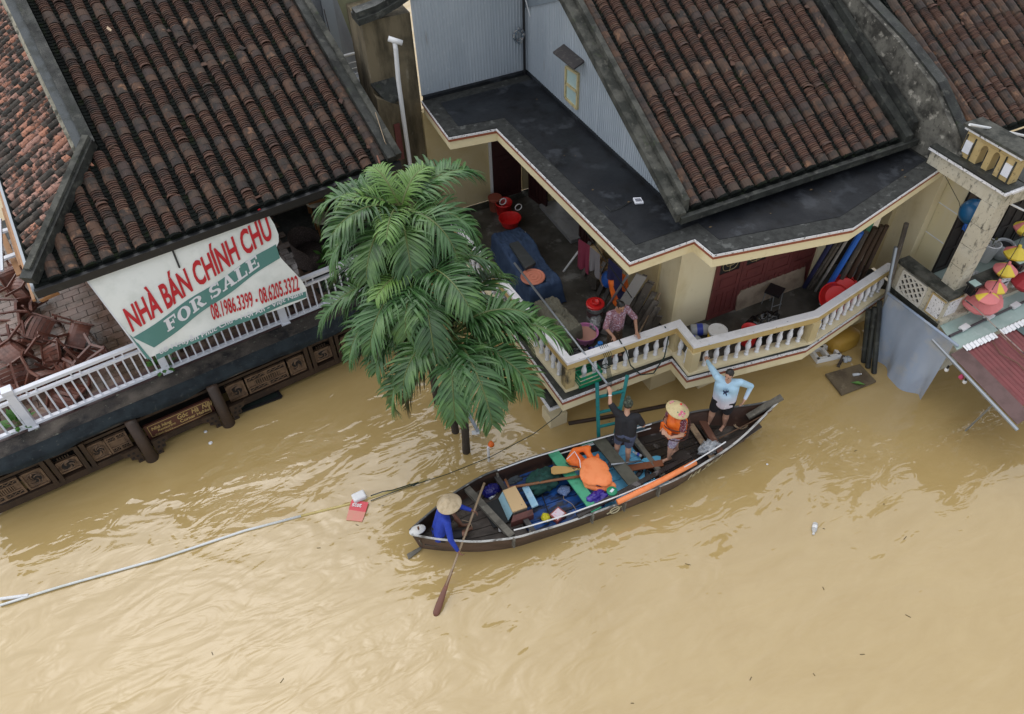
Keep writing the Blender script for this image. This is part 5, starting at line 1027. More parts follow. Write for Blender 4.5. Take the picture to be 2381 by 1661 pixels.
# 4 pale blue shirt -------------------------------------------------------------
gm=mat('pale_blue_gradient_shirt',(.38,.6,.78),(),.75,bump=.6,bs=6); N_=gm.node_tree.nodes; L_=gm.node_tree.links; ge=N_.new('ShaderNodeNewGeometry'); sx=N_.new('ShaderNodeSeparateXYZ'); mr=N_.new('ShaderNodeMapRange'); mr.inputs[1].default_value=1.22; mr.inputs[2].default_value=1.6; rp=N_.new('ShaderNodeValToRGB'); rp.color_ramp.elements[0].color=(.72,.68,.78,1); rp.color_ramp.elements[1].color=(.4,.62,.8,1)
L_.new(ge.outputs['Position'],sx.inputs[0]); L_.new(sx.outputs['Z'],mr.inputs[0]); L_.new(mr.outputs[0],rp.inputs[0]); L_.new(rp.outputs[0],N_['Principled BSDF'].inputs['Base Color'])
t,J,HM=person('person in pale blue long sleeved shirt and black shorts reaching for a baluster',dict(P=(7.93,7.43,1.263),C=(7.9,7.42,1.671),N=(7.88,7.41,1.886),H=(7.85,7.39,2.037),SL=(8.06,7.26,1.833),SR=(7.75,7.57,1.833),EL=(8.36,7.24,1.586),WL=(8.2,7.16,1.338),ER=(7.83,7.88,1.779),WR=(7.95,8.15,1.66),UL=(8.01,7.36,1.22),UR=(7.86,7.5,1.22),KL=(8.02,7.36,0.811),KR=(7.82,7.54,0.811),AL=(8.05,7.36,0.42),AR=(7.82,7.56,0.42),TL=(-.85,-.4,0),TR=(-.8,-.35,0),look=(-.8,-.35,-.6),hL=(-.5,-.1,-.8),nL=(-.6,.4,0),hR=(.3,.9,.1),nR=(.5,.2,-.6),cR=.9,cL=.3),(-.7,-.7,0),sk2,1.2,True,dk_m,gm,longs=.9,hem=.1)
em=MB(); fr=nrm(A((-.7,-.7,.35))); c0=J['C']+A((-.7,-.7,0))*.185+A((0,0,-.02)); r_=A((.7,-.7,0)); u_=np.cross(r_,fr)*-1; u_=u_ if u_[2]>0 else -u_
def eb(a,b,w): em.beam(c0+(r_*a[0]+u_*a[1])*.72,c0+(r_*b[0]+u_*b[1])*.72,w*.55,.06,fr)
for a,b,w in (((0,.01),(.075,.055),.02),((0,0),(-.07,.03),.017),((0,.0),(.05,-.075),.02),((0,0),(-.045,-.05),.02),((0,.02),(.01,.06),.022)): eb(a,b,w)
em.build('chest_emblem',mat('navy_print',(.01,.02,.07),(),.7),t)
MB().tube([J['P']+A((-.7,-.7,0))*.17+A((.05,-.05,-.02)),J['P']+A((-.7,-.7,0))*.19+A((.03,-.03,-.12))],.009,5).build('drawstring',wht_m,t)
# 5 on the balcony ---------------------------------------------------------------
fb=mat('floral_mauve_blouse',(.24,.12,.15),[((.42,.34,.42),26,.52,.56,.9),((.14,.04,.06),33,.55,.59,.9),((.45,.25,.22),21,.6,.63,.7)],.8); pt=mat('brown_patterned_trousers',(.05,.03,.02),[((.2,.12,.06),28,.56,.6,.8)],.85)
t,J,HM=person('older person in floral mauve blouse leaning over the balcony rail',dict(base=(6.58,9.48,1.3),AL=(6.66,9.48,1.37),AR=(6.5,9.5,1.37),TL=(0,-1,0),TR=(0,-1,0),P=(6.57,9.5,2.1),C=(6.56,9.46,2.46),N=(6.55,9.4,2.63),H=(6.55,9.35,2.76),SR=(6.36,9.43,2.56),SL=(6.75,9.43,2.56),ER=(6.24,9.36,2.3),WR=(6.32,9.18,2.18),EL=(6.89,9.3,2.34),WL=(6.8,9.07,2.18),UL=(6.65,9.5,2.0),UR=(6.49,9.5,2.0),KL=(6.65,9.46,1.7),KR=(6.5,9.48,1.7),look=(-.05,-.8,-.5),hR=(.1,-.5,-.7),hL=(-.1,-.9,-.15),nL=(0,-.2,-1),cL=.2),(0,-1,0),sk1,.92,True,None,fb,.95,long_skirt=pt,hem=.1,s=.95)
MB().ell(J['H']+A((0,.1,.06)),(.045,.045,.045),10,8).build('hair_bun',hair_m,t,True)

# ================================================================== for sale banner
B0=A((-2.62,13.37,4.12)); bX=A((0.995,0.102,0)); bY=A((0.026,-0.253,-0.967)); bN=-A((-0.099,0.962,-0.255))
def wr(x,y): return .025*math.sin(x*1.7+y*.8)*min(1,y)+.018*math.sin(x*4.1-y*2.3)*min(1,y*.8)+.05*max(0,y-1.5)*math.sin(x*5.3)
def onb(x,y,o=0): return B0+bX*x+bY*y+bN*(wr(x,y)+o)
Lb_=[(0.003,0),(0.317,2)]; Rb_=[(3.523,-0.001),(3.584,0.293),(3.591,0.515),(3.549,0.664),(3.44,0.798),(3.486,1.043),(3.722,1.617),(3.759,1.863),(3.705,2.031)]
def edge(l,t):
    x=t*(len(l)-1); i=min(int(x),len(l)-2); return A(l[i])+(A(l[i+1])-A(l[i]))*(x-i)
BNR=thing('banner','large white for sale banner with red and green print hung from eave to railing','banner',tuple(B0+A((1.7,0,-2))))
def bsurf(s,t):
    p=edge(Lb_,t)+(edge(Rb_,t)-edge(Lb_,t))*s; y=p[1]
    if t>.92: y+=.05*math.sin(s*9)*(t-.92)/.08
    return onb(p[0],y)
MB().grid(bsurf,70,40).build('banner_cloth',mat('white_vinyl',(.8,.83,.8),[((.58,.62,.58),1.6,.48,.66,.6)],.55),BNR,True)
red_p=mat('red_print',(.5,.012,.02),(),.6); grn_p=mat('green_print',(.09,.235,.21),[((.13,.28,.25),3,.5,.66,.6)],.6); wht_p=mat('white_print',(.72,.73,.76),(),.6)
def band(a0,a1,b0,b1,name,o):
    def f(s,t):
        p=A(a0)+(A(a1)-A(a0))*s; q=A(b0)+(A(b1)-A(b0))*s; r=p+(q-p)*t+A((0,.02*math.sin(s*14))); return onb(r[0],r[1],o)
    MB().grid(f,40,5).build(name,grn_p,BNR,True)
band((0.285,1.493),(3.473,0.674),(0.544,1.859),(3.46,0.983),'green_band',.008); band((0.516,2.012),(3.724,1.88),(0.487,2.124),(3.702,2.009),'green_band',.008); band((0.238,1.351),(0.346,1.766),(0.334,1.998),(0.423,2.114),'green_band',.0085)
def btext(s,p0,p1,pu,m,name,tall=1.0,**k):
    V,F=text_pts(s,size=1,**k); xs=[v[0] for v in V]; x0,x1=min(xs),max(xs); p0,p1,pu=A(p0),A(p1),A(pu); e=(p1-p0)/(x1-x0); u=(pu-p0)/(.7/tall)
    return MB().add([onb(*(p0+e*(x-x0)+u*y),.016) for x,y in V],F).build(name,m,BNR)
btext('NHÀ BÁN CHÍNH CHỦ',(0.321,1.369),(3.468,0.527),(0.34,0.936),red_p,'red_lettering',tall=1.12,bold=.028)
def slab_letters(p0,p1,pu):
    def R(x0,y0,x1,y1): return [(x0,y0),(x1,y0),(x1,y1),(x0,y1)]
    def ring(cx,cy,rx,ry,ix,iy,a0=0,a1=6.2832,n=18):
        return [[(cx+rx*math.cos(a),cy+ry*math.sin(a)),(cx+rx*math.cos(b),cy+ry*math.sin(b)),(cx+ix*math.cos(b),cy+iy*math.sin(b)),(cx+ix*math.cos(a),cy+iy*math.sin(a))] for a,b in [(a0+(a1-a0)*i/n,a0+(a1-a0)*(i+1)/n) for i in range(n)]]
    G_={'F':(.86,[R(.1,.1,.36,.9),R(0,.86,.82,1),R(0,0,.5,.13),R(.36,.45,.6,.58),R(.72,.64,.82,.86),R(.56,.34,.64,.7)]),'O':(1.0,ring(.48,.5,.48,.52,.2,.4)),
     'R':(1.0,[R(.1,.1,.35,.9),R(0,.87,.5,1),R(0,0,.47,.13),[(.4,.48),(.62,.5),(.98,0),(.66,0)],R(.9,0,1.04,.12)]+ring(.48,.72,.36,.28,.12,.15,-1.57,1.57,10)),
     'S':(.86,ring(.4,.72,.36,.3,.14,.14,.55,4.71,12)+ring(.42,.28,.38,.3,.15,.14,-2.6,1.57,12)+[R(.32,.42,.5,.58),R(.68,.68,.76,.98),R(.02,.02,.1,.34)]),
     'A':(1.05,[[(.1,0),(.26,0),(.56,1),(.42,1)],[(.66,0),(.94,0),(.62,1),(.4,1)],R(.28,.26,.72,.37),R(-.02,0,.34,.12),R(.58,0,1.06,.12)]),
     'L':(.86,[R(.1,.1,.36,.9),R(0,.88,.48,1),R(0,0,.8,.14),R(.7,.14,.8,.38)]),'E':(.86,[R(.1,.1,.36,.9),R(0,.86,.82,1),R(0,0,.84,.14),R(.36,.44,.6,.57),R(.72,.66,.82,.86),R(.74,.14,.84,.36),R(.56,.34,.64,.68)]),' ':(.32,[])}
    x=0; polys=[]
    for c in 'FOR SALE':
        w_,pl=G_[c]; polys+=[[(x+a,b) for a,b in p] for p in pl]; x+=w_+.05
    p0,p1,pu=A(p0),A(p1),A(pu); e=(p1-p0)/x; u=pu-p0; mb=MB()
    for k,p in enumerate(polys): mb.add([onb(*(p0+e*a+u*b),.016+.0006*(k%5)) for a,b in p],[tuple(range(len(p)))])
    mb.build('white_lettering',wht_p,BNR)
slab_letters((0.899,1.653),(3.043,1.017),(0.913,1.386))
btext('08.1986.3399 - 08.6205.3322',(1.771,1.768),(3.619,1.815),(1.82,1.472),red_p,'red_lettering',tall=1.1,bold=.02)
btext('6B Nguyễn Phúc Chu - Hội An - Việt Nam',(0.587,2.046),(3.646,1.942),(0.601,1.948),wht_p,'white_lettering',bold=.02)
MB().tube([onb(*(1.613,-0.071),.02),onb(*(1.594,0.477),.03)],.018,6).build('hanging_strap',blk_m,BNR)
MB().tube([onb(*(0.003,0),.0),onb(*(0.153,0.96),.0),onb(*(0.317,2),.0)],.012,5).build('edge_cord',wht_m,BNR)
# ================================================================== left terrace
chair_m=mat('red_brown_chair_wood',(.16,.06,.04),[((.075,.03,.022),3,.45,.62,.75),((.3,.17,.13),9,.6,.72,.6)],.5,rlo=.3,obj=True)
pr=[(-.27,.43),(-.18,.41),(-.09,.395),(0,.39),(.09,.395),(.17,.42),(.23,.47),(.27,.54),(.3,.62),(.33,.7),(.355,.78)]
def make_chair(label):
    t=thing('wooden_armchair',label,'chair',(0,0,0),0,'wooden armchairs jumbled on the terrace')
    for i in range(len(pr)-1):
        a,b=pr[i],pr[i+1]; m=MB(); n=7
        rows=[]
        for k in range(n):
            x=(k/(n-1)-.5)*.5; bow=.05*(1-(2*x/.5)**2)*(1 if i>4 else .3)
            rows.append((x,bow))
        vs=[]
        for x,bow in rows: vs+=[(x,a[0]+.004+bow,a[1]),(x,b[0]-.008+bow,b[1]-.002),(x,a[0]+.004+bow,a[1]-.018),(x,b[0]-.008+bow,b[1]-.02)]
        fs=[]
        for k in range(n-1):
            o=4*k; fs+=[(o,o+1,o+5,o+4),(o+2,o+6,o+7,o+3),(o,o+4,o+6,o+2),(o+1,o+3,o+7,o+5)]
        fs+=[(0,2,3,1),(24,25,27,26)]; m.add(vs,fs).build('slat',chair_m,t)
    for s in (-1,1):
        m=MB(); x=s*.275
        for a,b,w in (((x,-.3,0),(x,-.26,.36),.05),((x,-.26,.36),(x,-.33,.64),.06),((x,-.33,.64),(x,.02,.66),.06),((x,.02,.66),(x,.36,.8),.055),((x,.36,0),(x,.26,.4),.05),((x,.26,.4),(x,.36,.8),.05),((x,-.26,.36),(x,.26,.4),.055)): m.beam(a,b,w,.035,(1,0,0))
        m.build('side_frame',chair_m,t)
    return t
cspots=[((8,628),1.75,(2.9,.2,.6),'armchair lying under the corner of the dark roof'),((52,690),1.75,(1.5,.3,2.3),'armchair tipped on its back below the roof corner'),((40,735),1.7,(.3,1.9,.4),'curved armchair on its side at the picture edge below the roof corner'),((88,762),1.8,(2.6,.4,4.0),'armchair upside down left of the open tiled floor, legs in the air'),((158,778),1.75,(2.2,-.5,.9),'armchair with a pointed leg standing up farthest right in the heap'),((118,820),1.75,(2.4,.5,2.6),'armchair overturned in the middle of the heap'),((60,815),1.8,(1.9,.2,5.2),'armchair upturned with arms spread in the middle left of the heap'),((15,800),1.75,(2.9,.6,1.2),'armchair half outside the picture on the left of the heap'),((30,872),1.8,(2.3,-.3,3.6),'armchair upside down close behind the railing post'),((95,885),1.7,(1.6,.6,.4),'armchair on its back right behind the white railing bars'),((150,850),1.7,(2.7,.2,1.9),'armchair overturned near the kerb behind the railing'),((213,838),1.6,(1.4,1.2,.3),'armchair lying flat against the kerb nearest the banner'),((160,905),1.6,(2.9,.2,5.6),'armchair seen through the white railing bars'),((0,905),1.75,(2.1,.3,.2),'armchair behind the leftmost railing stretch')]
def cplace(q,z,r): 
    pass
C_=[(-5.037,18.17,1.6),(-4.66,16.913,1.6),(-4.809,16.326,1.55),(-4.386,15.633,1.6),(-3.801,15.092,1.6),(-4.173,14.671,1.6),(-4.634,14.924,1.65),(-5.026,15.396,1.6),(-4.903,14.273,1.65),(-4.424,13.956,1.55),(-3.951,14.19,1.55),(-3.435,14.146,1.5),(-3.934,13.492,1.5),(-5.175,14.024,1.6)]
ch0=make_chair('red brown '+cspots[0][3])
for i,((q,z,r,lab),c) in enumerate(zip(cspots,C_)):
    M=Matrix.Translation(c)@Euler(r,'XYZ').to_matrix().to_4x4()@Matrix.Translation((0,0,-.38))
    if i==0: ch0.matrix_basis=M
    else: clone_tree(ch0,M,'red brown '+lab)
UT=thing('upturned_table','white topped timber table turned upside down at the far left edge','table',(-4.729,18.692,2)); tm_=MATS['fresh_timber']
for a,b,m,w in (((-4.429,18.584,2.9),(-4.297,16.744,2.5),tm_,.07),((-4.508,18.16,2.9),(-4.672,16.742,2.5),wht_m,.06),((-4.648,18.139,2.6),(-4.393,18.151,2.6),wht_m,.12),((-4.779,17.505,2.3),(-4.435,17.568,2.3),wht_m,.12),((-4.691,18.366,2.4),(-4.527,17.165,2),tm_,.12)): MB().beam(a,b,w,.05).build('table_rail',m,UT)
def bush(c,r,n,name,label,cat,m,seed,L=.2,wd=.05):
    g=random.Random(seed); t=thing(name,label,cat,tuple(c)); lf=MB(); st=MB()
    for i in range(n):
        a=g.random()*6.28; e=g.uniform(.2,1.3); d=A((math.cos(a)*math.cos(e),math.sin(a)*math.cos(e),math.sin(e))); p=A(c)+d*r*g.uniform(.35,1); q=p+nrm(d+A((0,0,-.3)))*L*g.uniform(.7,1.2); sd=nrm(np.cross(d,(0,0,1)))*wd
        lf.add([p,(p+q)/2+sd+A((0,0,.01)),q,(p+q)/2-sd],[(0,1,2,3)]); 
        if i%4==0: st.tube([c,p],.006,4)
    st.build('stem',rach_m,t); lf.build('foliage',m,t); return t
gl=mat('garden_leaf',(.05,.15,.02),[((.1,.24,.03),3,.5,.65,.7)],.5)
bush(G(-4.95,.25,1.4),.22,40,'potted_plant','small green leafy plant behind the leftmost railing post','plant',gl,4)
bush(G(-2.1,.25,1.4),.24,34,'potted_plant','small green plant behind the railing post under the banner','plant',gl,5)
bush((2.054,14.98,1.5),.3,60,'potted_plant','green plant with striped leaves behind the railing near the palm','plant',gl,6)
# wicker armchair and seats under the roof
wk=mat('brown_wicker',(.05,.035,.03),[((.11,.085,.08),34,.5,.58,.8)],.8,bump=.6,bs=60)
WC=thing('wicker_chair','brown wicker tub armchair on the dark terrace under the roof','chair',(1.612,15.237,1.32)); c=A((1.657,15.397,1.32))
def wick(s,t): 
    a=math.radians(20+s*240); r=.36+.04*t; h=.72-.2*abs(s-.5)*2*0+.0; top=.42+.38*math.sin(math.pi*s)**.6
    return c+A((r*math.cos(a),r*math.sin(a),.05+top*t))
MB().grid(wick,26,6).build('backrest',wk,WC,True); MB().lathe([(.33,0),(.34,.34),(.3,.38),(.001,.38)],c,18).build('seat',wk,WC,True)
for x,y,lab in ((735,470,'cream padded dining chair deepest under the dark roof'),(752,505,'cream padded dining chair in front of another under the roof')):
    q=A((2.358,17.221,1.7)) if x==735 else A((2.329,16.451,1.7)); t=thing('dining_chair',lab,'chair',(q[0],q[1],1.31)); m=MB(); m.ell(q,(.26,.26,.06),16,8); m.build('seat',mat('cream_cushion',(.4,.36,.27),[((.3,.26,.18),4,.5,.65,.6)],.8) if x==735 else MATS['cream_cushion'],t,True)
    for dx in (-.2,.2):
        for dy in (-.2,.2): MB().beam(q+A((dx,dy,-.4)),q+A((dx,dy,0)),.05,.05).build('leg',mat('honey_wood',(.2,.085,.025),(),.5) if 'honey_wood' not in MATS else MATS['honey_wood'],t)
    MB().beam(q+A((-.24,.22,.5)),q+A((.24,.22,.5)),.05,.3).build('backrest',MATS['honey_wood'],t)
SP=thing('solar_collector','small grey striped panel hanging under the right end of the dark eave','panel',(2.87,14.772,3.4)); pq=[(2.564,14.645,3.75),(3.089,14.703,3.75),(3.091,14.588,3.35),(2.656,14.56,3.35)]
MB().slab(pq,(0,.02,-.02)).build('panel_sheet',mat('panel_grey',(.1,.12,.15),(),.3),SP); m=MB(); pa=[A(q)+A((0,-.012,.012)) for q in pq]
for k in range(1,9):
    f=k/9; m.beam(pa[0]+(pa[1]-pa[0])*f,pa[3]+(pa[2]-pa[3])*f,.008,.006)
m.build('panel_line',wpl_m,SP,kind='stuff')
for a,b in ((0,1),(2,3)): MB().beam(pa[a],pa[b],.025,.02).build('panel_edge',wpl_m,SP)
LN=thing('hanging_lantern','small red framed lantern hanging at the right end of the dark eave','lantern',(3.232,14.96,3.4)); q=A((3.216,14.799,3.5))
for dx in (-.09,.09):
    for dy in (-.09,.09): MB().beam(q+A((dx,dy,-.15)),q+A((dx*.6,dy*.6,.15)),.02,.02).build('lantern_bar',strip_m,LN)
MB().box(q,(.13,.13,.2)).build('lantern_glass',wpl_m,LN)
solo(MB().tube([(3.441,14.557,4.5),(3.391,13.971,4.3),(3.444,13.78,3.9)],.02,7),'rusty_rod',mat('rusty_steel',(.2,.09,.06),(),.8),'thin rusty rod sticking out beyond the right end of the dark eave','rod')
solo(MB().tube([(3.686,14.846,5),(3.65,14.314,4.6),(3.818,14.219,4)],.008,5),'dry_twig',tan_m,'long thin dry stalk arching beside the drainpipe','twig')
# ================================================================== clutter on the balcony
def bucket(c,r,h,m,lidm,name,label,cat='bucket',lid=True,group=None,handle=False):
    t=thing(name,label,cat,tuple(c),0,group); MB().lathe([(r*.86,0),(r*.88,.01),(r,h),(r*1.05,h),(r*1.05,h-.03)],c,20,caps=False).lathe([(.001,.012),(r*.88,.012)],c,20,caps=False).build('bucket_body',m,t,True)
    if lid: auto_smooth(MB().lathe([(r*1.06,-.02),(r*1.07,.02),(r*.95,.03),(r*.93,.015),(.001,.015)],at_(c,(0,0,h)),22).build('lid',lidm,t))
    if handle: MB().tube([A(c)+A((r*math.cos(a),r*.3*math.cos(a)+.0,h+r*.9*math.sin(a))) for a in [i*math.pi/8 for i in range(9)]],.008,5).build('handle',wpl_m,t)
    return t
def basin(c,r,h,m,name,label,cat='basin',axis=(0,0,1),water=None):
    t=thing(name,label,cat,tuple(c)); auto_smooth(MB().lathe([(.001,0),(r*.75,0),(r,h),(r*1.06,h+.005),(r*1.06,h-.01),(r*.98,h-.004),(r*.72,.015),(.001,.015)],c,26,axis).build('basin_body',m,t))
    if water: MB().lathe([(r*.9,0),(.001,.001)],at_(c,(0,0,h*.7)),24,caps=False).build('basin_water',water,t)
    return t
def drape(c,hx,hy,hh,seed,rz=0,prof=None):
    cs,sn=math.cos(rz),math.sin(rz); off=Vector((seed*3.3,seed*1.7,0))
    def f(s,t):
        x,y=2*s-1,2*t-1; e=min(1-abs(x),(1-abs(y))*hy/hx); h=min(1,e/.2); h=h*h*(3-2*h)
        n=mnoise.noise(Vector((x*2.2,y*3.2,seed))+off); n2=1-abs(mnoise.noise(Vector((x*5,y*7,seed*2))+off))*2
        w=1+.07*mnoise.noise(Vector((x*3,y*4,9.1))+off)*(1-h); z=hh*h*(1+.1*n+(prof(y) if prof else 0))+.035*n2*h+.05*(1-h)*max(0,n2)
        X,Y=x*hx*w,y*hy*w; return (c[0]+X*cs-Y*sn,c[1]+X*sn+Y*cs,c[2]+z)
    return MB().grid(f,44,70)
bt=solo(drape((6.044,12.608,1.3),.46,1.25,.55,21,math.radians(-3),lambda y:.12*math.sin(y*5)),'covered_stack',blue_m,'long stack covered by a blue cloth along the left balustrade','covered stack',smooth=True)
solo(drape((5.831,10.61,1.3),.3,.62,.5,22,math.radians(4)),'canvas_roll',mat('grey_green_canvas',(.14,.135,.1),[((.08,.075,.055),5,.45,.62,.7,(1,.3,1))],.85,bump=.3,bs=10),'grey green canvas bundle at the end of the blue covered stack','bundle',smooth=True)
solo(MB().slab([(5.802,12.945,2.02),(6.028,12.935,2.02),(6.041,12.057,2.02),(5.743,11.977,2.02)],(0,0,.07)),'dark_case',mat('charcoal_board',(.03,.035,.037),[((.06,.065,.065),8,.5,.68,.6)],.7),'dark grey board lying on the blue covered stack','board')
LDK=thing('pot_cover','round salmon pink plastic lid with rings on the blue cloth','lid',(5.825,11.779,1.95)); c=(5.815,11.758,1.97)
auto_smooth(MB().lathe([(.27,0),(.275,.02),(.255,.035),(.24,.022),(.2,.022),(.195,.032),(.18,.032),(.175,.022),(.12,.022),(.115,.034),(.08,.034),(.07,.02),(.03,.02),(.02,.035),(.001,.035)],c,32).build('cover_disc',mat('salmon_plastic',(.55,.2,.13),[((.48,.17,.11),3,.5,.65,.5)],.45),LDK))
bucket((6.356,13.571,1.3),.19,.38,wpl_m,wpl_m,'lidded_bucket','white lidded bucket standing behind the blue covered stack'); 
basin((6.558,14.53,1.32),.27,.2,red_m,'red_basin','bright red basin behind the palm next to the white bucket'); bucket((6.644,15.071,1.3),.21,.34,red_m,red_m,'red_bucket','red bucket with white ring handles by the burgundy door',lid=False)
r_=MB(); q=A((6.567,14.922,1.75)); r_.tube([q+A((.09*math.cos(a),.02,.09*math.sin(a))) for a in [i*.6 for i in range(12)]],.014,6); r_.tube([q+A((.28+.09*math.cos(a),-.3,-.06+.09*math.sin(a))) for a in [i*.6 for i in range(12)]],.014,6); r_.build('ring_handle',wpl_m,[o for o in bpy.data.objects if o.name.startswith('red_bucket')][0])
bucket((6.51,15.31,1.3),.17,.36,mat('brick_plastic',(.3,.08,.05),(),.5),MATS['brick_plastic'],'brick_bucket','dull brick red lidded pail beside the red bucket','pail')
solo(crumple((6.141,13.665,1.55),(.2,.22,.25),23,.35),'black_bag',mat('black_bin_liner',(.01,.01,.011),[((.05,.05,.055),8,.6,.68,.7)],.2),'black plastic bag next to the white lidded bucket behind the palm','bag',smooth=True)
PB=bucket((6.763,10.62,1.3),.19,.4,wpl_m,red_m,'paint_bucket','tall white paint bucket with red lid near the leaning planks'); MB().lathe([(.181,.1),(.187,.26)],(6.763,10.62,1.3),20,caps=False).build('bucket_label',mat('brown_label',(.12,.07,.07),(),.5),PB,True)
MB().lathe([(.09,.0),(.095,.07),(.07,.07),(.06,.03),(.001,.03)],at_((6.763,10.62,1.3),(0,0,.41)),16).build('lid_cup',red_m,PB,True)
solo(crumple((6.609,10.309,1.45),(.28,.16,.14),24,.4,rz=.9),'grey_bag',mat('grey_film',(.2,.21,.22),[((.4,.42,.44),9,.55,.63,.8)],.25),'crumpled silver grey plastic bag beside the white paint bucket','bag',smooth=True)
basin((6.241,10.117,1.3),.27,.22,mat('pink_purple_plastic',(.5,.18,.38),(),.35),'pink_basin','pink purple basin of cloudy water near the balcony corner',water=mat('cloudy_pink_water',(.45,.25,.2),(),.2))
solo(crumple((5.868,9.615,1.5),(.24,.17,.2),25,.4),'black_bag',MATS['black_bin_liner'],'black plastic bag in the balcony corner beside the pink basin','bag',smooth=True); solo(crumple((6.066,9.458,1.5),(.16,.15,.2),26,.35),'navy_bag',nav_m,'dark blue bag standing between black bag and rail','bag',smooth=True)
bottle((6.223,9.483,1.35),(0,0,1),.42,.12,'blue tinted water jug with blue cap behind the rail',mat('blue_tint_plastic',(.12,.25,.45),(),.15),mat('cap_blue',(.02,.16,.5),(),.4),'jug')
CR=thing('plastic_crate','green plastic crate inside the corner of the balustrade','crate',(5.7,9.118,1.3)); c=A((5.7,9.118,1.3)); cm_=mat('green_crate_plastic',(.005,.22,.1),(),.45)
for dx,dy,sx_,sy_ in ((0,.2,.5,.02),(0,-.2,.5,.02),(.25,0,.02,.42),(-.25,0,.02,.42)):
    for z in (.04,.16,.28): MB().box(c+A((dx,dy,z)),(sx_,sy_,.06)).build('crate_wall',cm_,CR)
MB().box(c+A((0,0,.01)),(.5,.4,.02)).build('crate_base',cm_,CR)
# planks leaning on the yellow wall
pts=[((1405,775),(1492,640),.22,'wide pale grey plank leaning in front of the dark planks'),((1425,742),(1500,640),.1,'plank with a dark stripe behind the wide grey one'),((1440,750),(1515,655),.14,'dark plank third from the wide grey one'),((1460,752),(1510,660),.16,'mid brown plank with squared top in the leaning row'),((1470,760),(1522,680),.12,'knotty plank in the middle of the leaning row'),((1482,765),(1526,700),.13,'short plank in the right half of the leaning row'),((1495,770),(1530,715),.12,'shorter dark plank near the yellow wall'),((1508,775),(1534,735),.12,'shortest plank at the right end of the leaning row')]
ppm=mat('pale_grey_plank',(.24,.23,.22),[((.13,.125,.12),6,.5,.64,.7,(.3,.3,1))],.8)
LPK=[((6.701,10.044,1.3),(7.247,9.735,3)),((7.042,10.292,1.3),(7.308,9.704,3)),((7.154,10.204,1.3),(7.459,9.664,2.8)),((7.3,10.083,1.3),(7.384,9.628,2.8)),((7.35,9.951,1.3),(7.546,9.631,2.5)),((7.407,9.831,1.3),(7.574,9.57,2.3)),((7.486,9.731,1.3),(7.567,9.474,2.2)),((7.564,9.631,1.3),(7.592,9.408,2))]
for k,((a,b),(q0,q1,w_,lab)) in enumerate(zip(LPK,pts)): solo(MB().beam(a,b,w_,.035,(-.45,-.8,.3)),'leaning_plank',ppm if k==0 else plank_m,lab,'plank','planks leaning on the yellow wall')
for a,b,lab in (((7.709,9.559,1.35),(7.655,9.575,2.5),'thin tan stick leaning on the yellow wall right of the planks'),): solo(MB().tube([(7.343,9.702,1.35),(7.704,9.646,2.4)],.018,7),'broom_stick',MATS['light_old_plank'],lab,'stick')
solo(MB().tube([(7.033,10.669,1.3),(6.866,9.668,3.2)],.025,8),'metal_pipe',grey_m,'grey metal pipe leaning beside the wide pale plank','pipe')
solo(MB().tube([(6.88,12.288,1.32),(7.19,12.161,1.9)],.025,8),'white_tube',wpl_m,'white tube leaning at the edge of the junk under the roof','tube')
# junk along the inner wall
dw=thing('dark_pallet','dark timber pallet leaning behind the junk under the roof','pallet',(7.306,11.609,1.3))
for k in range(6): MB().beam(A((7.229,12.19,1.35))+A((.0,.0,0))+ (A((7.075,10.447,1.35))-A((7.229,12.19,1.35)))*k/6*.9+A((0,0,.0)),A((7.229,12.19,1.35))+(A((7.075,10.447,1.35))-A((7.229,12.19,1.35)))*k/6*.9+A((.35,.1,.6)),.1,.04).build('pallet_slat',bin_m,dw)
cbm=mat('cardboard',(.3,.2,.12),[((.2,.13,.08),5,.5,.65,.6)],.85)
for (q,s_,rz,lab,m_) in (((7.509,12.044,1.7),(.4,.35,.35),.4,'brown cardboard box on the junk by the hanging clothes',cbm),((7.517,11.588,1.75),(.3,.25,.2),.9,'small cardboard box with blue print on the junk',cbm),((7.395,11.492,1.55),(.5,.3,.3),.2,'grey green wooden box low in the junk',plank_m)): solo(MB().box(q,s_,rz),'storage_box',m_,lab,'box')
solo(MB().ell((7.348,11.85,2),(.26,.26,.1),18,10),'woven_basket',straw_m,'round woven basket below the hanging clothes','basket',smooth=True)
solo(MB().slab([(7.135,11.315,1.95),(7.24,11.327,1.95),(7.213,10.978,1.8),(7.127,10.925,1.8)],(0,0,.02)),'wedge_board',mat('tan_board',(.4,.27,.18),(),.7),'small wedge shaped tan board on top of the junk','board')
def cloth(a,b,dz,m,label,seed):
    a,b=A(a),A(b); return solo(MB().grid(lambda s,t:a+(b-a)*s+A((.03*math.sin(s*11+seed)*t,.04*math.sin(s*9+seed)*t,-dz*t-.06*math.sin(s*6+seed)*t*t)),14,10),'hanging_cloth',m,label,'clothing','clothes hanging under the roof',smooth=True)
cloth((6.766,11.467,2.9),(6.862,11.135,2.9),.75,mat('wine_cloth',(.16,.015,.04),(),.85),'dark wine red garment hanging at the end of the line',1); cloth((6.847,11.11,2.9),(6.903,10.79,2.9),.6,mat('grey_cloth',(.17,.16,.17),(),.85),'grey garment hanging next to the wine red one',2); cloth((7.004,10.611,2.9),(7.056,10.149,2.9),.55,mat('navy_cloth',(.01,.012,.06),(),.85),'navy garment hanging nearest the roof corner',3)
solo(MB().tube([(7.1,12.6,2.95),(6.75,9.3,2.95)],.012,5),'clothes_line',cable_m,'dark line for clothes stretched under the roof soffit','line')
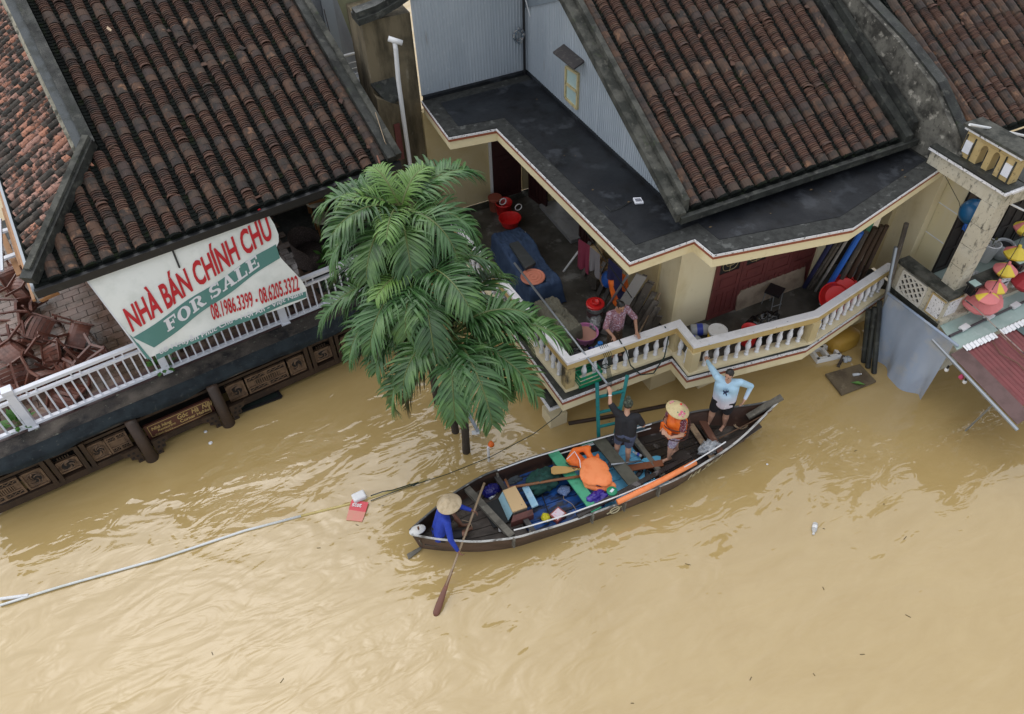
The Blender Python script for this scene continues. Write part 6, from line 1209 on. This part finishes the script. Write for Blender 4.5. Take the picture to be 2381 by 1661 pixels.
VT=thing('life_jacket','orange life jacket with blue edge hanging by the roof corner','life jacket',(7.269,10.533,1.9)); vb=MB(); cap(vb,(7.131,10.484,2.3),(7.15,10.283,1.9),.15,.15); cap(vb,(7.289,10.481,2.3),(7.32,10.35,1.9),.13,.13); skin(vb,'jacket_body',org_m,VT,.02,4)
for k in range(4): MB().beam(A((7.031,10.398,2.25))+A((0,0,-.11*k)),A((7.147,10.153,2.25))+A((-.02,-.08,-.11*k)),.03,.1).build('strap',MATS['navy_cloth'],VT)
solo(MB().ell((7.255,10.956,1.95),(.14,.16,.22),14,10),'blue_sack',mat('bright_blue_plastic',(.02,.12,.5),(),.4),'bright blue plastic sack beside the hanging life jacket','sack',smooth=True)
# front stretch of balcony
bottle((8.33,9.22,1.42),(.85,-.45,.1),.5,.13,'big clear water jug with blue label lying behind the rail',clr_m,bl_lab,'jug',bl_lab); bottle((8.053,9.04,1.42),(.75,-.6,.05),.42,.12,'second clear jug half hidden in the rail corner',clr_m,bl_lab,'jug',bl_lab)
YB=bucket((8.621,8.726,1.31),.19,.4,wpl_m,wpl_m,'lidded_pail','white lidded pail with yellow label behind the rail','pail'); MB().lathe([(.182,.14),(.193,.34)],(8.621,8.726,1.31),20,caps=False).build('pail_label',mat('yellow_label',(.7,.45,.02),(),.45),YB,True)
bucket((9.257,8.458,1.31),.18,.4,red_m,red_m,'red_pail','red pail behind the balusters left of the black bag','pail',lid=False)
solo(crumple((9.703,8.557,1.55),(.42,.3,.36),27,.4,fr=3.0),'black_bag',MATS['black_bin_liner'],'large black rubbish bag behind the front rail','bag',smooth=True)
STL=thing('folding_stool','folding stool with black square seat and steel legs in front of the doors','stool',(10.573,9.13,1.3)); q=A((10.404,9.127,1.78)); MB().box(q,(.34,.34,.05),.5).build('seat',blk_m,STL)
for dx,dy,ex_,ey_ in ((-.12,-.12,.16,.1),(.12,.12,-.16,-.1),(-.12,.12,.12,.16),(.12,-.12,-.12,-.16)): MB().tube([q+A((dx,dy,-.02)),q+A((dx*1.2+ex_*.2,dy*1.3,-.47))],.011,6).build('leg',grey_m,STL)
MB().tube([q+A((-.14,-.16,-.3)),q+A((.14,-.16,-.32))],.009,5).build('stretcher',grey_m,STL)
solo(MB().slab([(9.634,9.349,1.31),(11.505,9.338,1.31),(11.456,9.406,1.85),(9.701,9.387,1.85),(9.618,9.388,1.72)],(0,.03,0)),'plywood_board',mat('worn_plywood',(.3,.24,.18),[((.2,.15,.11),3,.46,.62,.8),((.1,.06,.04),2,.6,.75,.6)],.75),'worn plywood board leaning along the foot of the burgundy doors','board')
for i,(q,lab) in enumerate((((11.474,8.392,1.75),'front red tub standing on edge against the rail'),((11.768,8.46,1.8),'rear red tub standing on edge behind the other'))): basin(q,.31,.16,red_m,'red_tub',lab,'tub',(.4,.6,-.7))
bottle((11.437,8.66,1.32),(0,0,1),.3,.05,'white bottle with coloured label near the red tub',wpl_m,wpl_m,band=red_m)
polez=[((11.502,9.302,1.3),(10.997,8.594,3.3),.05,'navy wrapped tube at the left of the stored poles',MATS['navy_cloth']),((11.592,9.19,1.3),(11.234,8.549,3.3),.035,'thin grey pole second from the left among stored poles',plank_m),((11.627,9.072,1.3),(11.247,8.463,3.3),.03,'narrow pale pole among the stored poles',ppm),((11.646,8.866,1.3),(11.584,8.458,3.4),.06,'bright blue wrapped tube among the stored poles',MATS['bright_blue_plastic']),((11.841,8.765,1.3),(11.682,8.406,3.4),.05,'grey timber pole right of the blue tube',plank_m),((11.968,8.7,1.3),(11.934,8.435,3.4),.06,'dark brown timber pole in the right half of the stored poles',dwood_m),((12.14,8.643,1.3),(12.1,8.429,3.4),.05,'second dark brown timber pole in the stored bundle',dwood_m),((12.324,8.613,1.3),(12.315,8.467,3.3),.05,'rightmost dark timber pole in the stored bundle',dwood_m),((11.551,9.244,1.3),(11.136,8.586,3.2),.03,'weathered thin pole close to the navy tube',plank_m)]
for a,b,r,lab,m_ in polez: solo(MB().tube([a,b],r,9),'stored_pole',m_,lab,'pole','long poles stored upright in the side bay')
solo(MB().box((12.166,8.779,3.2),(.3,.1,.5),.3),'plastic_board',mat('sea_green_plastic',(.05,.3,.2),(),.5),'sea green plastic panel high in the dark storage bay','panel')
# poles outside the right end
solo(MB().tube([(12.608,7.662,0),(12.578,7.976,1.5),(12.454,8.169,2.9)],.045,10),'standing_pipe',grey_m,'tall grey pipe standing in the water at the right balcony end','pipe',smooth=True)
solo(MB().tube([(12.571,8.013,1.6),(12.465,8.168,3.5)],.05,8),'dark_post',plank_m,'dark wooden post rising behind the right end of the balcony','post')
for k,(a,b,lab) in enumerate((((12.24,7.666,0),(12.258,8.072,1.3),'left one of three black posts under the balcony end'),((12.203,7.489,0),(12.372,8.031,1.35),'middle one of three black posts under the balcony end'),((12.2,7.297,0),(12.462,8.036,1.5),'right one of three black posts under the balcony end'))): solo(MB().tube([a,b],.06,9),'black_post',conc_m,lab,'post','black posts below the balcony end')
solo(crumple((12.158,8.355,0.15),(.42,.26,.26),28,.12,box=.6),'yellow_sack',mat('ochre_sack',(.36,.21,.03),[((.36,.2,.02),8,.5,.64,.7)],.6),'large ochre yellow sack stowed under the balcony','sack',smooth=True)
FB=thing('foam_tray','white foam tray with two square holes floating under the balcony','tray',(11.637,8.283,0)); q=(11.584,8.245,0.06); 
for dx in (-.27,0,.27): MB().box(A(q)+A((dx*.96,dx*.16*-1,0)),(.07,.36,.14),-.2).build('tray_wall',wpl_m,FB)
for s_ in (-1,1): MB().box(A(q)+A((.03*s_,.165*s_,0)),(.6,.07,.14),-.2).build('tray_wall',wpl_m,FB)
solo(MB().slab([(11.163,7.731,0.02),(12.06,7.617,0.02),(12.011,7.052,0.02),(11.064,7.092,0.02)],(0,0,.05)),'floating_board',mat('muddy_board',(.13,.1,.06),[((.07,.05,.03),3,.45,.62,.8),((.24,.2,.13),8,.6,.7,.6)],.7),'muddy square board floating beside the plastic sheet','board')
bottle((11.655,7.413,0.1),(.9,-.3,0),.2,.035,'small clear bottle lying on the muddy floating board',clr_m,wpl_m)
solo(MB().beam((11.938,7.993,0.04),(11.601,7.8,0.04),.07,.05),'floating_block',bin_m,'short dark wooden block floating near the foam tray','block'); solo(crumple((11.922,7.867,0.05),(.12,.09,.07),29,.4),'film_scrap',MATS['clear_plastic_film'],'small clear plastic scrap floating near the foam tray','scrap',smooth=True)
lf=MB(); q=A((11.585,7.17,0.09)); lf.add([q+A((-.12,.1,0)),q+A((.04,.04,.02)),q+A((.12,-.1,0)),q+A((-.04,-.03,.02))],[(0,1,2,3)]); solo(lf,'green_leaf',gl,'single green leaf lying on the muddy floating board','leaf')
solo(MB().box((12.037,8.17,0.03),(.14,.07,.04),.3),'red_wrapper',red_m,'small red and white wrapper floating below the yellow sack','wrapper')
# long pole lying over the balustrade and ropes
solo(MB().tube([(5.569,12.179,2.16),(5.595,9.386,2.14),(5.686,8.306,1.95)],.024,8),'rail_pole',grey_m,'long grey pole lying over the balustrade beside the palm','pole',smooth=True)
rp=MB(); rp.tube([(7.416,8.976,2.14),(7.55,8.971,1.9),(7.281,8.675,1.6),(7.016,8.608,1.3),(6.811,8.761,1.2),(6.594,8.86,1.5),(6.509,8.951,1.9),(6.392,8.991,2.14),(6.417,9.096,2.12)],.014,6)
solo(rp,'green_rope',rope_m,'dark green rope looped loosely over the front rail','rope',smooth=True)
rp=MB()
for k in range(5):
    x=.04*k; rp.tube([A((5.967,9.007,2.14))+A((x,.1,0)),A((5.977,8.941,2))+A((x,-.04,0)),A((6.02,8.944,1.7))+A((x*.5,-.05,0)),A((5.96,8.784,1.5))+A((x*.6,-.1,0)),A((5.877,8.579,1.25))+A((x*.4,-.02,0))],.006,4)
rp.tube([(5.931,8.963,1.7),(6.048,8.93,1.75),(6.109,8.859,1.7),(5.998,8.87,1.68),(5.931,8.963,1.7)],.012,6)
solo(rp,'rope_bundle',rope_m,'knotted bundle of dark green rope tying the ladder to the rail','rope',smooth=True)
solo(MB().tube([(5.447,8.966,1.25),(5.037,9.01,0.6),(4.412,8.973,0.35),(3.419,8.982,0.15),(2.474,9.046,0.06),(1.57,9.148,0.03),(0.86,9.167,0.02)],.009,5),'mooring_line',rope_m,'thin dark line running from the balcony to the floating white box','rope',smooth=True)
solo(MB().tube([(0.898,9.277,0.03),(1.149,9.258,0.04),(1.332,9.201,0.04),(1.671,9.163,0.05),(1.882,9.127,0.05),(1.756,9.089,0.06),(1.693,9.168,0.06)],.011,5),'rope_tail',rope_m,'short dark rope knotted to the yellow sunken pole','rope',smooth=True)
# ================================================================== things afloat
solo(MB().tube([(-5.964,10.068,0.03),(-5.453,10.021,0.03),(-4.897,9.964,0.03),(-3.18,9.733,0.03),(-1.565,9.621,0.02),(-0.493,9.459,0.012)],.024,10),'floating_pole',mat('white_pole',(.68,.7,.7),[((.1,.08,.05),12,.68,.74,.8),((.5,.52,.45),2,.5,.65,.5)],.4),'long white pole floating across the left of the water','pole',smooth=True)
solo(MB().tube([(-0.493,9.461,0.01),(0.474,9.293,0.004),(0.823,9.257,0),(1.716,9.177,0.002),(2.128,9.152,-0.02)],.024,10),'sunken_pole',mat('muddy_yellow_pole',(.52,.42,.16),[((.42,.32,.12),4,.5,.65,.6)],.3),'yellowish half sunken end of the pole by the white box','pole',smooth=True)
solo(MB().tube([(-5.952,10.191,0.05),(-5.473,10.038,0.05)],.03,8),'short_pole',wpl_m,'short white pole joining the long one at the left edge','pole')
fx=MB().box((0.68,9.341,0.06),(.27,.2,.12),.05); o=solo(fx,'foam_box',wpl_m,'small white foam box floating above the red bag','box'); md=o.modifiers.new('bevel','BEVEL'); md.width=.035; md.segments=4
RB=thing('red_bag','flat red plastic bag printed 2025 floating below the white box','bag',(0.551,9.112,0)); rq=[(0.524,9.351,0.03),(0.808,9.141,0.03),(0.682,8.954,0.02),(0.4,9.161,0.02)]; MB().slab(rq,(0,0,.012)).build('bag_upper',mat('red_printed_film',(.6,.05,.07),(),.35),RB)
MB().slab([(0.4,9.16,0.022),(0.682,8.953,0.022),(0.554,8.787,0.006),(0.284,8.966,0.006)],(0,0,.01)).build('bag_lower',mat('water_veiled_red_film',(.6,.2,.15),[((.5,.26,.15),3,.45,.65,.7)],.3),RB)  # paler tone paints the muddy water lying over the sunk half
c0,ax_=A((0.678,9.148,0.047)),nrm(A((0.561,9.229,0.047))-A((0.678,9.148,0.047))); ay_=np.cross((0,0,1),ax_); lettering('2025',lambda a,b:c0+ax_*a+ay_*b,wpl_m,RB,size=.1,bold=.003)
bottle((8.395,4.82,0.03),(-.75,-.65,0),.26,.05,'white and clear bottle drifting alone on the open water',clr_m,wpl_m,band=wpl_m)
for k,(q,s_,lab) in enumerate((((-1.777,12.135,0.01),.05,'small pale foam crumb afloat in front of the carved brackets'),((-1.812,12.493,0.01),.04,'tiny pale scrap afloat beside the restaurant column'),((8.463,6.35,0.01),.025,'tiny white bead of foam right of the boat'))): solo(crumple(q,(s_,s_,s_*.5),40+k,.3,12,8),'foam_scrap',wpl_m,lab,'scrap',smooth=True)
g_=random.Random(9); db=MB(); ll_=MB()
for i in range(22):
    u,v=g_.uniform(6.4,13),g_.uniform(8,15.5)
    if (u<7.6 and v>8.9) or (u>=7.6 and v<8.95 and v>7.95+abs(u-10)*.15): a=g_.random()*6; L=g_.uniform(.015,.04); ll_.add([(u-L,v,4.537),(u,v-L*.5,4.54),(u+L,v,4.537),(u,v+L*.6,4.543)],[(0,1,2,3)])
tag(ll_.build('leaf_litter',mat('dead_leaf',(.12,.08,.04),(),.9)),'tiny dead leaves scattered on the black flat roof','leaves',kind='stuff')
for i in range(26):
    u,v=g_.uniform(-3,12),g_.uniform(2,9); a=g_.random()*6; L=g_.uniform(.03,.1); db.tube([(u,v,.006),(u+L*math.cos(a),v+L*math.sin(a),.008)],.006,4)
tag(db.build('floating_debris',mat('drift_bits',(.12,.09,.04),(),.8)),'scattered twigs and bits drifting on the brown water','debris',kind='stuff')
FF=thing('glass_board','black framed dark glass panel half sunk in front of the carved panels','glass panel',(-0.6,12.747,0.02)); fq=[(-1.068,12.677,0.02),(-0.072,12.706,0.02),(-0.135,13.003,0.03),(-1.023,12.881,0.03)]
MB().slab(fq,(0,0,.012)).build('glass_pane',mat('dark_wet_glass',(.02,.028,.025),(),.15),FF)
for i in range(4): MB().beam(A(fq[i])+A((0,0,.015)),A(fq[(i+1)%4])+A((0,0,.015)),.06,.03).build('frame_bar',blk_m,FF)
# things between the palm trunks
SG=thing('sunken_sign','grey metal sign bar leaning out of the water behind the palm trunks','sign',(3.436,10.168,0)); MB().beam((3.297,10.353,0.8),(3.474,9.725,0.12),.07,.03).build('sign_bar',grey_m,SG); MB().slab([(3.352,9.817,0.1),(3.525,9.751,0.12),(3.494,9.689,0.06),(3.339,9.75,0.05)],(0,0,.012)).build('sign_plate',wpl_m,SG)
MK=thing('marker_post','white marker post with orange tip standing by the nearest palm','post',(3.375,8.967,0)); MB().tube([(3.388,9.001,-0.05),(3.412,9.043,0.42)],.03,8).build('post_shaft',wpl_m,MK); MB().lathe([(.07,0),(.06,.05),(.02,.12)],(3.496,9.079,0.4),12).build('orange_tip',org_m,MK,True)
solo(MB().beam((3.195,10.905,0.05),(3.139,10.835,0.4),.1,.02),'red_pennant',mat('faded_red_cloth',(.5,.12,.1),(),.7),'small faded red pennant behind the palm trunks','flag')
solo(MB().tube([(3.561,10.621,0.02),(3.662,10.542,0.02)],.02,6),'floating_stick',dwood_m,'short stick floating right of the palm trunks','stick')
# ================================================================== lanterns and pots on the right
lr=mat('pink_silk',(.66,.2,.2),[((.58,.15,.15),3,.5,.65,.5)],.6); ly=mat('yellow_silk',(.72,.55,.06),[((.62,.45,.04),3,.5,.65,.5)],.6); lrd=mat('crimson_silk',(.42,.03,.04),(),.6)
def lantern(c,r,h,label,cols,tilt=(0,0,1),ph=0):
    r*=1.08; h*=1.08
    t=thing('silk_lantern',label,'lantern',tuple(c),0,'silk lanterns on the cord'); x,y,d=basis(nrm(tilt)); pf=[(.16,h*.5),(.62,h*.26),(1,h*.02),(.96,-h*.1),(.55,-h*.38),(.15,-h*.5)]
    for k in range(8):
        a0,a1=ph+k*math.pi/4,ph+(k+1)*math.pi/4; m=MB(); vs=[]
        for rr,z in pf:
            for a in (a0,(a0+a1)/2,a1):
                q=r*rr*(1 if a!=(a0+a1)/2 else .965); vs.append(A(c)+x*q*math.cos(a)+y*q*math.sin(a)+d*z)
        m.add(vs,[(i*3+j,i*3+j+1,i*3+j+4,i*3+j+3) for i in range(5) for j in range(2)]).build('silk_panel',cols[k%len(cols)],t)
    MB().lathe([(r*.17,0),(r*.15,.05),(r*.1,.07)],A(c)+d*h*.48,10,tuple(d)).build('lantern_cap',cols[0],t); MB().lathe([(r*.16,-.04),(r*.16,0)],A(c)-d*h*.5,10,tuple(d)).build('lantern_base',MATS['honey_wood'],t)
lantern((15.139,7.355,3),.2,.3,'yellow silk lantern cut by the right picture edge, highest on the cord',[ly,ly,lr]); lantern((14.563,6.972,2.8),.22,.3,'yellow and pink silk lantern above the second black lamp',[ly,ly,ly,lr,lr]); lantern((14.157,6.797,2.65),.22,.28,'yellow and pink silk lantern just below the white pots',[lr,lr,ly,ly]); lantern((13.689,6.568,2.55),.2,.26,'pink and yellow silk lantern next to the first black lamp',[lr,lr,lr,ly])
lantern((13.582,6.637,2.2),.37,.5,'large plain pink silk lantern lowest on the cord',[lr],(-.2,-.1,1)); lantern((13.29,6.425,2.55),.21,.22,'small pink and yellow lantern lying over the large pink one',[lr,ly,lr,lr]); lantern((14.846,6.618,2.2),.3,.4,'crimson silk lantern half outside the right picture edge',[lrd])
solo(MB().tube([(13.223,6.389,2.72),(13.611,6.566,2.72),(14.051,6.777,2.83),(14.463,6.96,2.98),(14.863,7.186,3.1)],.008,5),'black_wire',cable_m,'black cord on which the silk lanterns hang','cord',smooth=True)
solo(MB().tube([(13.026,6.676,2.4),(13.257,6.44,2.2),(13.439,5.892,1.95),(13.593,5.395,1.75)],.012,5),'light_cable',mat('cable_cream',(.4,.33,.28),[((.02,.04,.04),3,.5,.55,1)],.6),'two tone cable stretched over the pale green awning','cable',smooth=True)
solo(MB().tube([(12.498,7.829,4.8),(13.233,7.796,4),(13.956,7.809,3)],.006,4),'drop_wire',cable_m,'thin black wire hanging beside the square pillar','wire'); solo(MB().tube([(13.419,7.087,4.4),(13.792,6.866,4.2)],.02,7),'white_rod',wpl_m,'white rod fixed to the lintel above the dark doors','rod')
pot_m=mat('grey_glazed_pot',(.42,.44,.46),[((.3,.32,.33),18,.52,.64,.6)],.4)
t=thing('round_pot','round pale grey pot with dark mouth on the green tiled terrace','pot',(15.403,7.677,1.91)); auto_smooth(MB().lathe([(.13,0),(.22,.08),(.26,.22),(.2,.38),(.18,.4),(.15,.38),(.14,.3)],(15.378,7.656,1.91),22,caps=False).build('pot_body',pot_m,t)); MB().lathe([(.15,0),(.001,.002)],at_((15.378,7.656,1.91),(0,0,.34)),18,caps=False).build('pot_soil',blk_m,t)
t=thing('tapered_pot','tapered white planter partly hidden behind the pillar','pot',(15.028,7.754,1.91)); auto_smooth(MB().lathe([(.11,0),(.19,.48),(.17,.49),(.15,.42)],(15,7.717,1.91),18,caps=False).build('pot_body',wpl_m,t)); bush(at_((15,7.717,1.91),(0,0,.45)),.12,14,'dry_plant','dry brown plant in the tapered white planter','plant',dead_m,17,.1,.02)
for q,lab in (((13.15,6.709,2.52),'black garden lamp with green top beside the pillar foot'),((14.486,6.8,2.52),'black garden lamp with green top farther along the wall')):
    t=thing('garden_lamp',lab,'lamp',q,0,'garden lamps on the balustrade'); 
    for dx in (-.07,.07):
        for dy in (-.07,.07): MB().beam(A(q)+A((dx,dy,0)),A(q)+A((dx,dy,.2)),.02,.02).build('lamp_post',blk_m,t)
    MB().box(A(q)+A((0,0,.1)),(.1,.1,.16)).build('lamp_glass',blk_m,t); MB().box(A(q)+A((0,0,.22)),(.22,.22,.04)).build('lamp_top',blk_m,t); MB().box(A(q)+A((0,0,.245)),(.17,.17,.012)).build('lamp_cell',teal_m,t); MB().box(A(q)+A((0,0,.01)),(.19,.19,.03)).build('lamp_base',blk_m,t)
solo(MB().lathe([(.001,0),(.2,.02),(.25,.15),(.24,.3),(.12,.42),(.001,.43)],(13.586,7.72,3.62),18,(-.3,-.5,.8)),'blue_tub',mat('dark_blue_plastic',(.01,.1,.24),(),.3),'shiny dark blue plastic tub hanging behind the square pillar','tub',smooth=True)
solo(MB().slab([(13.844,7.85,3.089),(13.97,7.85,2.989),(13.93,7.85,3.29),(13.834,7.85,3.355)],(0,-.02,0)),'blue_strip',MATS['bright_blue_plastic'],'narrow bright blue strip hanging on the dark door','strip')
solo(crumple((14.268,7.368,2),(.14,.12,.12),33,.4),'grey_scrap',pot_m,'small crumpled grey bag behind the balustrade wall','bag',smooth=True)
for q,lab in (((12.348,5.977,1.32),'left bare light bulb under the awning edge'),((12.433,5.584,1.3),'right bare light bulb under the awning edge')):
    t=thing('light_bulb',lab,'bulb',q,0,'bare bulbs under the awning'); MB().ell(q,(.045,.045,.05),12,8).build('bulb_glass',wpl_m,t,True); MB().lathe([(.022,.03),(.022,.11)],q,8).build('bulb_socket',blk_m,t)
solo(crumple((12.472,5.708,1.3),(.05,.05,.09),34,.3,14,10),'pink_tassel',mat('pink_paper',(.65,.08,.2),(),.6),'small pink paper decoration between the two bulbs','decoration',smooth=True)
solo(MB().tube([(12.522,4.937,1.2),(12.72,5.183,0)],.02,7),'slanting_rod',grey_m,'thin grey rod slanting from the awning edge into the water','rod')
SC=thing('solar_charger','small white framed solar charger lying on the black flat roof','solar panel',(7.235,10.138,4.54)); sq=[(7.181,10.211,4.58),(7.317,10.155,4.58),(7.278,9.988,4.58),(7.129,10.051,4.58)]
MB().slab(sq,(0,0,-.035)).build('charger_frame',wht_m,SC); s=[A(q)+A((0,0,.004)) for q in sq]
for k in range(5):
    f0,f1=.14+k*.15,.24+k*.15; a=lambda f,g:s[0]+(s[1]-s[0])*f+(s[3]-s[0])*g+((s[2]-s[1])-(s[3]-s[0]))*f*g
    MB().add([a(f0,.2),a(f1,.2),a(f1,.8),a(f0,.8)],[(0,1,2,3)]).build('solar_cell',nav_m if False else mat('cell_blue_%s'%'abcde'[k],(.01,.015,.05),(),.2),SC)
solo(MB().tube([(7.137,10.165,4.545),(6.802,10.078,4.545),(6.612,10.071,4.545),(6.61,10.256,4.545)],.008,4),'charger_cable',cable_m,'thin cable trailing from the solar charger over the flat roof','cable')
solo(MB().slab([(-0.727,16.816,7),(-0.67,16.61,7),(-0.693,16.537,7),(-0.754,16.701,7)],(0,0,.01)),'fallen_leaf',tan_m,'single yellow dead leaf on the upper dark tiled roof','leaf')
